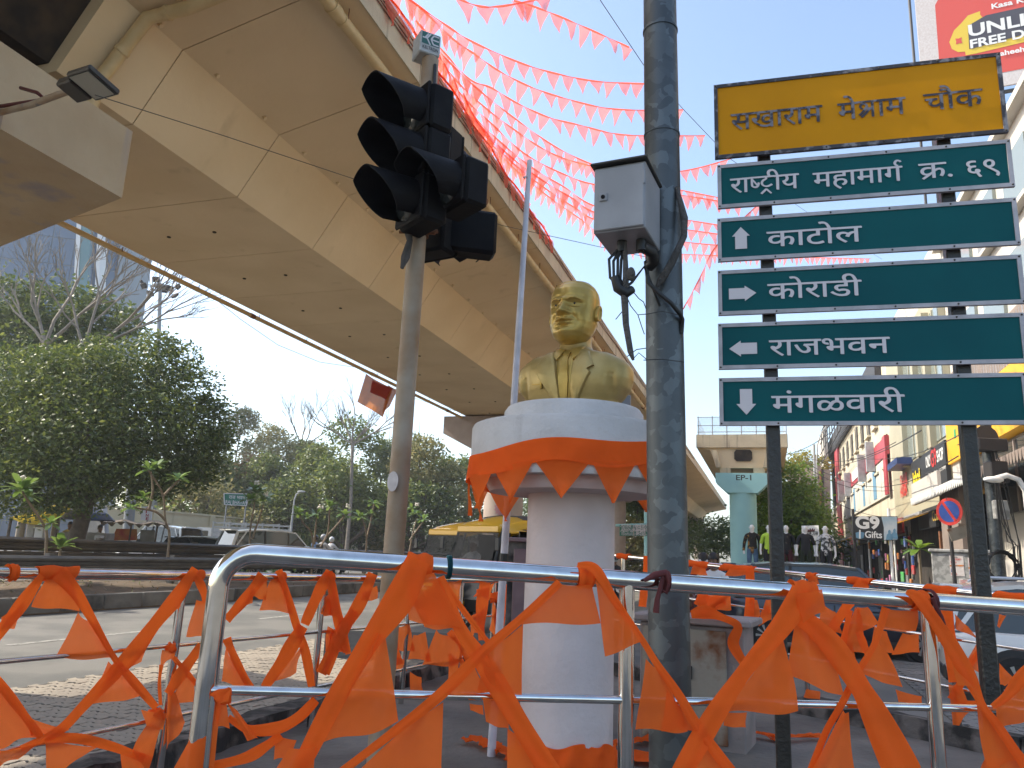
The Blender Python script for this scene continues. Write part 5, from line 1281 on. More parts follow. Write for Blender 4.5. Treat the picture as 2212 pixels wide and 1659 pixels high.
M['leaf_dark'] = leafmat('dark_green_leaf', (.030, .062, .014), (.095, .135, .028), .30)
M['leaf_mid'] = leafmat('mid_green_leaf', (.055, .10, .022), (.15, .19, .045), .32)
M['leaf_olive'] = leafmat('olive_leaf', (.11, .13, .04), (.27, .25, .09), .32)
M['leaf_brown'] = leafmat('dry_brown_leaf', (.19, .13, .06), (.28, .22, .10), .3)
M['leaf_bright'] = leafmat('fresh_green_leaf', (.06, .14, .012), (.14, .24, .03), .4)
M['leaf_yellow'] = leafmat('yellow_green_leaf', (.14, .16, .02), (.30, .27, .03), .4)
M['flower_white'] = mat('white_blossom', (.75, .68, .60), .6)
def tree(label, base, clumps, mtl, n, size, seed, trunk_r=.2, group=None, name='tree', limbs=True, bark='bark', aspect=.45, drop=.0, extra=None):
    base = Vector(base); t_ = thing(name, label, 'tree', base, group=group); rnd = random.Random(seed)
    cz = min(c[0][2] - c[1][2] * .3 for c in clumps); cc = Vector((sum(c[0][0] for c in clumps) / len(clumps), sum(c[0][1] for c in clumps) / len(clumps), 0))
    fork = base.lerp(Vector((cc.x, cc.y, base.z)), .35); fork.z = max(base.z + 1.2, cz * .9 + base.z * .1)
    part('trunk', MB().tube([base - Vector((0, 0, .1)), base.lerp(fork, .5) + Vector((rnd.uniform(-.1, .1), 0, 0)), fork], [trunk_r * 1.2, trunk_r, trunk_r * .8], 10), M[bark], t_, 60, world=True)
    if limbs:
        for c, r in sorted(clumps, key=lambda q: -max(q[1]))[:9]:
            c = Vector(c); m = fork.lerp(c, .5) + Vector((rnd.uniform(-.3, .3), rnd.uniform(-.3, .3), -.2))
            part('limb', MB().tube([fork, m, c, c + (c - m) * .5], [trunk_r * .55, trunk_r * .35, trunk_r * .15, .01], 7), M[bark], t_, 60, world=True)
    P = clump_points(clumps, n, seed) - np.array(base)
    me = leaf_mesh('crown', P, size, M[mtl], seed, aspect, drop=drop); o = _link('crown', me, t_); o['kind'] = 'stuff'
    if extra:
        m2, n2, s2 = extra; P = clump_points(clumps, n2, seed + 99, .75) - np.array(base); o2 = _link('crown', leaf_mesh('crown', P, s2, M[m2], seed + 5, aspect, drop=drop), t_); o2['kind'] = 'stuff'
    return t_
def ell(u, v, d, rx, rz, ry=None): return (tuple(at(u, v, d)), (rx, ry or rx, rz))
# the big leafy tree before the glass tower (leaf masses measured on the picture, spread in depth)
big = [ell(40, 850, 27, 2.2, 1.7), ell(150, 830, 26, 1.9, 1.3), ell(250, 810, 27, 1.7, 1.2), ell(330, 800, 28.5, 1.5, 1.3), ell(390, 850, 28, 1.5, 1.3), ell(430, 910, 28, 1.2, 1.0),
       ell(60, 950, 26, 2.4, 1.6), ell(190, 940, 25.5, 2.2, 1.6), ell(320, 930, 26.5, 2.0, 1.4), ell(410, 960, 27, 1.4, 1.1), ell(30, 1040, 26, 2.0, 1.2), ell(140, 1030, 25.5, 2.0, 1.2), ell(260, 1020, 26, 1.9, 1.1), ell(360, 1010, 26.5, 1.6, 1.0),
       ell(-60, 900, 28, 2.5, 2.2), ell(110, 900, 29.5, 2.6, 2.0), ell(300, 880, 30, 2.2, 1.8), ell(340, 745, 28.5, .7, .7), ell(455, 880, 28, .6, .45), ell(470, 950, 27.5, .7, .5), ell(395, 775, 28.5, .7, .6), ell(215, 760, 27.5, .8, .6), ell(120, 775, 27, .8, .5), ell(440, 1010, 27, .8, .6)]
tb = at(150, 1180, 27); tb.z = 0
tree('large dense dark green tree spreading over the roadside stalls', tb, big, 'leaf_dark', 56000, .175, 11, .30, extra=('leaf_mid', 26000, .165))
solo('pruned_trunk', MB().tube([onz(-10, 1240, 0), at(128, 1130, 26), at(132, 1060, 26)], [.2, .13, .1], 8), M['bark'], 'second slim trunk leaning beneath the dense dark tree', 'tree trunk', 60) if False else None
# darker shrubs of the same row behind, in front of the tower
tree('bushy green tree rising against the blue glass tower', onz(60, 1215, 0) * 1.0 if False else at(70, 1175, 36) - Vector((0, 0, at(70, 1175, 36).z)), [ell(40, 660, 36, 2.0, 1.5), ell(150, 690, 36, 2.4, 1.8), ell(230, 700, 37, 1.8, 1.2), ell(100, 750, 36, 2.4, 1.6), ell(-40, 720, 37, 2.4, 2.0)], 'leaf_dark', 13000, .30, 21, .22)
# bare trees
def bare(label, trunk, seed, lens, thick, spread=.55, up=.35, depth=4):
    base = Vector((trunk[0].x, trunk[0].y, 0)); t_ = thing('bare_tree', label, 'tree', base); rnd = random.Random(seed); mb = MB(); tw = MB()
    def grow(p, d, L, r, k):
        q = p + d * L; mid = p.lerp(q, .5) + Vector((rnd.uniform(-1, 1), rnd.uniform(-1, 1), rnd.uniform(-.4, .4))) * L * .07
        (mb if k > 1 else tw).tube([p, mid, q], [r, r * .85, r * .68], 6 if k > 1 else 4)
        if k == 0: return
        for i in range(rnd.choice((2, 3, 3)) if k > 1 else 3):
            nd = (d + Vector((rnd.uniform(-1, 1), rnd.uniform(-1, 1), rnd.uniform(-.5, .9))) * spread + Vector((0, 0, up * .3))).normalized(); grow(q if rnd.random() < .7 else mid, nd, L * rnd.uniform(.55, .85), r * .62, k - 1)
    part('trunk', MB().tube([base] + trunk, [thick * 1.3] + [thick] * len(trunk), 9), M['paletwig'], t_, 60, world=True)
    for d in lens: grow(trunk[-1], d[0].normalized(), d[1], thick * .6, depth)
    part('limbs', mb, M['paletwig'], t_, 60, world=True)['kind'] = 'stuff'; part('twigs', tw, M['paletwig'], t_, world=True)['kind'] = 'stuff'
V = Vector
bare('pale bare tree with thin upswept branches before the glass tower', [at(88, 900, 31), at(90, 780, 31), at(98, 745, 31)], 5, [(V((-.5, 0, 1)), 2.0), (V((.25, .1, 1)), 2.3), (V((.7, 0, .8)), 1.9), (V((-.8, .2, .7)), 1.8)], .13)
bare('bare tree with one long branch reaching towards the floodlight mast', [at(160, 900, 30), at(168, 790, 30), at(182, 760, 30)], 9, [(V((.1, 0, 1)), 2.4), (V((1, 0, .55)), 2.2), (V((.9, .1, .9)), 2.1), (V((-.4, 0, 1)), 2.0)], .11)
# the wood behind the compound wall
def rnd_clumps(u, vtop, d, wd, hgt, seed, n=9):
    rnd = random.Random(seed); out = []; c = at(u, vtop, d); px = FPX / d
    for i in range(n):
        f = rnd.random(); x = rnd.uniform(-1, 1) * wd * (.45 + .55 * math.sin(f * 3)); z = c.z - .4 - f * hgt; r = rnd.uniform(.18, .32) * wd + .5
        out.append(((c.x + x, c.y + rnd.uniform(-1.5, 1.5), z), (r, r, r * .8)))
    out.append(((c.x, c.y, c.z - wd * .18), (wd * .3, wd * .3, wd * .22)))
    return out
WOOD = [(470, 960, 62, 4.5, 8, 'leaf_mid', 'green tree at the edge of the wood by the dense roadside tree', 3), (530, 885, 78, 4.5, 12, 'leaf_olive', 'tall pale olive tree topping the wood behind the wall', 4), (600, 925, 84, 4.8, 10, 'leaf_olive', 'sparse yellowish tree beside the tall olive tree', 5),
        (520, 1000, 66, 5.0, 6, 'leaf_brown', 'creeper-covered brown tree hump behind the wall', 6), (590, 990, 64, 4.5, 8, 'leaf_mid', 'round green tree beside the creeper-covered hump', 7), (660, 960, 70, 4.5, 9, 'leaf_olive', 'light green tree behind the green road sign', 8),
        (700, 985, 62, 4.2, 8, 'leaf_mid', 'green tree left of the tall sparse tree', 9), (800, 930, 64, 4.6, 10, 'leaf_mid', 'green tree directly behind the traffic signal pole', 10), (850, 960, 70, 4.0, 9, 'leaf_mid', 'green tree standing right of the signal pole', 12),
        (930, 950, 62, 4.6, 10, 'leaf_olive', 'brown-tinged green tree behind the yellow rickshaw', 13), (990, 985, 66, 4.2, 9, 'leaf_mid', 'green tree just left of the painted flyover pier', 14), (1060, 1000, 80, 4.5, 8, 'leaf_mid', 'green tree hidden behind the painted pier', 15),
        (760, 1020, 58, 5.5, 6, 'leaf_mid', 'dense low green tree above the compound wall', 16), (640, 1060, 60, 5.0, 5, 'leaf_dark', 'dark bushy tree behind the truck', 17), (890, 1040, 60, 5.0, 6, 'leaf_dark', 'dark green tree above the wall by the rickshaws', 18), (420, 1040, 58, 5, 7, 'leaf_olive', 'brownish tree behind the wall corner', 19),
        (1370, 1050, 75, 3.2, 6, 'leaf_mid', 'green tree behind the green direction boards', 20), (1340, 1110, 60, 3.0, 4, 'leaf_olive', 'low bush row behind the direction boards', 22)]
for u, v, d, wd, hg, mt, lb, sd in WOOD:
    b = at(u, v, d); b.z = 0; tree(lb, b, rnd_clumps(u, v, d, wd, hg, sd), mt, 9500, .34, sd, .25, group='trees of the wood behind the wall')
bare('tall sparse tree with fine twigs standing above the wood', [at(758, 1080, 56), at(760, 1000, 56), at(762, 960, 56)], 14, [(V((.0, 0, 1)), 2.0), (V((.8, 0, .5)), 1.8), (V((-.8, 0, .5)), 1.8), (V((.5, .3, .8)), 1.6), (V((-.5, .3, .9)), 1.6)], .12)
bare('leafless pale tree above the olive trees', [at(655, 1050, 82), at(655, 990, 82), at(655, 965, 82)], 24, [(V((.3, 0, 1)), 2.4), (V((-.6, 0, 1)), 2.4), (V((.8, 0, .6)), 2.2), (V((-.1, .3, 1)), 2.4)], .13)
# climber curtain / undergrowth along the wall
P = []
rg = np.random.default_rng(5)
for k in range(15000):
    s = rg.uniform(40, 120); P.append(tuple(st(s, -37.5 - rg.random() * 6, rg.random() ** .7 * (4.6 + 1.6 * math.sin(s * .5)))))
o = _link('undergrowth', leaf_mesh('undergrowth', np.array(P), .42, M['leaf_mid'], 3), None); tag(o, 'tangled green undergrowth rising behind the long cream wall', 'undergrowth', kind='stuff')

# ================================================================== glass tower, mast
tw = thing('glass_tower', 'blue-grey glass office tower with a slanted white fin at its corner', 'building', at(60, 1175, 70) - Vector((0, 0, at(60, 1175, 70).z)))
M['towerglass'] = glass('tower_glass', (.055, .10, .17), .08); M['towerglass2'] = glass('tower_teal_glass', (.04, .14, .15), .08); M['towerframe'] = mat('tower_joint', (.10, .12, .14), .5); M['fin'] = mat('white_fin', (.60, .60, .60), .5)
TD = 70; ta = at(-160, 1100, TD); tbp = at(168, 1100, TD + 3); TPl = Pl(ta, tbp); x0, x1 = 0, (tbp - ta).length; ztop = at(100, 330, TD).z
part('wall', MB().sweep([[TPl.P(x0, 0), TPl.P(x1, 0), TPl.P(x1, 0, -14), TPl.P(x0, 0, -14)], [TPl.P(x0, ztop), TPl.P(x1, ztop), TPl.P(x1, ztop, -14), TPl.P(x0, ztop, -14)]]), M['towerframe'], tw, world=True)
nx, nz = 6, 14
gme = None
for i in range(nx):
    for j in range(nz):
        a, b = x0 + (x1 - x0) * i / nx + .05, x0 + (x1 - x0) * (i + 1) / nx - .05; za, zb = ztop * j / nz + .05, ztop * (j + 1) / nz - .05
        part('pane', MB().add([TPl.P(x, z, o) for o in (.0, .04) for x, z in ((a, za), (b, za), (b, zb), (a, zb))], [(4,5,6,7),(0,1,5,4),(1,2,6,5),(2,3,7,6),(3,0,4,7)]), M['towerglass'], tw, world=True)
f0, f1 = at(150, 790, TD - .5), at(195, 480, TD - .5); f0b = at(168, 1100, TD - .5); 
part('corner_glass', MB().prism([at(146, 790, TD - .6), at(172, 790, TD - .6), at(200, 470, TD - .6), at(172, 470, TD - .6)], (0, 0, 0), (0, .5, 0)), M['towerglass2'], tw, world=True)
for (ua, ub) in (((136, 790), (168, 430)), ((182, 790), (214, 430))):
    part('fin', MB().prism([at(ua[0], ua[1] + 300, TD - .7), at(ua[0] + 9, ua[1] + 300, TD - .7), at(ub[0] + 9, ub[1], TD - .7), at(ub[0], ub[1], TD - .7)], (0, 0, 0), (0, 1.2, 0)), M['fin'], tw, world=True)
mast = thing('floodlight_mast', 'tall grey mast with a ring of floodlights above the trees', 'light mast', at(335, 1170, 55) - Vector((0, 0, at(335, 1170, 55).z)))
M['mastgrey'] = mat('mast_grey', (.22, .23, .24), .5, .4)
mb0 = at(335, 1170, 55); mtop = at(346, 620, 55); mb0.z = 0
part('mast', MB().tube([mb0, mtop], [.28, .13], 12), M['mastgrey'], mast, 60, world=True)
part('head_frame', MB().lathe([(.25, mtop.z - .1), (.55, mtop.z), (.55, mtop.z + .12), (.25, mtop.z + .25)], 12, Matrix.Translation((mtop.x, mtop.y, 0))), M['mastgrey'], mast, world=True)
for k in range(8):
    a = R(45 * k + 10); rr_ = 1.25; c = mtop + V((rr_ * math.cos(a), rr_ * math.sin(a), .15 - (.45 if k % 2 else 0)))
    part('lamp_arm', MB().tube([mtop, c], .03, 5), M['mastgrey'], mast, world=True)
    part('lamp', MB().bbox((-.26, -.10, -.2), (.26, .10, .2), .03, Matrix.Translation(c) @ Matrix.Rotation(a + R(90), 4, 'Z') @ Matrix.Rotation(R(35), 4, 'X')), M['black'], mast, world=True)

# ================================================================== median guard rails, plumerias
M['guard'] = mat('brown_guard_rail', (.045, .035, .026), .55, .3, col2=(.075, .055, .036), scale=2, bump=.15, streak=((.025, .02, .018), 3, 2, .6)); M['guard2'] = mat('grey_dusty_guard_rail', (.10, .095, .088), .6, .3, col2=(.06, .056, .052), scale=2, bump=.15)
def guard(label, t, ztop, h, mt, s0, s1, step=4):
    g = thing('guard_rail', label, 'guard rail', st(s0, t, .4)); pr = [(0, 0), (.03, -.02), (.085, -.06), (.085, -.11), (.02, -.15), (.02, -.19), (.085, -.23), (.085, -.28), (.03, -.32), (0, -.34)]
    n = int((s1 - s0) / step)
    for i in range(n):
        a, b = s0 + i * step, s0 + (i + 1) * step + .06; o = .004 * (i % 2)
        for k in range(h):
            rows = [[st(s, t + x + o, ztop - .36 * k + z) for x, z in pr] + [st(s, t - .012 + o, ztop - .36 * k + z) for x, z in pr[::-1]] for s in (a, b)]
            part('beam', MB().sweep(rows), M[mt], g, world=True)
    for i in range(n + 1):
        s = s0 + i * step; part('post', boxst(s - .07, s + .07, t - .17, t - .02, .2, ztop + .05), M[mt], g, world=True)
zg1 = ont(100, 1200, -15.6).z; zg2 = ont(130, 1163, -18.3).z
guard('dusty grey guard rail along the near edge of the planted median', -15.6, zg1, 1, 'guard2', -6, 66)
guard('dark brown double guard rail along the far edge of the planted median', -18.3, zg2, 2, 'guard', -6, 78)
M['plum_stem'] = mat('grey_brown_stem', (.24, .18, .12), .8, col2=(.17, .13, .09), scale=10)
M['plum_leaf'] = leafmat('glossy_long_leaf', (.07, .15, .03), (.15, .25, .06), .3, .35)
def rosette(mb, c, r, n, rnd, flat=.35):
    for k in range(n):
        a = 2 * math.pi * k / n + rnd.uniform(-.3, .3); e = rnd.uniform(-.25, .95) if flat else .3; L = r * rnd.uniform(.6, .95); w_ = L * .17
        d = V((math.cos(a) * math.cos(e), math.sin(a) * math.cos(e), math.sin(e))); q = V((-math.sin(a), math.cos(a), 0)) * w_; dr_ = V((0, 0, -L * .22))
        n0 = len(mb.v); mb.add([c + d * L * .08 - q * .2, c + d * L * .08 + q * .2, c + d * L * .5 + q, c + d * L * .5 - q, c + d * L * .9 + q * .75 + dr_ * .6, c + d * L * .9 - q * .75 + dr_ * .6, c + d * L * 1.05 + dr_], [(0, 1, 2, 3), (3, 2, 4, 5), (5, 4, 6)])
def plumeria(label, stems, ros, seed, r=.48, flowers=(), t=-16.8):
    f = lambda p: ont(p[0], p[1], t)
    b = f(stems[0][0]); rnd = random.Random(seed); p_ = thing('plumeria', label, 'plant', V((b.x, b.y, min(b.z, .45))))
    for s_ in stems:
        pts = [f(q) for q in s_]
        if s_ is stems[0]: pts[0].z = .4
        part('stem', MB().tube(smooth(pts, 5), [max(.012, .040 * (1 - .55 * i / (len(pts) * 5))) for i in range((len(pts) - 1) * 5 + 1)], 7), M['plum_stem'], p_, 60, world=True)
    for q in ros:
        mb = MB(); rosette(mb, f(q[:2]), (q[2] if len(q) > 2 else r), 17, rnd); part('leaf_rosette', mb, M['plum_leaf'], p_, 180, world=True)
    for q in flowers:
        mb = MB(); c = f(q)
        for k in range(9): mb.blob(c + V((rnd.uniform(-.09, .09), rnd.uniform(-.09, .09), rnd.uniform(-.05, .08))), .045, 6, 4)
        part('blossom', mb, M['flower_white'], p_, 60, world=True)
plumeria('plumeria with a leaning stem and white blossom before the yellow tarpaulin', [[(104, 1200), (101, 1160), (92, 1130), (62, 1085), (48, 1062)], [(95, 1138), (108, 1132)]], [(46, 1058, .66), (108, 1131, .42), (60, 1072, .45)], 1, flowers=[(46, 1036)])
plumeria('low plumeria rosette growing at the guard rail before the stalls', [[(130, 1200), (131, 1186)]], [(131, 1182, .62)], 2)
plumeria('slender forked plumeria before the WINE board', [[(362, 1202), (366, 1160), (357, 1124), (352, 1069), (330, 1030), (320, 1016)], [(357, 1124), (335, 1105), (283, 1096)], [(352, 1072), (386, 1036)], [(322, 1100), (330, 1060), (326, 1020)]], [(322, 1014, .5), (386, 1034, .5), (282, 1096, .45), (309, 1074, .4), (340, 1005, .45)], 3)
plumeria('two-stemmed plumeria with white blossom beside the green RAJ BHAVAN sign', [[(544, 1172), (541, 1140), (548, 1100), (551, 1078)], [(544, 1165), (560, 1120), (569, 1090)]], [(556, 1066, .62), (574, 1076, .62), (538, 1080, .5), (550, 1056, .45)], 4, flowers=[(556, 1045), (572, 1068)], t=-16.9)
plumeria('spreading plumeria with four rosettes behind the white people carrier', [[(679, 1182), (675, 1160), (655, 1130), (647, 1112)], [(679, 1176), (684, 1115)], [(692, 1182), (708, 1150), (712, 1098)], [(705, 1160), (745, 1114)]], [(645, 1109, .56), (683, 1112, .5), (712, 1095, .58), (746, 1112, .62), (664, 1118, .4)], 5, flowers=[(692, 1096), (752, 1094)], t=-16.9)
plumeria('slim plumeria left of the traffic signal pole before the wall', [[(791, 1186), (792, 1160), (782, 1120)], [(793, 1160), (802, 1120), (808, 1088)]], [(778, 1118, .6), (807, 1086, .58), (800, 1110, .4)], 6, t=-16.9)
plumeria('slim plumeria right of the traffic signal pole before the wall', [[(880, 1172), (890, 1160), (900, 1120)], [(884, 1168), (915, 1125)]], [(899, 1110, .62), (915, 1122, .55), (890, 1098, .5)], 7, flowers=[(900, 1090)], t=-16.9)
for k in range(26):
    rnd = random.Random(k + 60); s = rnd.uniform(9, 40); t = rnd.uniform(-18, -15.8); mb = MB()
    for j in range(5): rosette(mb, st(s + rnd.uniform(-.2, .2), t + rnd.uniform(-.15, .15), .5 + rnd.uniform(0, .35)), rnd.uniform(.12, .24), 8, rnd)
    solo('weed', mb, M['plum_leaf'], 'small leafy weed sprouting between the guard rails', 'weed', group='weeds between the guard rails', origin=st(s, t, .42))

# ================================================================== compound wall, gate, signs over there
M['creamwall'] = mat('cream_compound_wall', (.58, .50, .33), .85, col2=(.52, .44, .29), scale=.8, bump=.3, streak=((.30, .25, .17), 2, .4, .66)); M['redtrim'] = mat('dark_red_trim', (.22, .035, .03), .7)
wl = thing('compound_wall', 'long cream compound wall with moulded panels along the far road', 'wall', st(60, -36))
for i in range(16):
    a, b = 34 + i * 5.2, 34 + (i + 1) * 5.2
    part('wall_bay', boxst(a, b - .02, -36.3, -36, 0, 3.25 + .05 * (i % 2)), M['creamwall'], wl, world=True)
    part('coping', boxst(a, b - .02, -36.4, -35.9, 3.3, 3.42), M['creamwall'], wl, world=True)
    part('pilaster', boxst(a - .25, a + .25, -36.0, -35.88, 0, 3.38), M['creamwall'], wl, world=True)
    part('moulding', MB().sweep([[st(s, -35.995, z) for s, z in ((a + .8, .7), (b - .8, .7), (b - .8, 2.2), (b - 1.5, 2.5), (a + 1.5, 2.5), (a + .8, 2.2))], [st(s, -35.93, z) for s, z in ((a + .9, .8), (b - .9, .8), (b - .9, 2.15), (b - 1.55, 2.4), (a + 1.55, 2.4), (a + .9, 2.15))]]), M['creamwall'], wl, world=True)
gate = thing('gateway', 'cream and dark red gateway with a sloping red roof edge', 'gateway', at(640, 1172, 62) - V((0, 0, at(640, 1172, 62).z))); GP = Pl(at(600, 1120, 62), at(700, 1120, 63))
gx = lambda u, v, o=0: GP.pt(u, v, o)
part('pier', MB().prism([gx(624, 1175), gx(665, 1175), gx(664, 1128), gx(626, 1128)], (0, 0, 0), (0, 1.2, 0)), M['creamwall'], gate, world=True)
part('cornice', MB().prism([gx(622, 1128), gx(668, 1128), gx(668, 1122), (gx(622, 1122))], (0, -.2, 0), (0, 1.4, 0)), M['redtrim'], gate, world=True)
part('arch_trim', MB().prism([gx(628, 1140), gx(645, 1134), gx(662, 1140), gx(662, 1146), gx(645, 1140), gx(628, 1146)], (0, -.25, 0), (0, .1, 0)), M['redtrim'], gate, world=True)
part('roof_edge', MB().prism([gx(608, 1085), gx(612, 1080), gx(656, 1100), gx(652, 1106)], (0, 0, 0), (0, 1.0, 0)), M['redtrim'], gate, world=True)
part('gable', MB().prism([gx(609, 1086), gx(650, 1106), gx(648, 1110), gx(609, 1098)], (0, .1, 0), (0, .9, 0)), M['creamwall'], gate, world=True)
part('lower_edge', MB().prism([gx(607, 1096), gx(648, 1108), gx(646, 1114), gx(607, 1103)], (0, -.05, 0), (0, 1.0, 0)), M['redtrim'], gate, world=True)
rb = thing('road_sign', 'green board reading RAJ BHAVAN in two scripts above the trucks', 'road sign', at(508, 1172, 48) - V((0, 0, at(508, 1172, 48).z))); RP = Pl(at(484, 1080, 48), at(535, 1080, 48.4)); M['rbgreen'] = mat('bright_green_board', (.005, .13, .085), .5)
ax = [RP.pt(484, 1066), RP.pt(534, 1067), RP.pt(533, 1092), RP.pt(485, 1090)]
part('board', MB().prism(ax, (0, 0, 0), (0, .06, 0)), M['rbgreen'], rb, world=True)
bd = MB()
for a, b in zip(ax, ax[1:] + ax[:1]): bd.tube([a + V((0, -.02, 0)), b + V((0, -.02, 0))], .03, 4)
part('border', bd, M['sign_white'], rb, world=True)
for u in (488, 530): p = RP.pt(u, 1091); part('post', MB().tube([V((p.x, p.y + .12, 0)), p + V((0, .12, .7))], .05, 8), M['mastgrey'], rb, world=True)
lettering(rb, 'राज भवन', RP.pt(494, 1077, .01), RP.d, (0, 0, 1), .19, M['sign_white'], width=.95, shaped=True); lettering(rb, 'RAJ BHAVAN', RP.pt(487, 1087.5, .01), RP.d, (0, 0, 1), .20, M['sign_white'], width=1.28, bold=.01)
wn = thing('shop_board', 'white upright board with red letters WINE on a pole', 'shop sign', at(316, 1172, 36) - V((0, 0, at(316, 1172, 36).z))); WP = Pl(at(305, 1110, 36), at(330, 1110, 36.2))
part('board', MB().prism([WP.pt(306, 1094), WP.pt(329, 1094), WP.pt(326, 1124), WP.pt(304, 1124)], (0, 0, 0), (0, .08, 0)), mat('white_board', (.62, .62, .62), .6), wn, world=True)
p = WP.pt(316, 1124); part('post', MB().tube([V((p.x, p.y + .1, 0)), p + V((0, .1, .1))], .04, 8), M['mastgrey'], wn, world=True)
M['redletter'] = mat('red_lettering', (.35, .01, .02), .6)
for k, ch in enumerate('WINE'): lettering(wn, ch, WP.pt(314.5, 1101 + k * 7.4, .01), WP.d, (0, 0, 1), .12, M['redletter'], width=.045 if ch == 'I' else .12, bold=.02)
pp = at(287, 1110, 38); solo('lamp_post', MB().tube([V((pp.x, pp.y, 0)), at(284, 1060, 38), at(292, 900, 38)], [.28, .24, .2], 10), M['mastgrey'], 'thick grey mast shaft rising out of the dark tree', 'mast', 60)
# street lamp by the gate
slp = thing('street_lamp', 'slender street lamp with a curved arm by the gateway', 'street lamp', at(630, 1172, 50) - V((0, 0, at(630, 1172, 50).z))); b_ = at(630, 1172, 50); b_.z = 0
part('post', MB().tube([b_, at(630, 1130, 50), at(636, 1080, 50), at(640, 1068, 50), at(648, 1062, 50)], [.09, .07, .05, .045, .04], 8), M['palewire'], slp, 60, world=True); part('lamp', MB().blob(at(651, 1062, 50), (.28, .1, .07), 8, 5), M['palewire'], slp, 60, world=True)
# ================================================================== vehicles
M['tyre'] = mat('tyre_rubber', (.016, .016, .016), .85, bump=.2); M['rim'] = mat('alloy_rim', (.45, .45, .46), .3, .8); M['carglass'] = glass('car_glass', (.012, .016, .018), .05); M['trim'] = mat('black_trim', (.02, .02, .021), .55)
M['taillamp'] = mat('red_tail_lamp', (.30, .012, .012), .2); M['headlamp'] = mat('head_lamp', (.6, .6, .6), .1); M['plate_w'] = mat('white_plate', (.6, .6, .58), .5)
def paint(name, c, rough=.28): return mat(name, c, rough, .0, coat=.8)
M['p_white'] = paint('white_car_paint', (.62, .62, .61)); M['p_navy'] = paint('dark_navy_paint', (.018, .022, .035)); M['p_maroon'] = paint('maroon_paint', (.085, .015, .018)); M['p_black'] = paint('black_paint', (.012, .012, .013)); M['p_silver'] = paint('silver_paint', (.36, .37, .40))
def wheel(parent, c, r, wd, side, yaw=0):
    """axle along local y"""
    Mx = Matrix.Translation(c) @ Matrix.Rotation(R(90), 4, 'X')
    pr = [(r * .62, -wd/2), (r * .93, -wd/2), (r, -wd * .32), (r, wd * .32), (r * .93, wd/2), (r * .62, wd/2)]
    ty = part('tyre', MB().lathe(pr, 28, Mx, caps=False), M['tyre'], parent, 40)
    rm = MB().lathe([(r * .64, -wd * .3), (r * .66, wd * .3 * 0), (r * .64, wd * .3)], 24, Mx, caps=False)
    o = -side * wd * .40
    for k in range(10):
        a0, a1 = R(36 * k - 7), R(36 * k + 7)
        rm.add([Mx @ V((rr * math.cos(a), rr * math.sin(a), z)) for z in (o, o + side * .03) for rr, a in ((r * .14, a0 * 1.0), (r * .64, a0), (r * .64, a1), (r * .14, a1))], [(0,1,2,3),(4,5,6,7),(0,1,5,4),(1,2,6,5),(2,3,7,6),(3,0,4,7)])
    rm.lathe([(.01, o - side * .01), (r * .18, o - side * .005), (r * .18, o + side * .05)], 14, Mx)
    part('rim', rm, M['rim'], ty, 40)
    part('brake_disc', MB().lathe([(.01, 0), (r * .6, 0), (r * .6, .01)], 20, Mx @ Matrix.Translation((0, 0, -side * .02))), M['trim'], ty)
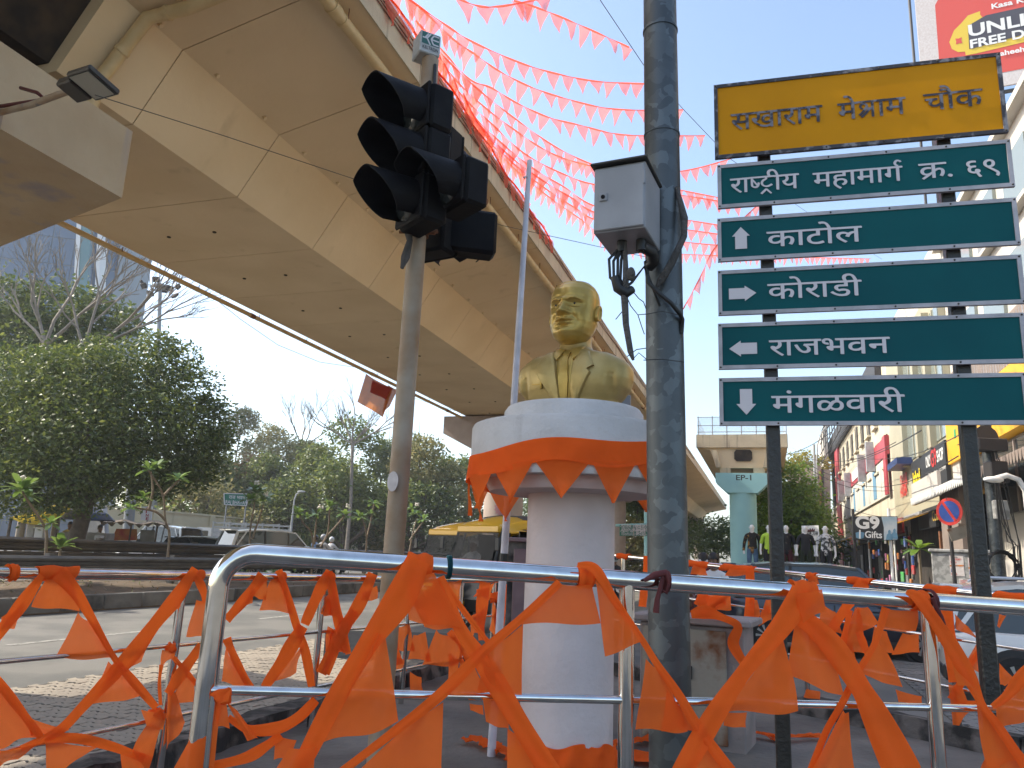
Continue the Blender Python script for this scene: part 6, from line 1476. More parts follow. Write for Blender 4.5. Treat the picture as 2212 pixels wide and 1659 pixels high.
def car(label, loc, yaw, pmat, kind='hatch', cat='car', rails=False, L=4.0, Wd=.86, Hh=1.55):
    """local x = forward. Body lofted through stations along the length."""
    t_ = thing('car', label, cat, loc, yaw); P_ = M[pmat]
    hl = L / 2; belt = Hh * .60; wr = Wd * .80
    if kind == 'hatch': xs_roof = (-hl * .93, -hl * .78, -hl * .05, hl * .20, hl * .46)
    else: xs_roof = (-hl * .97, -hl * .88, -hl * .1, hl * .16, hl * .46)
    # lower body
    stn = [(-hl, .40, belt * .80, .72), (-hl * .985, .30, belt * .92, .86), (-hl * .93, .26, belt * .985, .95), (-hl * .75, .24, belt, 1.0), (-hl * .3, .23, belt * .99, 1.0), (hl * .2, .23, belt * .975, 1.0), (hl * .46, .23, belt * .955, .995), (hl * .75, .24, belt * .90, .97), (hl * .92, .26, belt * .83, .90), (hl * .985, .30, belt * .72, .78), (hl, .38, belt * .62, .62)]
    secs = []
    for x, z0, zb, k in stn:
        w_ = Wd * k; m = z0 + (zb - z0) * .5
        secs.append([V((x, y * w_, z)) for y, z in ((.90, z0), (.985, z0 + .10), (1.0, m), (.985, zb - .10), (.955, zb - .03), (.86, zb + .008), (.4, zb + .03), (0, zb + .036), (-.4, zb + .03), (-.86, zb + .008), (-.955, zb - .03), (-.985, zb - .10), (-1.0, m), (-.985, z0 + .10), (-.90, z0))])
    body = part('body', MB().sweep(secs), P_, t_, 35)
    # cabin glass, roof, pillars
    x0, x1, x2, x3, x4 = xs_roof; zr_ = Hh
    prof = [(x0, belt, .0), (x1, zr_ - .10, 0), ((x1 * .6 + x2 * .4), zr_ - .015, 0), (x2, zr_, 0), (x3, zr_ - .05, 0), (x4, belt * .97, 0)]
    def cab(k, dz=0, inset=0):
        rows = []
        for x, z, _ in prof:
            f = (z - belt) / (zr_ - belt); wy = (Wd * .93 + (wr - Wd * .93) * max(f, 0)) * k
            rows.append([V((x, wy, z + dz)), V((x, wy * .6, z + .03 * max(f, 0) + dz)), V((x, 0, z + .04 * max(f, 0) + dz)), V((x, -wy * .6, z + .03 * max(f, 0) + dz)), V((x, -wy, z + dz))])
        return rows
    g = MB(); rows = cab(.975, -.012); base = [[V((r[0].x, r[0].y, belt - .06)), V((r[4].x, r[4].y, belt - .06))] for r in rows]
    # side glass walls + front/rear follow the roof line
    n = len(rows)
    for i in range(n - 1):
        a, b = rows[i], rows[i + 1]
        for sd in (0, 4):
            def low(r): f = (r[sd].z - belt) / (zr_ - belt); return V((r[sd].x, math.copysign(Wd * .93 * .975, r[sd].y), belt - .05))
            g.add([a[sd], b[sd], low(b), low(a)], [(0, 1, 2, 3)])
        g.add(a + b, [(k, k + 1, n_ + 1, n_) for k, n_ in zip(range(4), range(5, 9))])
    part('windows', g, M['carglass'], t_, 20)
    rf = MB(); rr = cab(1.0)[1:5]; rf.sweep([[p for p in r] + [p - V((0, 0, .05)) for p in r[::-1]] for r in rr]); part('roof', rf, P_, t_, 40)
    def side_pt(x, f, sd, k=.992):
        wy = (Wd * .93 + (wr - Wd * .93) * f) * k; return V((x, sd * wy, belt + (zr_ - belt) * f))
    for sd in (-1, 1):
        for nm, xa, xb, wd_ in (('pillar', x3, x4, .07), ('pillar', (x2 * .62 + x1 * .38) , x2 * .62 + x1 * .38, .05), ('pillar', x1, x0, .10 if kind == 'hatch' else .12), ('pillar', x1 * .78 + x2 * .22, x1 * .80 + x0 * .22, .07)):
            fa = .95 if xa != x1 else .86
            part(nm, MB().add([side_pt(xa - wd_ / 2, fa, sd), side_pt(xa + wd_ / 2, fa, sd), side_pt(xb + wd_ / 2, -.02, sd), side_pt(xb - wd_ / 2, -.02, sd)], [(0, 1, 2, 3)]), P_ if xa != x2 * .62 + x1 * .38 else M['trim'], t_)
        for fr_x in (hl * .62, -hl * .62):
            part('wheel_arch', MB().lathe([(.37, 0), (.37, .02), (.0, .02)], 28, Matrix.Translation((fr_x, sd * (Wd * .985), .34)) @ Matrix.Rotation(R(90) * -sd, 4, 'X')), M['trim'], body)
            w_ = part('wheel', MB().lathe([(.05, 0), (.06, .03)], 8, Matrix.Translation((fr_x, sd * Wd * .93, .32)) @ Matrix.Rotation(R(90), 4, 'X')), M['trim'], t_); wheel(w_, V((fr_x, sd * (Wd * .93), .32)), .32, .20, sd)
        part('sill', MB().box((-hl * .46, sd * Wd * .995 - .012, .22), (hl * .46, sd * Wd * .995 + .012, .33)), M['trim'], body)
        part('door_line', MB().box((-.12, sd * Wd * 1.002 - .003, .36), (-.105, sd * Wd * 1.002 + .003, belt - .06)), M['trim'], body)
        for hx in (-.32, .62): part('door_handle', MB().bbox((hx - .09, sd * Wd * 1.0 - .015, belt - .17), (hx + .09, sd * Wd * 1.0 + .02, belt - .135), .008), P_, body)
        part('mirror', MB().bbox((x4 - .32, sd * (Wd * .98) - .0, belt + .0), (x4 - .14, sd * (Wd * .98 + .18), belt + .15), .03) if sd > 0 else MB().bbox((x4 - .32, -(Wd * .98 + .18), belt), (x4 - .14, -(Wd * .98), belt + .15), .03), P_, t_, 40)
        part('tail_lamp', MB().bbox((-hl * .985, sd * Wd * .66 - .13, belt * .70), (-hl * .90, sd * Wd * .66 + .19 * sd + (.13 if sd > 0 else -.13) * 0 + .0 + .13, belt * .90), .02), M['taillamp'], body, 40)
        part('head_lamp', MB().bbox((hl * .90, sd * Wd * .56 - .15, belt * .60), (hl * .975, sd * Wd * .56 + .15, belt * .74), .02), M['headlamp'], body, 40)
        if rails: part('roof_rail', MB().tube([V((x1 + .25, sd * wr * .93, zr_ - .01)), V((x1 + .35, sd * wr * .93, zr_ + .06)), V((x2, sd * wr * .93, zr_ + .07)), V((x3 - .1, sd * wr * .93, zr_ + .0))], .018, 8), M['rim'], t_, 60)
    part('rear_bumper', MB().bbox((-hl * 1.005, -Wd * .80, .26), (-hl * .93, Wd * .80, .46), .03), M['trim'], body)
    part('number_plate', MB().box((-hl * 1.012, -.22, .60), (-hl * 1.0, .22, .71)), M['plate_w'], body)
    part('spoiler', MB().bbox((x1 - .22, -wr * .85, zr_ - .09), (x1 + .05, wr * .85, zr_ - .04), .015), P_, t_)
    return t_
def gpos(u, v, d, z=None):
    p = at(u, v, d); return V((p.x, p.y, ZL if (z is None and u < 900) else (z or 0)))
# yaw: 0 = facing +X
struct('raised_road', MB().prism([V((-2.6, 11.9, 0)), V((.2, 12.4, 0)), V((2.6, 20, 0)), V((-3.2, 20, 0))], (0, 0, -.01), (0, 0, .40)), M['asphalt'])
car('dark navy car parked beyond the rear railing behind the sign posts', gpos(1800, 1300, 15.6), R(-14), 'p_navy', 'suv', L=4.3, Wd=.88, Hh=1.66)
car('maroon car standing behind the dark navy car', gpos(1660, 1300, 20), R(-16), 'p_maroon', 'hatch', L=4.0, Hh=1.58)
car('dark blue car at the foot of the blue pier behind the men', gpos(1590, 1280, 24), R(-16), 'p_navy', 'hatch', L=4.1, Hh=1.6)
car('white car with black lower trim at the kerb beside the grey cabinet', gpos(2420, 1400, 10.2), R(-24), 'p_white', 'suv', rails=True, L=4.1, Wd=.87, Hh=1.5)
car('white people carrier seen from behind on the far carriageway', gpos(600, 1170, 33), R(42), 'p_white', 'suv', L=4.7, Wd=.9, Hh=1.82)
car('black car half hidden behind the guard rail before the truck', gpos(455, 1175, 34), R(8), 'p_black', 'hatch', L=4.0, Hh=1.45)
car('white van with a dark window band beside the thatched stall', gpos(345, 1170, 37), R(160), 'p_white', 'suv', cat='van', L=3.9, Wd=.82, Hh=1.9)
car('small white car between the van and the truck', gpos(400, 1172, 40), R(170), 'p_white', 'hatch', L=3.6, Hh=1.5)
# small truck with a slatted body
tk = thing('truck', 'white pickup truck with a tall slatted cargo body', 'truck', gpos(512, 1170, 44), R(178)); M['slat'] = mat('grey_slats', (.36, .36, .35), .6)
part('cab', MB().sweep([[V((x, y, z)) for x, z in ((1.2, .5), (2.55, .5), (2.6, 1.15), (2.05, 1.95), (1.95, 2.02), (1.2, 2.02))] for y in (-.82, .82)]), M['p_white'], tk)
for sd in (-1, 1): part('door_window', MB().prism([V((x, sd * .83, z)) for x, z in ((1.35, 1.25), (2.3, 1.25), (1.95, 1.85), (1.35, 1.85))], (0, -.01, 0), (0, .01, 0)), M['carglass'], tk)
part('windscreen', MB().prism([V((2.58, y, 1.22)) for y in (-.72, .72)] + [V((2.12, y, 1.9)) for y in (.72, -.72)], (.02, 0, 0), (.04, 0, .02)), M['carglass'], tk)
part('chassis', MB().box((-2.6, -.6, .45), (2.5, .6, .6)), M['trim'], tk)
part('bed', MB().bbox((-2.6, -.9, .66), (1.1, .9, .76), .01), M['slat'], tk)
for sd in (-1, 1):
    for z in (.95, 1.22, 1.5, 1.78, 2.08, 2.3): part('slat', MB().box((-2.6, sd * .88 - .02, z - .09 if z < 1.6 else z - .04), (1.1, sd * .88 + .02, z + .09 if z < 1.6 else z + .04)), M['slat'], tk)
    for x in (-2.58, -1.66, -.74, .18, 1.08): part('stake', MB().box((x - .04, sd * .92 - .02, .7), (x + .04, sd * .92 + .02, 2.38)), M['slat'], tk)
for x in (-1.7, 1.85):
    for sd in (-1, 1): w_ = part('wheel', MB().lathe([(.05, 0), (.06, .03)], 8, Matrix.Translation((x, sd * .75, .34))), M['trim'], tk); wheel(w_, V((x, sd * .78, .34)), .34, .2, sd)
# auto rickshaws: local x forward
def rick(label, loc, yaw, roofm, low):
    t_ = thing('auto_rickshaw', label, 'auto rickshaw', loc, yaw); t_.scale = (1.0,) * 3
    part('body', MB().sweep([[V((x, y * k, z)) for x, z in ((-1.25, .35), (-1.3, 1.0), (-.5, 1.02), (-.45, .45), (.35, .42), (.55, .95), (1.0, .95), (1.25, .5), (1.1, .3))] for y, k in ((-.64, 1), (.64, 1))]), M[low], t_)
    rows = []
    for x, z, k in ((-1.32, 1.05, .98), (-1.28, 1.55, .96), (-1.1, 1.72, .94), (-.4, 1.80, .93), (.4, 1.78, .9), (.80, 1.68, .86), (.86, 1.60, .84)):
        rows.append([V((x, y * .66 * k, z + dz)) for y, dz in ((1, -.14 if x > -1 else 0), (.96, -.03), (.7, .02), (0, .05), (-.7, .02), (-.96, -.03), (-1, -.14 if x > -1 else 0))])
    part('hood', MB().sweep([r + [p - V((0, 0, .03)) for p in r[::-1]] for r in rows]), M[roofm], t_, 40)
    part('roof_top', MB().sweep([[p + V((0, 0, .012)) for p in r[1:6]] + [p + V((0, 0, .002)) for p in r[1:6][::-1]] for r in rows[2:5]]), M['trim'], t_, 40)
    for sd in (-1, 1):
        part('front_pillar', MB().tube([V((1.02, sd * .56, .92)), V((.82, sd * .55, 1.62))], .022, 8), M['trim'], t_); part('mid_pillar', MB().tube([V((-.35, sd * .6, .5)), V((-.35, sd * .58, 1.7))], .022, 8), M['trim'], t_)
        part('mirror', MB().bbox((1.05, sd * .70 - .05, 1.25), (1.08, sd * .70 + .05, 1.45), .01), M['trim'], t_)
        w_ = part('wheel', MB().lathe([(.04, 0), (.05, .03)], 8, Matrix.Translation((-.85, sd * .55, .22))), M['trim'], t_); wheel(w_, V((-.85, sd * .56, .22)), .22, .12, sd)
    w_ = part('wheel', MB().lathe([(.04, 0), (.05, .03)], 8, Matrix.Translation((1.15, 0, .22))), M['trim'], t_); wheel(w_, V((1.15, 0, .22)), .22, .12, 1)
    part('windscreen', MB().prism([V((1.06, y, .97)) for y in (-.54, .54)] + [V((.86, y, 1.6)) for y in (.52, -.52)], (0, 0, 0), (.008, 0, .004)), mat('darkened_windscreen', (.008, .01, .01), .06, alpha=.5, spec=.08) if 'darkened_windscreen' not in bpy.data.materials else bpy.data.materials['darkened_windscreen'], t_)  # near-black half-opaque pane: the cabin's dimness is put into the glass
    part('header_band', MB().bbox((.78, -.54, 1.52), (.90, .54, 1.66), .03), M[roofm], t_, 40); part('back_panel', MB().box((-1.31, -.6, .95), (-1.27, .6, 1.6)), M['trim'], t_)  # black back panel added to keep the cabin dark
    for sd in (-1, 1): part('side_curtain', MB().box((-1.25, sd * .615 - .01, .98), (-.62, sd * .615 + .01, 1.62)), M['trim'], t_)  # black rexine sides added to darken the rear of the cabin
    part('seat', MB().bbox((-1.1, -.55, .5), (-.55, .55, .75), .06), M['trim'], t_, 40); part('seat_back', MB().bbox((-1.22, -.55, .75), (-1.05, .55, 1.3), .05), M['trim'], t_, 40)
    part('driver_seat', MB().bbox((-.1, -.3, .5), (.3, .3, .72), .05), M['trim'], t_, 40)
    part('handlebar', MB().tube([V((.85, -.32, 1.05)), V((.92, 0, 1.0)), V((.85, .32, 1.05))], .018, 8), M['trim'], t_)
    part('head_lamp', MB().lathe([(.02, .06), (.1, .05), (.11, 0)], 16, Matrix.Translation((1.2, 0, .72)) @ Matrix.Rotation(R(90), 4, 'Y')), M['headlamp'], t_)
    part('mudguard', MB().bbox((.95, -.14, .40), (1.42, .14, .50), .04), M['p_yel'], t_, 40)
    part('number_plate', MB().box((1.28, -.2, .52), (1.30, .2, .64)), mat('yellow_plate', (.55, .45, .05), .5) if 'yellow_plate' not in bpy.data.materials else bpy.data.materials['yellow_plate'], t_)
    return t_
M['p_yel'] = paint('yellow_hood', (.62, .33, .01), .5); M['p_teal'] = paint('teal_body', (.01, .12, .14), .45)
rk1 = rick('black auto rickshaw with a yellow hood waiting behind the pedestal', gpos(1112, 1300, 13.4, .40), R(222), 'p_yel', 'trim')
rk2 = rick('teal auto rickshaw with a yellow hood behind the black one', gpos(1022, 1290, 16.8, .40), R(226), 'p_yel', 'p_teal')

# ================================================================== people and mannequins (one grown skin each)
def figure(name, label, cat, loc, yaw, pose, cols, group=None, scale=1.0, hair=True, extra=None):
    J = {'pel': (0, 0, .95, .135, .105), 'bel': (0, -.01, 1.08, .13, .10), 'che': (0, -.01, 1.28, .15, .105), 'neb': (0, 0, 1.43, .075, .07), 'nec': (0, -.005, 1.50, .052, .052), 'hd1': (0, -.02, 1.58, .075, .085), 'hd2': (0, -.015, 1.67, .078, .095), 'hd3': (0, -.005, 1.735, .055, .065),
         'shl': (.175, 0, 1.385, .062, .06), 'ell': (.235, .02, 1.12, .042, .042), 'wrl': (.25, -.03, .88, .028, .03), 'hal': (.25, -.05, .79, .022, .036), 'shr': (-.175, 0, 1.385, .062, .06), 'elr': (-.235, .02, 1.12, .042, .042), 'wrr': (-.25, -.03, .88, .028, .03), 'har': (-.25, -.05, .79, .022, .036),
         'hil': (.095, 0, .90, .088, .09), 'knl': (.105, -.01, .50, .058, .06), 'anl': (.11, .02, .09, .042, .045), 'tol': (.12, -.15, .03, .04, .03), 'hir': (-.095, 0, .90, .088, .09), 'knr': (-.105, -.01, .50, .058, .06), 'anr': (-.11, .02, .09, .042, .045), 'tor': (-.12, -.15, .03, .04, .03)}
    for k, v in pose.items(): J[k] = tuple(v) + J[k][3:]
    E_ = [('pel', 'bel', 'sh'), ('bel', 'che', 'sh'), ('che', 'neb', 'sh'), ('neb', 'nec', 'sk'), ('nec', 'hd1', 'sk'), ('hd1', 'hd2', 'sk'), ('hd2', 'hd3', 'sk')]
    for s_ in 'lr': E_ += [('neb', 'sh' + s_, 'sh'), ('sh' + s_, 'el' + s_, 'sl'), ('el' + s_, 'wr' + s_, 'fa'), ('wr' + s_, 'ha' + s_, 'sk'), ('pel', 'hi' + s_, 'tr'), ('hi' + s_, 'kn' + s_, 'tr'), ('kn' + s_, 'an' + s_, 'tr'), ('an' + s_, 'to' + s_, 'fo')]
    ks = list(J); me = bpy.data.meshes.new('body'); me.from_pydata([J[k][:3] for k in ks], [(ks.index(a), ks.index(b)) for a, b, _ in E_], [])
    o = bpy.data.objects.new('body', me); C.objects.link(o); o.modifiers.new('s', 'SKIN'); sv = me.skin_vertices[0].data
    for i, k in enumerate(ks): sv[i].radius = J[k][3:]
    sv[ks.index('pel')].use_root = True
    sb = o.modifiers.new('u', 'SUBSURF'); sb.levels = 2; sb.render_levels = 2
    bpy.context.view_layer.update(); dg = bpy.context.evaluated_depsgraph_get(); ev = bpy.data.meshes.new_from_object(o.evaluated_get(dg)); bpy.data.objects.remove(o)
    t_ = thing(name, label, cat, loc, yaw, group); t_.scale = (scale,) * 3
    vs = [v.co.copy() for v in ev.vertices]; ns = [v.normal.copy() for v in ev.vertices]; fs = [list(p.vertices) for p in ev.polygons]
    reg = []
    for p in ev.polygons:
        c = p.center; best, bk = 9, None
        for a, b, cl_ in E_:
            A, B = V(J[a][:3]), V(J[b][:3]); d = B - A; f = min(1, max(0, (c - A).dot(d) / max(d.length_squared, 1e-6))); q = (c - (A + d * f)).length - (J[a][3] * (1 - f) + J[b][3] * f) * .9
            if q < best: best, bk = q, cl_
        reg.append(bk)
    mb = MB(); mb.v = vs; mb.f = fs; body = part('body', mb, M[cols['skin']], t_, 180)
    def wear(nm, cls, mt, off):
        ids = {}; m2 = MB()
        for f, r in zip(fs, reg):
            if r in cls:
                for i in f:
                    if i not in ids: ids[i] = len(m2.v); m2.v.append(vs[i] + ns[i] * off)
                m2.f.append([ids[i] for i in f])
        if m2.f: part(nm, m2, M[mt], t_, 180)
    wear('shirt', ('sh', 'sl') + (('fa',) if cols.get('long') else ()), cols['shirt'], .012)
    wear('trousers', ('tr',), cols['trousers'], .009)
    if cols.get('shoes', 'trim'): wear('shoes', ('fo',), cols.get('shoes', 'trim'), .008)
    h = V(J['hd2'][:3]); hm = MB().blob(h + V((0, -.098, -.03)), (.013, .02, .022), 8, 6)
    part('nose', hm, M[cols['skin']], body, 60)
    for sd in (-1, 1): part('ear', MB().blob(h + V((sd * .082, .01, -.03)), (.012, .02, .03), 8, 6), M[cols['skin']], body, 60)
    if hair:
        hb_ = MB(); rows = []
        for i in range(8):
            a = R(-12 + 100 * i / 7)
            rows.append([h + V((math.cos(b) * .094 * math.cos(a), .012 + math.sin(b) * .112 * math.cos(a), .008 + .115 * math.sin(a) + (-.055 if math.sin(b) > .2 and i == 0 else (.045 if math.sin(b) < -.3 and i == 0 else 0)))) for b in [2 * math.pi * k / 16 for k in range(16)]])
        hb_.sweep(rows); part('hair', hb_, M[cols.get('hair', 'hair')], body, 60)
        for sd in (-1, 1): part('eye', MB().blob(h + V((sd * .032, -.092, .0)), (.012, .006, .006), 6, 4), M['trim'], body)
    return t_
M['skin'] = mat('brown_skin', (.20, .105, .06), .55); M['hair'] = mat('black_hair', (.012, .010, .009), .6); M['s_white'] = mat('white_cotton', (.58, .58, .60), .9, bump=.3); M['s_maroon'] = mat('maroon_cotton', (.13, .012, .02), .9, bump=.3); M['s_blue'] = mat('light_blue_cotton', (.22, .32, .50), .9); M['s_yellow'] = mat('pale_yellow_cotton', (.50, .40, .16), .9)
M['jean'] = mat('blue_denim', (.05, .10, .18), .9, col2=(.09, .16, .26), scale=8); M['darkcloth'] = mat('dark_cloth', (.02, .02, .024), .9); M['s_black'] = mat('black_patterned_tee', (.012, .012, .013), .85, col2=(.10, .08, .06), scale=9, lo=.58, hi=.64); M['s_brown'] = mat('black_gold_shirt', (.015, .012, .01), .8, col2=(.32, .17, .04), scale=7, lo=.52, hi=.58); M['s_lime'] = mat('lime_tee', (.42, .62, .06), .85); M['s_print'] = mat('black_white_print_tee', (.05, .055, .06), .85, col2=(.55, .56, .58), scale=11, lo=.47, hi=.53); M['s_maroonp'] = mat('maroon_trousers', (.06, .012, .016), .9); M['s_olive'] = mat('dark_olive_trousers', (.02, .028, .016), .9); M['mann'] = mat('white_mannequin', (.72, .72, .73), .35)
phone = dict(ell=(.24, -.03, 1.12), wrl=(.10, -.27, 1.14), hal=(.05, -.33, 1.18), elr=(-.24, -.03, 1.12), wrr=(-.10, -.27, 1.14), har=(-.05, -.33, 1.18), hd1=(0, -.05, 1.575), hd2=(0, -.065, 1.655), hd3=(0, -.07, 1.72))
m1 = figure('person', 'person in a white shirt looking down at a phone by the rear railing', 'person', gpos(1545, 1300, 13.2), R(-32), phone, dict(skin='skin', shirt='s_white', trousers='darkcloth', long=True))
m2 = figure('person', 'person in a maroon printed shirt with a white scarf seen from behind', 'person', gpos(1521, 1300, 14.6), R(165), dict(), dict(skin='skin', shirt='s_maroon', trousers='darkcloth'))
part('head_scarf', MB().lathe([(.098, 1.60), (.106, 1.625), (.102, 1.655)], 20, Matrix.Translation((0, .0, 0)), caps=False), M['s_white'], m2, 60)
part('shoulder_scarf', MB().grid(lambda s, t: V((q3(-.17, .15, s), q3(.135, .17, math.sin(s * 3.1)), q3(1.44, 1.10, s) - .09 * t)), 12, 3), M['s_white'], m2, 180)
sit = dict(hil=(.10, -.02, .90), knl=(.12, -.42, .86), anl=(.12, -.40, .45), tol=(.12, -.55, .40), hir=(-.10, -.02, .90), knr=(-.12, -.42, .86), anr=(-.12, -.40, .45), tor=(-.12, -.55, .40), wrl=(.14, -.30, 1.06), hal=(.10, -.38, 1.08), wrr=(-.14, -.30, 1.06), har=(-.10, -.38, 1.08))
figure('person', 'person in a pale shirt seated behind the stall counter beside the white wall', 'person', gpos(212, 1170, 30.5) + V((0, 0, -.05)), R(60), dict(elr=(-.22, -.08, 1.15), wrr=(-.06, -.22, 1.38), har=(-.04, -.2, 1.46)), dict(skin='skin', shirt='s_white', trousers='darkcloth'))
figure('person', 'person in a yellow shirt bending over the counter under the yellow tarpaulin', 'person', gpos(146, 1170, 29.5), R(20), dict(), dict(skin='skin', shirt='s_yellow', trousers='darkcloth'))
figure('person', 'person in dark clothes behind the stall under the blue umbrella', 'person', gpos(166, 1172, 31), R(-20), dict(), dict(skin='skin', shirt='darkcloth', trousers='darkcloth'))
# riders
def scooter(label, loc, yaw, pm):
    t_ = thing('motorbike', label, 'motorbike', loc, yaw)
    part('tank', MB().sweep([[V((y * k, x, z + (.06 if abs(y) < .5 else 0))) for y in (-1, -.4, .4, 1)] + [V((y * k * .7, x, z - .18)) for y in (1, -1)] for x, z, k in ((-.35, .88, .12), (-.1, .92, .15), (.2, .82, .13), (.75, .84, .10))]), M[pm], t_, 40)
    part('seat', MB().bbox((-.13, .05, .80), (.13, .85, .90), .04), M['trim'], t_, 40); part('engine', MB().bbox((-.15, -.25, .32), (.15, .25, .66), .05), M['trim'], t_, 40)
    part('handlebar', MB().tube([V((-.36, -.35, 1.06)), V((0, -.45, 1.0)), V((.36, -.35, 1.06))], .016, 8), M['trim'], t_); part('fork', MB().tube([V((0, -.42, 1.0)), V((0, -.72, .3))], .035, 8), M['rim'], t_)
    part('head_lamp', MB().blob(V((0, -.58, .92)), (.12, .09, .12), 10, 7), M['headlamp'], t_, 60)
    for y in (-.72, .62):
        Mx = Matrix.Translation((0, y, .3)) @ Matrix.Rotation(R(90), 4, 'Y'); part('wheel', MB().lathe([(.2, -.05), (.27, -.05), (.3, -.02), (.3, .02), (.27, .05), (.2, .05)], 24, Mx, caps=False), M['tyre'], t_, 40)
    return t_
ride = dict(sit, **dict(elr=(-.26, -.2, 1.2), wrr=(-.32, -.42, 1.14), har=(-.34, -.48, 1.12), ell=(.26, -.2, 1.2), wrl=(.32, -.42, 1.14), hal=(.34, -.48, 1.12)))
def rider(label, u, d, yaw, shirt, helmet, blabel, pm='p_black'):
    p = gpos(u, 1180, d); scooter(blabel, p, yaw, pm)
    f = figure('person', label, 'person', p + Matrix.Rotation(yaw, 3, 'Z') @ V((0, .3, -.05)), yaw, ride, dict(skin='skin', shirt=shirt, trousers='darkcloth', long=True), hair=False)
    part('helmet', MB().blob(V((0, -.01, 1.68)), (.125, .145, .135), 16, 10), M[helmet], f, 60); part('visor', MB().blob(V((0, -.075, 1.66)), (.10, .09, .055), 12, 6), M['carglass'], f, 60)
    return f
r_a = rider('motorbike rider in white shirt and grey helmet with black backpack', 708, 33, R(150), 's_white', 'p_silver', 'dark motorbike ridden off by the rider with a backpack')
part('backpack', MB().bbox((-.16, .08, 1.02), (.16, .28, 1.42), .06), M['trim'], r_a, 40)
rider('motorbike rider in light blue shirt beside the people carrier', 690, 36, R(150), 's_blue', 'p_black', 'dark motorbike beside the people carrier')
rider('motorbike rider in white with a white helmet near the wall', 724, 40, R(150), 's_white', 'p_white', 'dark motorbike of the white-helmeted rider')
rider('motorbike rider wrapped in white behind the rear railing', 1335, 22, R(12), 'darkcloth', 'p_white', 'white motorbike standing behind the rear railing', 'p_white')
dpose = dict(sit); figure('person', 'person in khaki driving the black rickshaw', 'person', rk1.location + Matrix.Rotation(R(222), 3, 'Z') @ V((.05, 0, -.18)), R(222) + R(90), ride, dict(skin='skin', shirt='s_yellow', trousers='darkcloth'), scale=.95)
figure('person', 'person in white seated in the back of the black rickshaw', 'person', rk1.location + Matrix.Rotation(R(222), 3, 'Z') @ V((-.75, .2, -.15)), R(222) + R(90), sit, dict(skin='skin', shirt='s_white', trousers='darkcloth'), scale=.95)
figure('person', 'person in a white cap driving the teal rickshaw', 'person', rk2.location + Matrix.Rotation(R(226), 3, 'Z') @ V((.05, 0, -.18)), R(226) + R(90), ride, dict(skin='skin', shirt='s_white', trousers='darkcloth', hair='s_white'), scale=.95)
# mannequins on a plinth along the pavement
e1 = lambda x, y: (1382.6 + .2451 * x, 840.4 + .2451 * y)
md_ = 26.5; mz = at(1680, 1198, md_).z - .82 * 1.05
mp = [at(*e1(990, 1400), md_), at(*e1(1660, 1420), md_ - 1.2)]
stl = thing('display_plinth', 'low grey display plinth under the row of mannequins', 'plinth', V((mp[0].x, mp[0].y, 0))); dd = (mp[1] - mp[0]).normalized(); dd.z = 0; nn = V((-dd.y, dd.x, 0))
a0 = mp[0] - dd * .8; b0 = mp[1] + dd * .8; a0.z = b0.z = 0
part('slab', MB().prism([a0 - nn * .35, b0 - nn * .35, b0 + nn * .35, a0 + nn * .35], V((0, 0, -.01)), V((0, 0, mz))), M['kerb'], stl, world=True)
armd = dict(ell=(.25, .02, 1.14), wrl=(.27, -.02, .90), elr=(-.25, .02, 1.14), wrr=(-.27, -.02, .90))
for x, lb, sh, tr, lg in ((990, 'white mannequin in black and gold long-sleeved shirt and jeans', 's_brown', 'jean', True), (1145, 'white mannequin in lime green tee', 's_lime', 'darkcloth', False), (1300, 'white mannequin in dark camouflage tee and maroon trousers', 's_black', 's_maroonp', False), (1468, 'white mannequin in black tee and dark green trousers', 'darkcloth', 's_olive', False), (1640, 'white mannequin in black and white printed tee', 's_print', 'darkcloth', False)):
    f = (x - 990) / 670; p = mp[0].lerp(mp[1], f); figure('mannequin', lb, 'mannequin', V((p.x, p.y, mz)), R(-20), armd, dict(skin='mann', shirt=sh, trousers=tr, long=lg, shoes=''), group='mannequins on the display plinth', scale=1.05, hair=False)

# ================================================================== roadside stalls on the left
M['tarp'] = clothmat('yellow_tarpaulin', (.42, .30, .01), (.55, .42, .02), .5, 0); M['bluetarp'] = mat('blue_umbrella_cloth', (.03, .06, .14), .8, col2=(.12, .12, .13), scale=2); M['thatch'] = mat('grey_sacking_roof', (.22, .18, .14), .95, col2=(.12, .09, .07), scale=6, bump=1); M['redbanner'] = mat('red_banner', (.42, .04, .02), .7, col2=(.50, .20, .03), scale=2); M['counter'] = mat('grey_counter', (.22, .21, .20), .8, col2=(.30, .29, .28), scale=3); M['whitewall'] = mat('white_hut_wall', (.55, .55, .57), .8)
l7_ = lambda x, y: (.2206 * x, 1003 + .2206 * y)
tp = thing('tarpaulin', 'yellow tarpaulin awning slung under the dense tree', 'tarpaulin', at(*l7_(600, 330), 28.5))
TPn = Pl(at(*l7_(100, 500), 28), at(*l7_(880, 260), 28.6))
part('sheet', MB().grid(lambda s, t: TPn.pt(*[q3(a, b, t) for a, b in zip(l7_(q3(90, 890, s), q3(520, 258, s) + 90 * math.sin(s * 3.14) * .7 - 40 * math.sin(s * 3.14)), l7_(q3(200, 790, s), q3(570, 340, s) + 110 * math.sin(s * 3.14)))], -2.4 * (1 - t)), 24, 8), M['tarp'], tp, 180, world=True)
for x, y in ((890, 258), (590, 400), (110, 520)): p = TPn.pt(*l7_(x, y)); part('pole', MB().tube([V((p.x, p.y, ZL)), p], .05, 8), M['bark'], tp, world=True)
um = thing('umbrella', 'faded blue and grey stall umbrella', 'umbrella', gpos(171, 1170, 31.5)); uc = at(*l7_(820, 395), 31.5)
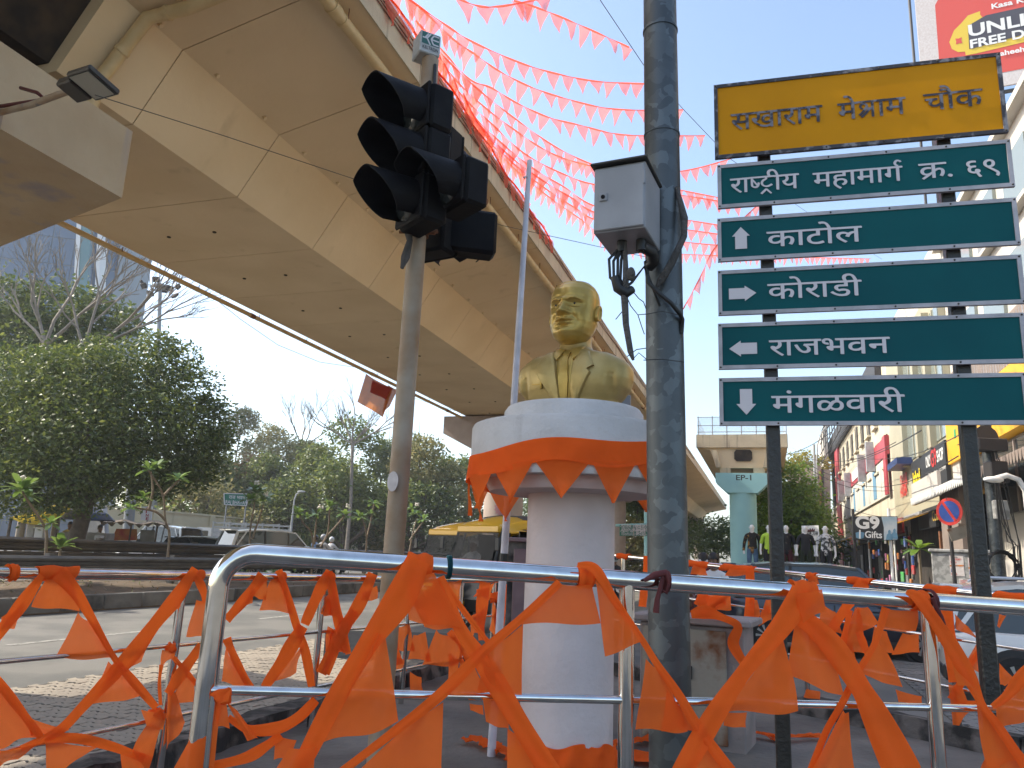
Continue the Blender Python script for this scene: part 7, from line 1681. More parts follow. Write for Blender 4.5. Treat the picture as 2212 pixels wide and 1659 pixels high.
part('canopy', MB().sweep([[uc + V((r * math.cos(k * math.pi / 4), r * math.sin(k * math.pi / 4), z)) for k in range(8)] for r, z in ((.05, .0), (.5, -.10), (1.0, -.32), (1.3, -.58), (1.28, -.60), (.98, -.35), (.5, -.13), (.05, -.03))]), M['bluetarp'], um, world=True)
part('pole', MB().tube([V((uc.x, uc.y, 0)), uc], .025, 8), M['mastgrey'], um, world=True)
hut = thing('stall_wall', 'white upright panel hut behind the seated stallholder', 'hut', gpos(203, 1170, 34)); HP = Pl(at(180, 1100, 34), at(226, 1100, 33.6)); hx = lambda x, y: HP.pt(*l7_(x, y))
part('panel', MB().prism([hx(800, 800), hx(985, 800), hx(985, 410), hx(800, 470)], (0, 0, 0), (0, .12, 0)), M['counter'], hut, world=True); part('side', MB().prism([hx(985, 810), hx(1040, 810), hx(1015, 412), hx(985, 410)], (0, -.05, 0), (0, .3, 0)), M['whitewall'], hut, world=True)
def stall_box(label, x0, x1, y0, d, mt, name='counter', depth=.7, y1=None):
    a = at(*l7_(x0, y0), d); b = at(*l7_(x1, y0), d); zt_ = a.z; zb = 0
    mb = MB().bbox((0, 0, 0), ((b - a).length, depth, zt_), .02, Matrix.Translation((a.x, a.y, 0)) @ Matrix.Rotation(math.atan2(b.y - a.y, b.x - a.x), 4, 'Z')); return solo(name, mb, M[mt], label, name, origin=(a.x, a.y, 0))
stall_box('grey stall counter under the yellow tarpaulin', 600, 1040, 655, 29.3, 'counter'); stall_box('white notice crate on the stall counter edge', 345, 430, 612, 28.8, 'whitewall', 'crate', .3); stall_box('white carton beside the seated stallholder', 925, 985, 695, 29, 'whitewall', 'carton', .3); stall_box('dark stall cupboard under the dense tree', 270, 340, 590, 29, 'counter', 'cupboard', .6)
th = thing('thatched_stall', 'low roadside stall with sagging sackcloth roof and red banner', 'stall', gpos(290, 1170, 32)); TH_ = Pl(at(216, 1120, 32), at(368, 1125, 31.4))
part('roof', MB().grid(lambda s, t: TH_.pt(*l7_(q3(975, 1670, s), q3(540, 570, s) + 14 * math.sin(s * 14) + 22 * t + (10 * math.sin(s * 31) if t > .9 else 0)), q3(-1.6, .9, t)), 30, 6), M['thatch'], th, 180, world=True)
part('roof_fringe', MB().grid(lambda s, t: TH_.pt(*l7_(q3(985, 1650, s), q3(562, 590, s) + 10 * math.sin(s * 14) + (20 + 16 * math.sin(s * 47)) * t), .9), 40, 2), M['thatch'], th, 180, world=True)
part('banner', MB().prism([TH_.pt(*l7_(x, y), .3) for x, y in ((1140, 630), (1340, 635), (1340, 745), (1090, 745))], (0, 0, 0), (0, .03, 0)), M['redbanner'], th, world=True)
part('side_panel', MB().prism([TH_.pt(*l7_(x, y), .3) for x, y in ((1375, 640), (1515, 645), (1510, 760), (1370, 760))], (0, 0, 0), (0, .04, 0)), M['counter'], th, world=True)
for x in (1000, 1290, 1545): p = TH_.pt(*l7_(x, 575), .5); part('pole', MB().tube([V((p.x, p.y, 0)), p], .035, 7), M['bark'], th, world=True)
# ================================================================== the street on the right
FT = 6.5
def fac(u, v, t=FT): p = ont(u, v, t); return p.dot(SV), p.z
r6 = lambda x, y: (1735 + .2451 * x, 894.6 + .2451 * y)
r8 = lambda x, y: (1924.8 + .1962 * x, 813.3 + .1962 * y)
def fq(par, name, mt, s0, s1, z0, z1, t0=FT - .08, t1=FT, bev=0):
    return part(name, boxst(min(s0, s1), max(s0, s1), t0, t1, z0, z1), M[mt] if isinstance(mt, str) else mt, par, world=True)
M['plaster'] = mat('cream_plaster', (.55, .50, .38), .85, col2=(.47, .42, .32), scale=1, bump=.2, streak=((.25, .22, .17), 1.2, .3, .64)); M['white_plaster'] = mat('white_plaster', (.50, .475, .43), .85, col2=(.44, .415, .375), scale=.8, streak=((.36, .33, .3), 1.5, .3, .68)); M['beigeclad'] = mat('olive_beige_cladding', (.37, .34, .24), .6, col2=(.33, .30, .21), scale=1)
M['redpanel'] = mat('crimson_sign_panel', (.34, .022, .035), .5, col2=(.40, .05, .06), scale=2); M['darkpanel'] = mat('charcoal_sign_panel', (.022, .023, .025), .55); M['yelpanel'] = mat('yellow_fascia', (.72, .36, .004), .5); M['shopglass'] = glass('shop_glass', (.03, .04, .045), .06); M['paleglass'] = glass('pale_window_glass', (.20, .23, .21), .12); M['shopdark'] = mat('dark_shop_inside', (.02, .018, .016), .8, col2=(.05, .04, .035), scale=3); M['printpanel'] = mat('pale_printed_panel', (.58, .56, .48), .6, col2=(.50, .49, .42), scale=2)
M['bluep'] = mat('blue_print', (.12, .26, .38), .6); M['letter_red'] = mat('red_letters', (.50, .02, .015), .5); M['letter_white'] = mat('white_letters', (.72, .72, .70), .5); M['letter_yel'] = mat('yellow_letters', (.72, .52, .01), .5); M['letter_gold'] = mat('gold_letters', (.45, .30, .06), .5); M['steelwork'] = mat('dark_steelwork', (.03, .028, .03), .6); M['tin'] = mat('tin_sheet', (.42, .42, .43), .5, .4, col2=(.30, .30, .31), scale=4); M['cafewall'] = mat('cafe_taupe_wall', (.24, .19, .16), .8, col2=(.20, .16, .14), scale=2)
# far end: old building, crimson block
b1 = thing('building', 'cream old building with dark windows and crimson fascia at the far end', 'building', st(60, FT + 4)); sA, _ = fac(1929, 1000); sB0 = fac(2056, 1000)[0]
fq(b1, 'wall', 'plaster', sA, 84, 0, 13.0, FT, FT + 9)
for zf in (4.0, 7.2, 9.9):
    for k in range(11):
        s = sA + 1.2 + k * 3.4
        if zf > 4.5: w_ = part('window', boxst(s, s + 1.5, FT - .05, FT + .1, zf, zf + 1.7), M['shopdark'], b1, world=True); part('sill', boxst(s - .1, s + 1.6, FT - .22, FT, zf - .12, zf), M['plaster'], w_, world=True); part('mullion', boxst(s + .7, s + .8, FT - .07, FT - .051, zf, zf + 1.7), M['plaster'], w_, world=True)
fq(b1, 'dark_parapet', 'steelwork', sA + 2, 84, 12.2, 13.7, FT - .35, FT - .02)
s_l, z_l = fac(*r6(350, 740)); s_r, z_r = fac(*r6(775, 470)); zt_ = fac(*r6(752, 135))[1]; zb_ = fac(*r6(770, 345))[1]
fq(b1, 'crimson_fascia', 'redpanel', s_r, s_l, zb_, zt_ - .3, FT - .15, FT - .02); fq(b1, 'crimson_end_bar', 'redpanel', s_r - .0, s_r + 1.0, fac(*r6(795, 700))[1], zt_ - .3, FT - .25, FT - .16)
pz0, pz1 = fac(*r6(790, 700))[1], zb_ - .1
fq(b1, 'printed_panel', 'printpanel', s_r + 1.1, s_l, pz0, pz1, FT - .12, FT - .02)
for k, (a, b) in enumerate(((3.0, 3.6), (5.2, 6.6), (8.0, 8.8), (11, 12), (14, 15.4), (17, 18))): fq(b1, 'print_block', 'bluep' if k % 2 else 'printpanel', s_r + a, s_r + b, pz0 + .15, pz1 - .2, FT - .14, FT - .121)
for k, (x, ya, yb) in enumerate(((640, 250, 520), (560, 360, 605), (432, 520, 735), (372, 590, 780))):
    a, z1_ = fac(*r6(x, ya)); _, z0_ = fac(*r6(x, yb)); part('vertical_sign', boxst(a - .25, a + .25, FT - .6, FT - .16, z0_, z1_), M['tin'], b1, world=True)
# wording strip with emblem on the crimson fascia
fq(b1, 'white_name_board', 'letter_white', *(fac(*r6(450, 520))[0], fac(*r6(535, 450))[0]), zb_ + .25, zb_ + .95, FT - .19, FT - .151)
s_f = fac(*r6(330, 500))[0]
fq(b1, 'crimson_column', 'redpanel', s_f, s_f + 3.2, .0, 13.0, FT - .2, FT - .03)
for k in range(11): s = sB0 + .6 + k * 4.6; part('shop_opening', boxst(s, s + 4.0, FT - .09, FT + .3, .05, 3.3), M['shopdark'], b1, world=True); part('shop_board', boxst(s, s + 4.0, FT - .3, FT - .1, 3.4, 4.1), (M['darkpanel'], M['tin'], M['redpanel'], M['bluep'], M['yelpanel'])[k % 5], b1, world=True); part('roller_shutter', boxst(s + .2, s + 1.4, FT - .12, FT - .095, .05, 2.6), M['tin'], b1, world=True)
# truss of an old roof sign
for k in range(9):
    s = s_f - 2 - k * 2.2; part('sign_strut', MB().tube([st(s, FT - .1, 12.2), st(s, FT - 1.6, 10.6), st(s, FT - 1.6, 13.2)], .05, 5), M['steelwork'], b1, world=True)
for z in (10.6, 11.5, 12.4, 13.2): part('sign_beam', MB().tube([st(s_f, FT - 1.6, z), st(s_f - 20, FT - 1.6, z)], .04, 5), M['steelwork'], b1, world=True)
# white sheeted hoarding at the far corner
part('white_sheet', MB().prism([st(s_f + 3.5, FT - 1.0, 8.5), st(s_f + 9, FT - 1.0, 6.5), st(s_f + 12, FT - 1.0, 14.5), st(s_f + 3.5, FT - 1.0, 14.8)], TV * 0, TV * .3), M['white_plaster'], b1, world=True)
# olive-beige block with tall windows
b2 = thing('building', 'olive-beige block with tall glass windows over the gift shop', 'building', st(34, FT + 4)); sB = fac(2056, 1000)[0]
fq(b2, 'wall', 'beigeclad', sB, sA - .02, 0, 12.5, FT - .04, FT + 9)
for k, (xa, xb) in enumerate(((935, 1050), (1075, 1165), (1195, 1290))):
    a, b = fac(*r6(xa, 200))[0], fac(*r6(xb, 200))[0]; z0_ = 6.55
    w_ = part('window', boxst(b, a, FT - .08, FT + .1, z0_, 11.6), M['paleglass'], b2, world=True); m_ = (a + b) / 2; part('mullion', boxst(m_ - .04, m_ + .04, FT - .12, FT - .081, z0_, 11.6), M['beigeclad'], w_, world=True)
    part('window_reveal', boxst(a, a + .5, FT - .3, FT - .05, z0_ - .2, 11.8), M['beigeclad'], b2, world=True)
# charcoal shop sign with letters
a, b = fac(*r6(1000, 520))[0], fac(*r6(1310, 400))[0]; gz1 = fac(*r6(1310, 215))[1]; gz0 = fac(*r6(1380, 600))[1]
fq(b2, 'shop_fascia', 'darkpanel', b, a, gz0, gz1, FT - .2, FT - .05)
LS = -SV  # reading direction along the street front
def street_text(par, body, x0y0, x1y1, h, mt, t=FT - .2, bold=.02, depth_pts=None, shaped=False):
    s0, z0_ = fac(*x0y0); s1, z1_ = fac(*x1y1); lettering(par, body, st(s0, t - .01, z0_), LS, (0, 0, 1), h, M[mt], width=abs(s0 - s1), bold=bold, shaped=shaped)
zt0 = fac(*r6(1140, 475))[1]; H_l = .42
street_text(b2, 'ONLY', r6(1135, 475), r6(1178, 440), H_l, 'letter_white'); street_text(b2, 'G9', r6(1182, 470), r6(1232, 440), H_l * 1.5, 'letter_red'); street_text(b2, 'SHOP', r6(1236, 425), r6(1295, 385), H_l, 'letter_white'); street_text(b2, 'Gifts, Flower, Greeting, Toys, Crockery', r6(1158, 560), r6(1318, 505), .16, 'letter_white', bold=.01)
# projecting signs: blue canopy, red and yellow letters
a, zc = fac(*r6(890, 440)); fq(b2, 'blue_canopy', mat('blue_canopy', (.02, .04, .14), .5), a - 2.6, a + .4, zc - .3, zc, FT - .7, FT - .05)
for k, wd_ in enumerate(('FOODIE', 'HAVEN')):
    c = r6(880, 640 + k * 95); s0, z0_ = fac(*c); lettering(b2, wd_, st(s0, FT - .1, z0_ - .0), LS, (0, 0, 1), .5, M['letter_red'], width=1.9, bold=.04)
s0, z0_ = fac(*r6(1022, 620)); lettering(b2, 'idol', st(s0, FT - .23, z0_), LS, (0, 0, 1), .5, M['letter_yel'], width=1.7, bold=.05)
# white plaster block with yellow fascia, nearest
b3 = thing('building', 'white building with a yellow fascia and a roof billboard next to the sign posts', 'building', st(22, FT + 5)); 
fq(b3, 'wall', 'white_plaster', 10, sB - .02, 0, 13.6, FT + .2, FT + 14)
fq(b3, 'upper_block', 'white_plaster', sB + .02, 50, 12.6, 14.6, FT + .25, FT + 12)
yz0 = fac(2064, 1003)[1]; ys0 = fac(2060, 975)[0]; yz1 = fac(2056, 944)[1] + .1
fq(b3, 'yellow_fascia', 'yelpanel', 11, ys0, yz0, yz1 + .6, FT - .2, FT + .19); fq(b3, 'green_dot', mat('green_emblem', (.02, .30, .10), .5), ys0 - 1.5, ys0 - 1.25, yz0 + .75, yz0 + 1.05, FT - .215, FT - .201)
fq(b3, 'shop_window', 'shopglass', 11, ys0 - 1.2, 3.3, yz0 - .15, FT + .05, FT + .19)
for k in range(8): fq(b3, 'window_mullion', 'cafewall', 12 + k * 2, 12.1 + k * 2, 3.3, yz0 - .15, FT + .0, FT + .049)
fq(b3, 'pier', 'white_plaster', ys0 - 1.15, ys0 - .1, 0, yz0, FT - .1, FT + .19); fq(b3, 'lower_wall', 'white_plaster', 11, ys0 - 3.4, .0, 2.0, FT - .4, FT + .19); fq(b3, 'upper_band', 'cafewall', 11, ys0, yz1 + .7, yz1 + 2.0, FT - .1, FT + .19)
for z in (8.6, 11.2):
    for k in range(6): w_ = part('window', boxst(12 + k * 3.0, 14 + k * 3.0, FT + .1, FT + .25, z, z + 1.6), M['paleglass'], b3, world=True); part('sill', boxst(11.9 + k * 3, 14.1 + k * 3, FT - .05, FT + .19, z - .15, z - .02), M['white_plaster'], w_, world=True)
for k in range(30): part('louvre', boxst(20 + k * .25, 20.08 + k * .25, FT - .1, FT + .15, 7.0, 8.4), M['tin'], b3, world=True)
part('parapet_cap', boxst(10, sB, FT - .1, FT + .5, 13.6, 13.8), M['white_plaster'], b3, world=True)
# cafe canopy, white with scalloped edges
cn = thing('canopy', 'white shop canopy with a scalloped metal edge over the cafe', 'canopy', st(30, FT - 1, 4)); ca, cz0 = fac(1975, 1098, FT - 1.4); cb, cz1 = fac(2098, 1047, FT - 1.4)
part('fascia', boxst(ca - 4.5, ca, FT - 1.45, FT - 1.35, cz0 + .1, cz0 + .85), M['white_plaster'], cn, world=True)
part('deck', MB().sweep([[st(s, FT - 1.5, cz0 + .28), st(s, FT - .1, cz0 + .75), st(s, FT - .1, cz0 + .80), st(s, FT - 1.5, cz0 + .33)] for s in (12, ca)]), M['tin'], cn, world=True)
for k in range(70):
    s = ca - .1 - k * .22
    if s < 13: break
    part('scallop', MB().prism([st(s, FT - 1.52, cz0 + .33), st(s - .2, FT - 1.52, cz0 + .33), st(s - .17, FT - 1.52, cz0 + .14), st(s - .1, FT - 1.52, cz0 + .06), st(s - .03, FT - 1.52, cz0 + .14)], TV * 0, TV * .012), M['letter_white'] if s > cb else M['cafewall'], cn, world=True)
cf = thing('cafe_front', 'dark cafe front with gold lettering on a black board', 'shop front', st(28, FT - .3)); fa, fb = fac(*r6(1130, 950), FT - .5)[0], fac(*r6(1295, 900), FT - .5)[0]
part('opening', boxst(fb - 2, fa + 5.5, FT - .34, FT - .31, .1, 3.9), M['shopdark'], cf, world=True); z0_, z1_ = fac(*r6(1140, 1000), FT - .9)[1], fac(*r6(1140, 850), FT - .9)[1]
part('name_board', boxst(fb, fa, FT - .95, FT - .85, z0_, z1_), M['darkpanel'], cf, world=True); s0, z0c = fac(*r6(1142, 945), FT - .95); lettering(cf, 'Coffee & Ic', st(s0, FT - .955, z0c), LS, (0, 0, 1), .34, M['letter_gold'], width=fac(*r6(1142, 945), FT - .95)[0] - fac(*r6(1285, 920), FT - .95)[0], bold=.01)
part('side_wall', boxst(fb - 3.4, fb - .6, FT - .9, FT - .3, 0, 4.2), M['cafewall'], cf, world=True); part('timber_post', boxst(fa - 2.9, fa - 2.7, FT - .8, FT - .6, 0, 3), M['rust'], cf, world=True)
# shelves of goods in front of the gift shop: boxes and hanging toys
rnd = random.Random(12); goods = [('goods_box', 'box'), ('hanging_bag', 'bag')]
gm = [mat('goods_%s' % n_, c, .6, col2=[q * .4 + .1 for q in c], scale=9, lo=.45, hi=.55) for n_, c in (('blue', (.03, .10, .38)), ('red', (.45, .03, .03)), ('yellow', (.60, .42, .04)), ('white', (.6, .6, .58)), ('pink', (.45, .15, .28)), ('green', (.05, .35, .08)), ('black', (.03, .03, .03)), ('orange', (.55, .18, .03)))]
cn_ = ['blue', 'red', 'yellow', 'white', 'pink', 'green', 'black', 'orange']
for k in range(64):
    i = rnd.randrange(8); hgt = rnd.uniform(.14, .42); wd_ = rnd.uniform(.10, .28); u = rnd.uniform(1835, 1985); v = rnd.uniform(1150, 1262); p = ont(u, v, FT - rnd.uniform(.9, 1.6)); p.z = max(p.z, .3)
    if p.z > 3.6: continue
    Mx = Matrix.Translation(p) @ Matrix.Rotation(-TH + rnd.uniform(-.4, .4), 4, 'Z'); o = solo('goods_packet', MB().bbox((-.04, -wd_ / 2, -hgt / 2), (.04, wd_ / 2, hgt / 2), .015, Mx), gm[i], '%s packet hung out before the gift shop' % cn_[i], 'packet', group='goods before the gift shop', origin=p)
for k in range(5):
    p = ont(1850 + k * 28, 1200, FT - 1.3); solo('shop_post', MB().tube([V((p.x, p.y, 0)), V((p.x, p.y, 3.3))], .045, 8), M['letter_white' if k % 2 else 'steelwork'], 'slim %s post holding the goods before the gift shop' % ('white' if k % 2 else 'black'), 'post', group='posts before the gift shop')
aw = thing('shop_awning', 'sloping tin awning over the gift shop goods', 'awning', st(34, FT - 1, 3.4)); a, b = fac(1830, 1140, FT - 1)[0], ca
for k in range(9): s0 = b + (a - b) * k / 9; part('tin_sheet', MB().sweep([[st(s, FT - 2.0, 3.25 + .05 * (k % 3)), st(s, FT - .3, 3.9 + .05 * (k % 3)), st(s, FT - .3, 3.93 + .05 * (k % 3)), st(s, FT - 2.0, 3.28 + .05 * (k % 3))] for s in (s0, s0 + (a - b) / 9 + .1)]), M['tin'] if k % 3 else M['yelpanel'], aw, world=True)
# G9 Gifts board
g9 = thing('shop_sign', 'black and white board reading G9 Gifts with a picture of two people', 'shop sign', gpos(1890, 1200, 25)); GP9 = Pl(at(1843, 1140, 25), at(1938, 1140, 24.6)); gq = lambda x, y, o=0: GP9.pt(*r6(x, y), o)
part('board', MB().prism([gq(440, 1110), gq(832, 1112), gq(830, 900), gq(438, 900)], (0, 0, 0), (0, .1, 0)), M['darkpanel'], g9, world=True)
part('picture_panel', MB().prism([gq(712, 1108, .01), gq(828, 1108, .01), gq(826, 904, .01), gq(690, 904, .01), gq(712, 1000, .01)], (0, 0, 0), (0, .005, 0)), mat('pale_blue_print', (.22, .36, .46), .6, col2=(.5, .55, .58), scale=2), g9, world=True)
for k, (x, y, r_) in enumerate(((760, 1045, .13), (805, 1035, .13))):
    part('figure_print', MB().prism([gq(x + dx, y + dy, .02) for dx, dy in ((-30, 62), (30, 62), (24, 20), (10, 5), (12, -15), (0, -28), (-12, -15), (-10, 5), (-24, 20))], (0, 0, 0), (0, .004, 0)), M['bluep'], g9, world=True)
lettering(g9, 'G9', gq(462, 1003, .015), GP9.d, (0, 0, 1), .36, M['letter_white'], width=(gq(676, 1003) - gq(462, 1003)).length, bold=.04); lettering(g9, 'Gifts', gq(546, 1088, .015), GP9.d, (0, 0, 1), .20, M['letter_white'], width=(gq(696, 1088) - gq(546, 1088)).length, bold=.02)
part('gift_print', MB().prism([gq(x, y, .02) for x, y in ((462, 1045), (500, 1035), (540, 1045), (532, 1092), (500, 1100), (468, 1090))], (0, 0, 0), (0, .004, 0)), M['bluep'], g9, world=True)
part('gift_ribbon', MB().prism([gq(x, y, .03) for x, y in ((494, 1020), (506, 1020), (506, 1098), (494, 1098))], (0, 0, 0), (0, .004, 0)), M['letter_white'], g9, world=True)
for x in (470, 790): p = gq(x, 1112); part('leg', MB().tube([V((p.x, p.y + .15, 0)), V((p.x, p.y + .15, p.z + 1))], .05, 8), M['letter_white'] if x > 500 else M['steelwork'], g9, world=True)
# ice cream board with crown
ic = thing('shop_sign', 'white board with a brown crown emblem behind the mannequins', 'shop sign', gpos(1755, 1200, 30)); IP = Pl(at(1735, 1150, 30), at(1772, 1150, 29.6)); iq = lambda x, y, o=0: IP.pt(*r6(x, y), o)
part('board', MB().prism([iq(-5, 1115), iq(148, 1115), iq(135, 980), iq(-8, 984)], (0, 0, 0), (0, .08, 0)), M['letter_white'], ic, world=True)
part('crown', MB().prism([iq(x, y, .01) for x, y in ((40, 1040), (100, 1036), (104, 1008), (90, 1022), (84, 1003), (72, 1020), (60, 1003), (54, 1022), (38, 1010))], (0, 0, 0), (0, .004, 0)), mat('brown_print', (.10, .02, .015), .6), ic, world=True)
part('cone', MB().prism([iq(x, y, .01) for x, y in ((52, 1074), (92, 1072), (72, 1096))], (0, 0, 0), (0, .004, 0)), bpy.data.materials['brown_print'], ic, world=True)
lettering(ic, 'RAM CREAM', iq(38, 1066, .01), IP.d, (0, 0, 1), .16, M['ink'], width=(iq(128, 1066) - iq(38, 1066)).length, bold=.01)
for x in (10, 130): p = iq(x, 1115); part('leg', MB().tube([V((p.x, p.y + .1, 0)), V((p.x, p.y + .1, p.z + .2))], .04, 8), M['steelwork'], ic, world=True)
# grey feeder cabinet with posters
cbx = thing('feeder_cabinet', 'grey metal street cabinet pasted with torn posters', 'cabinet', gpos(2065, 1250, 19)); cp = at(2010, 1185, 19); cq = at(2135, 1190, 18.3); CP = Pl(cp, cq); ztop_ = cp.z
wdt = (V((cq.x, cq.y, 0)) - V((cp.x, cp.y, 0))).length
M['cabgrey'] = mat('peeling_grey_cabinet', (.34, .34, .33), .7, col2=(.20, .20, .195), scale=7, detail=8, lo=.46, hi=.58, bump=.2)
cm = Matrix.Translation((cp.x, cp.y, 0)) @ Matrix.Rotation(math.atan2(CP.d.y, CP.d.x), 4, 'Z')
part('body', MB().bbox((0, 0, .1), (wdt, .9, ztop_ - .08), .02, cm), M['cabgrey'], cbx, world=True); part('roof', MB().bbox((-.05, -.05, ztop_ - .08), (wdt + .05, .95, ztop_), .02, cm), M['cabgrey'], cbx, world=True); part('door_seam', MB().box((wdt * .36, -.006, .15), (wdt * .37, .0, ztop_ - .12), cm), M['trim'], cbx, world=True); part('plinth', MB().box((-.02, -.02, -.01), (wdt + .02, .92, .1), cm), M['kerb'], cbx, world=True)
M['poster'] = mat('poster_paper', (.60, .56, .55), .8, col2=(.52, .46, .44), scale=14)
rt = lambda x, y: CP.lx(CP.pt(*r6(x, y)))
for k, (x0_, x1_, y0_, y1_) in enumerate(((1300, 1425, 1245, 1425), (1465, 1545, 1265, 1445), (1380, 1500, 1450, 1540))):
    a, b = rt(x0_, y1_), rt(x1_, y1_); z0_, z1_ = CP.pt(*r6(x0_, y1_)).z, CP.pt(*r6(x0_, y0_)).z; po = part('poster', MB().add([CP.P(x, z, .008) for x, z in ((a, z0_), (b, z0_), (b, z1_), (a, z1_))], [(0, 1, 2, 3)]), M['poster'], cbx, world=True)
    hh = z1_ - z0_; xv = CP.d
    lettering(cbx, 'MAHA', CP.P(a + (b - a) * .3, z1_ - hh * .12, .010), xv, (0, 0, 1), hh * .07, M['ink'], width=(b - a) * .3, bold=.02); lettering(cbx, 'DISCOUNT', CP.P(a + (b - a) * .12, z1_ - hh * .23, .010), xv, (0, 0, 1), hh * .09, M['letter_red'], width=(b - a) * .7, bold=.02); lettering(cbx, '1500/-', CP.P(a + (b - a) * .08, z1_ - hh * .38, .010), xv, (0, 0, 1), hh * .10, M['letter_red'], width=(b - a) * .45, bold=.02)
    part('poster_stripe', MB().add([CP.P(x, z, .010) for x, z in ((a, z0_ + hh * .45), (b, z0_ + hh * .48), (b, z0_ + hh * .56), (a, z0_ + hh * .53))], [(0, 1, 2, 3)]), gm[7], po, world=True); part('poster_figure', MB().add([CP.P(a + (b - a) * x, z0_ + hh * z, .011) for x, z in ((.05, .18), (.3, .18), (.26, .32), (.2, .42), (.12, .42), (.06, .3))], [list(range(6))]), gm[0], po, world=True)
    lettering(cbx, 'DISHA', CP.P(a + (b - a) * .06, z0_ + hh * .05, .010), xv, (0, 0, 1), hh * .09, M['letter_red'], width=(b - a) * .42, bold=.01)
# no-parking sign, street poles, wires
npk = thing('no_parking_sign', 'round blue and red no-parking sign bent on a leaning post', 'road sign', gpos(2065, 1300, 16.5)); nc = at(2051, 1105, 16.5); nm_ = Matrix.Translation(nc) @ Matrix.Rotation(R(-62), 4, 'Z') @ Matrix.Rotation(R(12), 4, 'Y') @ Matrix.Rotation(R(90), 4, 'X')
part('disc', MB().lathe([(.0, 0), (.29, 0), (.29, .012), (0, .012)], 40, nm_), M['letter_red'], npk, world=True); part('blue_field', MB().lathe([(.0, .013), (.225, .013), (.225, .017), (0, .017)], 36, nm_), mat('sign_blue', (.01, .06, .30), .5), npk, world=True)
part('red_bar', MB().box((-.235, -.028, .018), (.235, .028, .021), nm_ @ Matrix.Rotation(R(-45), 4, 'Z')), M['letter_red'], npk, world=True); part('post', MB().tube([V((nc.x + .1, nc.y + .15, 0)), nc + V((0, .05, .3))], .04, 8), M['steelwork'], npk, world=True)
for k, (x, y, a_) in enumerate(((1355, 1050, -18), (1440, 1025, 6))): pn_ = at(*r6(x, y), 16.4); part('rusty_plate', MB().bbox((-.17, -.01, -.13), (.17, .01, .13), .004, Matrix.Translation(pn_) @ Matrix.Rotation(R(a_), 4, 'Y')), M['rustpanel'], npk, world=True)
p0_, p1_ = at(2160, 1260, 14.5), at(2130, 930, 14.5); up_ = thing('utility_pole', 'grey utility pole with a meter box beside the yellow fascia', 'pole', V((p0_.x, p0_.y, 0)))
part('pole', MB().tube([V((p0_.x + .05, p0_.y, 0)), p0_, p1_ + (p1_ - p0_) * .3], [.13, .12, .09], 14), M['galv'], up_, 60, world=True); part('meter_box', MB().bbox((-.17, -.12, -.2), (.17, .12, .2), .02, Matrix.Translation(at(2152, 1020, 14.35))), M['steelwork'], up_, world=True); part('spool', MB().lathe([(.0, -.06), (.22, -.06), (.22, .06), (0, .06)], 20, Matrix.Translation(at(2128, 945, 14.3)) @ Matrix.Rotation(R(80), 4, 'X')), M['steelwork'], up_, world=True); part('switch_box', MB().bbox((-.28, -.15, -.12), (.28, .15, .12), .02, Matrix.Translation(at(2136, 962, 14.3))), M['steelwork'], up_, world=True); part('small_box', MB().bbox((-.13, -.1, -.18), (.13, .1, .18), .02, Matrix.Translation(at(2160, 1102, 14.4))), M['cabgrey'], up_, world=True)
for k in range(9):
    rr = random.Random(k); u0 = 2140 + rr.uniform(0, 20); solo('hanging_wire', MB().tube([at(2140, 940, 14.3), at(u0 + 20, 1050 + 20 * k, 14.2), at(u0 + 45, 1180, 14.1), at(u0 + 50, 1250, 14.1)], .009, 4), M['wire'], 'black wire hanging down from the utility pole', 'wire', group='wires on the utility pole')
cl_ = MB(); rr = random.Random(2)
for k in range(9): c = at(2165, 1225, 14); cl_.tube([c + V((.3 * math.cos(a) * rr.uniform(.8, 1.1), rr.uniform(-.05, .05), .28 * math.sin(a) * rr.uniform(.8, 1.1))) for a in [i * .42 for i in range(16)]], .012, 5)
part('coil', cl_, M['cable'], up_, world=True)
lm = thing('street_lamp', 'white curved street lamp arm before the white building', 'street lamp', gpos(2212, 1250, 14)); part('arm', MB().tube([at(2150, 1034, 14), at(2175, 1027, 14), at(2200, 1036, 14), at(2215, 1060, 14), at(2222, 1120, 14), V((at(2228, 1250, 14).x, at(2228, 1250, 14).y, 0))], .05, 8), M['letter_white'], lm, 60, world=True); part('lamp_head', MB().blob(at(2146, 1036, 14), (.2, .1, .06), 8, 5), M['letter_white'], lm, 60, world=True)
for k, (a, b, sg) in enumerate((((1740, 990), (1935, 955), 22), ((1740, 1000), (2070, 985), 60), ((1742, 1010), (1930, 1060), 18), ((1930, 960), (2130, 935), 22), ((1760, 1060), (1950, 1120), 16), ((1800, 1010), (1990, 930), 10), ((1840, 990), (2090, 930), 24), ((1690, 985), (1800, 930), 8))):
    P_ = [at(a[0] + (b[0] - a[0]) * i / 8, a[1] + (b[1] - a[1]) * i / 8 + sg * math.sin(math.pi * i / 8), 44 - 26 * i / 8 * (1 if b[0] > 1960 else .5)) for i in range(9)]
    solo('overhead_wire', MB().tube(P_, .016, 4), M['wire'], 'overhead wire strung between the shop fronts', 'wire', group='overhead wires along the shops')
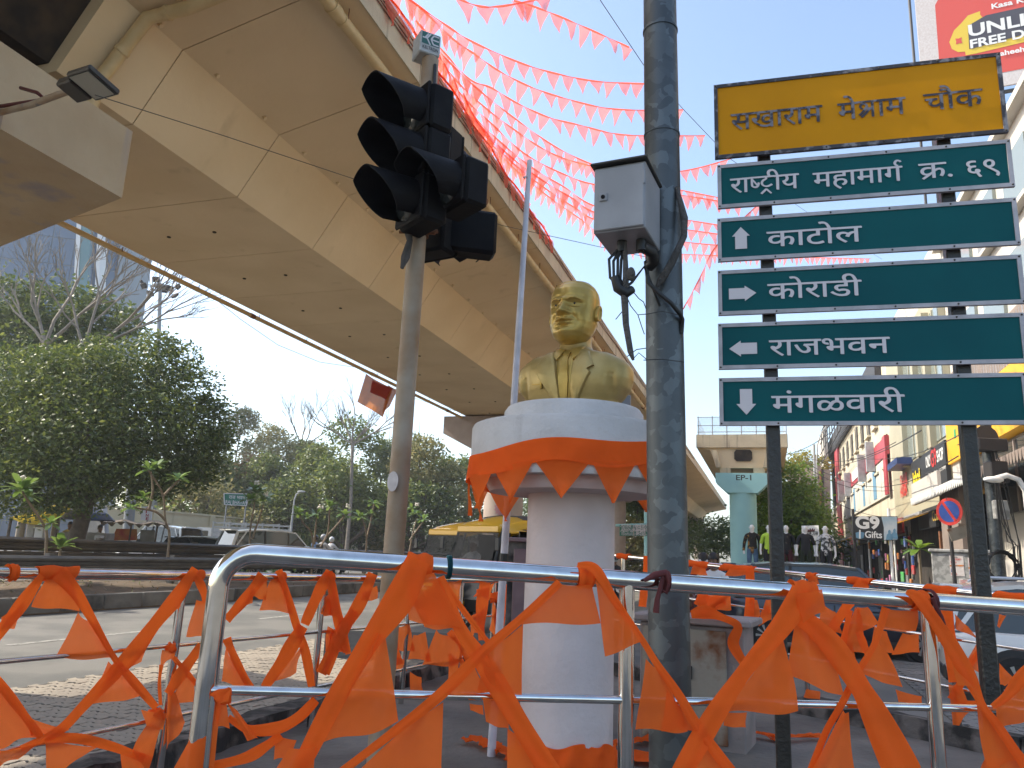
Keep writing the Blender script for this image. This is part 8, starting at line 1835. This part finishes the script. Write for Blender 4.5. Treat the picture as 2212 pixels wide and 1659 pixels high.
# narrow old house and trees beyond the shops
oh = thing('house', 'narrow dark brick house behind the bare utility pole', 'house', gpos(1775, 1200, 62)); OP = Pl(at(1760, 1100, 62), at(1792, 1100, 61)); M['brickdark'] = mat('dark_sooty_wall', (.07, .05, .045), .9, col2=(.12, .09, .08), scale=2)
part('wall', MB().prism([OP.pt(1758, 1235), OP.pt(1796, 1235), OP.pt(1794, 1015), OP.pt(1760, 1012)], (0, 0, 0), (0, 6, 0)), M['brickdark'], oh, world=True); part('stair_tower', MB().prism([OP.pt(1760, 1030), OP.pt(1772, 1030), OP.pt(1772, 1006), OP.pt(1760, 1005)], (0, -.2, 0), (0, 3, 0)), M['brickdark'], oh, world=True)
for k in range(3): part('window', MB().prism([OP.pt(1776 + dx, 1060 + 40 * k + dy, .02) for dx, dy in ((0, 14), (10, 14), (10, 0), (0, 0))], (0, 0, 0), (0, .03, 0)), M['shopdark'], oh, world=True)
part('red_pipe', MB().tube([OP.pt(1774, 1180, .1), OP.pt(1773, 1015, .1)], .08, 6), M['rust'], oh, world=True)
op_ = thing('utility_pole', 'slim pale utility pole before the narrow dark house', 'pole', gpos(1762, 1230, 50)); part('pole', MB().tube([gpos(1766, 1230, 50), at(1760, 1020, 50), at(1758, 960, 50)], [.14, .1, .08], 8), M['palewire'], op_, 60, world=True)
lp2 = thing('street_lamp', 'slender curved street lamp behind the viaduct end', 'street lamp', gpos(1775, 1230, 56)); part('post', MB().tube([gpos(1764, 1230, 56), at(1764, 1000, 56), at(1766, 960, 56), at(1774, 935, 56), at(1786, 920, 56)], [.1, .06, .05, .045, .04], 8), M['palewire'], lp2, 60, world=True); part('lamp', MB().blob(at(1789, 918, 56), (.3, .12, .07), 8, 5), M['palewire'], lp2, 60, world=True)
tree('fresh green street tree between the blue pier and the shops', gpos(1720, 1230, 48), [ell(1715, 1040, 48, 1.6, 1.2), ell(1690, 1080, 48, 1.8, 1.4), ell(1740, 1085, 47, 1.5, 1.2), ell(1710, 1120, 47, 2.0, 1.3), ell(1690, 1150, 48, 1.6, 1.2), ell(1745, 1130, 48, 1.3, 1.2), ell(1725, 1165, 48, 1.5, .9)], 'leaf_bright', 12000, .26, 31, .2)
tree('pale flowering tree top behind the green street tree', gpos(1740, 1230, 70), [ell(1735, 1000, 70, 1.6, 1.1), ell(1765, 1010, 70, 1.4, 1.0), ell(1710, 1015, 70, 1.4, 1.0), ell(1745, 1030, 70, 1.8, 1.0)], 'leaf_yellow', 5000, .30, 32, .16)
tree('dark tree mass in the shade behind the mannequins', gpos(1700, 1230, 56), [ell(1690, 1150, 56, 3, 2.2), ell(1740, 1160, 56, 3, 2.2), ell(1660, 1140, 58, 2.5, 2.4), ell(1720, 1190, 54, 3, 1.5)], 'leaf_dark', 9000, .34, 33, .2)
tree('green trees far down the road under the viaduct', gpos(1550, 1230, 90), [ell(1500, 1165, 90, 3.4, 2), ell(1550, 1160, 92, 4, 2.4), ell(1600, 1165, 90, 4, 2)], 'leaf_mid', 8000, .42, 34, .25)
tree('leafy trees closing the view under the flyover', gpos(1240, 1220, 100), [ell(1180, 1120, 100, 5, 4), ell(1280, 1130, 98, 5, 4), ell(1350, 1130, 95, 4, 3.4), ell(1430, 1150, 95, 4, 3)], 'leaf_mid', 10000, .42, 35, .25)
# potted palm by the cabinet
pm_ = thing('potted_plant', 'potted yellow-green palm beside the grey cabinet', 'plant', gpos(1985, 1260, 21)); pc_ = at(1985, 1185, 21); part('pot', MB().lathe([(.18, 0), (.24, .45), (.22, .45)], 16, Matrix.Translation((pc_.x, pc_.y, 0))), M['rust'], pm_, 40, world=True); part('stem', MB().tube([V((pc_.x, pc_.y, .4)), pc_], .035, 6), M['plum_stem'], pm_, world=True); mb = MB(); rosette(mb, pc_, .62, 16, random.Random(4)); part('leaves', mb, M['leaf_bright'], pm_, 180, world=True)
# direction boards on a blue-green gantry post
db = thing('road_sign', 'two green direction boards on a pale green gantry', 'road sign', gpos(1370, 1220, 40)); DP = Pl(at(1336, 1140, 40), at(1396, 1140, 40)); d2 = lambda x, y, o=0: DP.pt(*c2(x, y), o)
for k, (x0_, x1_) in enumerate(((1672, 1748), (1754, 1826))):
    part('board', MB().prism([d2(x0_, 336), d2(x1_, 336), d2(x1_, 274), d2(x0_, 274)], (0, 0, 0), (0, .08, 0)), M['rbgreen'], db, world=True)
    for j, tx in enumerate((('पोलीस मुख्यालय', 'Police Head Qtr', 'सेमिनरी हिल्स', 'Seminary Hills'), ('गिट्टीखदान', 'Gittikhadan', 'कोराडी', 'Koradi'))[k]): lettering(db, tx, d2(x0_ + 16, 290 + j * 14, .01), DP.d, (0, 0, 1), .16, M['sign_white'], width=1.15, bold=.0, shaped=(j % 2 == 0))
    for j in range(2): lettering(db, '↑', d2(x0_ + 2, 302 + j * 28, .01), DP.d, (0, 0, 1), .28, M['sign_white'], width=.18)
part('gantry_post', MB().tube([gpos(1398, 1230, 40.3), at(1398, 1090, 40.3)], .16, 12), M['bluepier'], db, 60, world=True); part('gantry_arm', MB().tube([at(1330, 1135, 40.2), at(1398, 1133, 40.2)], .07, 8), M['bluepier'], db, world=True)
# roof billboard
bb = thing('billboard', 'large red and yellow roof billboard behind the yellow sign panel', 'billboard', st(24, FT + 4, 15.3)); BB = Pl(at(1980, 100, 30), at(2212, 60, 28.3)); t8 = lambda x, y, o=0: BB.pt(1886.9 + .2287 * x, .2287 * y, o)
xl, zl = BB.lx(t8(390, 0)), t8(460, 580).z; xr = BB.lx(t8(1422, 300)) + 5; zbt = t8(1215, 812).z; ztp = zbt + 7.5; zlow = zbt
def bbq(name, pts, mt, o): part(name, MB().add([BB.P(x, z, o) for x, z in pts], [list(range(len(pts)))]), mt if not isinstance(mt, str) else M[mt], bb, world=True)
part('sheet', MB().prism([BB.P(xl, zbt), BB.P(xr, zbt), BB.P(xr, ztp), BB.P(xl, ztp)], BB.n * -.1, BB.n * .0), M['poster'], bb, world=True)
M['bb_red'] = mat('billboard_red', (.60, .075, .055), .5); M['bb_yel'] = mat('billboard_yellow', (.68, .48, .05), .5); M['bb_dark'] = mat('billboard_charcoal', (.06, .055, .07), .5)
rx0 = BB.lx(t8(600, 400)); rz0 = t8(1225, 685).z; rz1 = t8(620, 60).z + .9
bbq('red_field', [(rx0, rz0), (xr, rz0), (xr, rz1), (rx0 + .9, rz1), (rx0 + .35, rz1 - .25), (rx0 + .05, rz1 - .8)], 'bb_red', .01)
yy = [t8(x, y) for x, y in ((715, 400), (740, 465), (800, 495), (865, 490), (870, 525), (980, 505), (1422, 400), (1600, 350), (1600, 20), (1422, 70), (1000, 110), (890, 150), (830, 220), (760, 290))]
bbq('yellow_badge', [(BB.lx(p), p.z) for p in yy], 'bb_yel', .02)
bbq('red_tab', [(BB.lx(t8(x, y)), t8(x, y).z) for x, y in ((1005, 140), (1025, 165), (1600, 60), (1600, -40), (1010, 70))], 'bb_red', .03)
bbq('shadow_block', [(BB.lx(t8(x, y)), t8(x, y).z) for x, y in ((890, 250), (905, 470), (1422, 330), (1600, 290), (1600, 60), (1422, 70), (1060, 150))], 'bb_dark', .04)
def bbt(body, p, q_, h, mt): 
    a, b = t8(*p), t8(*q_); lettering(bb, body, BB.P(BB.lx(a), a.z, .05), BB.d, (0, 0, 1), h, M[mt], width=abs(BB.lx(b) - BB.lx(a)), bold=.03)
bbt('UNLI', (900, 352), (1425, 210), abs(t8(900, 352).z - t8(900, 240).z) * .93, 'letter_white'); bbt('FREE D', (915, 462), (1425, 320), abs(t8(915, 462).z - t8(915, 380).z) * .93, 'letter_white'); bbt('Kasa K', (1115, 92), (1425, 15), abs(t8(1115, 92).z - t8(1115, 45).z), 'letter_white'); bbt('aheeh', (1195, 535), (1425, 475), abs(t8(1195, 535).z - t8(1195, 490).z), 'letter_white')
fl_ = [(BB.lx(t8(805 + 45 * math.cos(a) * (1 if k % 2 else .55), 390)), t8(805, 390 + 42 * math.sin(a) * (1 if k % 2 else .55)).z) for k, a in enumerate([i * math.pi / 4 for i in range(8)])]
bbq('flower_print', fl_, 'bb_red', .03)
for k in range(5): x = xl + .3 + k * 2.2; part('strut', MB().tube([BB.P(x, 14, -.4), BB.P(x, ztp, -.25)], .08, 6), M['steelwork'], bb, world=True); part('brace', MB().tube([BB.P(x, zbt - .2, -.2), BB.P(x + .5, 14.2, -2.5)], .06, 6), M['steelwork'], bb, world=True)
for z in (zbt - .15, zbt - .8): part('beam', MB().tube([BB.P(xl, z, -.25), BB.P(xr, z, -.25)], .09, 6), M['steelwork'], bb, world=True)
part('edge_pipe', MB().tube([BB.P(xl - .2, 12, -.2), BB.P(xl - .2, ztp, -.2)], .06, 6), M['steelwork'], bb, world=True)
# concrete cabinet with rusty door inside the island, granite block behind the pedestal
cc_ = thing('utility_cabinet', 'concrete cabinet with slab top and rusting steel door', 'cabinet', at(1500, 1560, 6.4) - V((0, 0, at(1500, 1560, 6.4).z - .2))); CA, CB = at(1372, 1340, 6.6), at(1612, 1345, 6.2); CL = Pl(CA, CB); wdt = (V((CB.x, CB.y, 0)) - V((CA.x, CA.y, 0))).length; zc = at(1500, 1348, 6.4).z
cmx = Matrix.Translation((CA.x, CA.y, 0)) @ Matrix.Rotation(math.atan2(CL.d.y, CL.d.x), 4, 'Z')
part('body', MB().bbox((.03, .04, .18), (wdt - .03, .5, zc - .01), .008, cmx), M['concrete_cab'], cc_, world=True); part('slab', MB().bbox((-.04, -.05, zc), (wdt + .04, .55, zc + .055), .012, cmx), M['concrete_cab'], cc_, world=True); dr_ = part('door', MB().bbox((.06, .015, .24), (wdt - .16, .039, zc - .04), .004, cmx), M['rustpanel'], cc_, world=True); part('handle', MB().bbox((wdt * .5, -.005, .7), (wdt * .5 + .02, .014, .8), .003, cmx), M['bolt'], dr_, world=True)
gb = thing('granite_block', 'dark pink granite faced block behind the white column', 'block', at(1150, 1400, 7.2) - V((0, 0, at(1150, 1400, 7.2).z - .2))); GA, GB = at(1099, 1170, 7.2), at(1215, 1170, 7.2); part('core', MB().box((GA.x, GA.y, .2), (GB.x, GA.y + .5, GA.z), None), M['kerbdark'], gb, world=True); part('panel', MB().bbox((GA.x + .05, GA.y - .03, .25), (GB.x - .02, GA.y - .002, GA.z - .06), .006), M['granite'], gb, world=True); part('cap', MB().bbox((GA.x - .03, GA.y - .05, GA.z), (GB.x + .03, GA.y + .55, GA.z + .04), .008), M['granite'], gb, world=True)
lettering(bp1, 'EP-1', at(1590, 1037, 39.2), TV, (0, 0, 1), .26, M['ink'], width=.75, bold=.02)

# ================================================================== hazy air
hz = MB().box((-260, -60, -1.5), (260, 420, 34))
m = bpy.data.materials.new('haze'); m.use_nodes = True; n = m.node_tree.nodes; n.remove(n['Principled BSDF'])
pv = n.new('ShaderNodeVolumePrincipled'); pv.inputs['Color'].default_value = (.88, .90, .93, 1); pv.inputs['Density'].default_value = .001; pv.inputs['Anisotropy'].default_value = .35
m.node_tree.links.new(pv.outputs[0], n['Material Output'].inputs['Volume'])
o = _link('haze', make_mesh('haze', hz, m), None); o['kind'] = 'stuff'; o['label'] = 'thin pale haze filling the air over the junction'
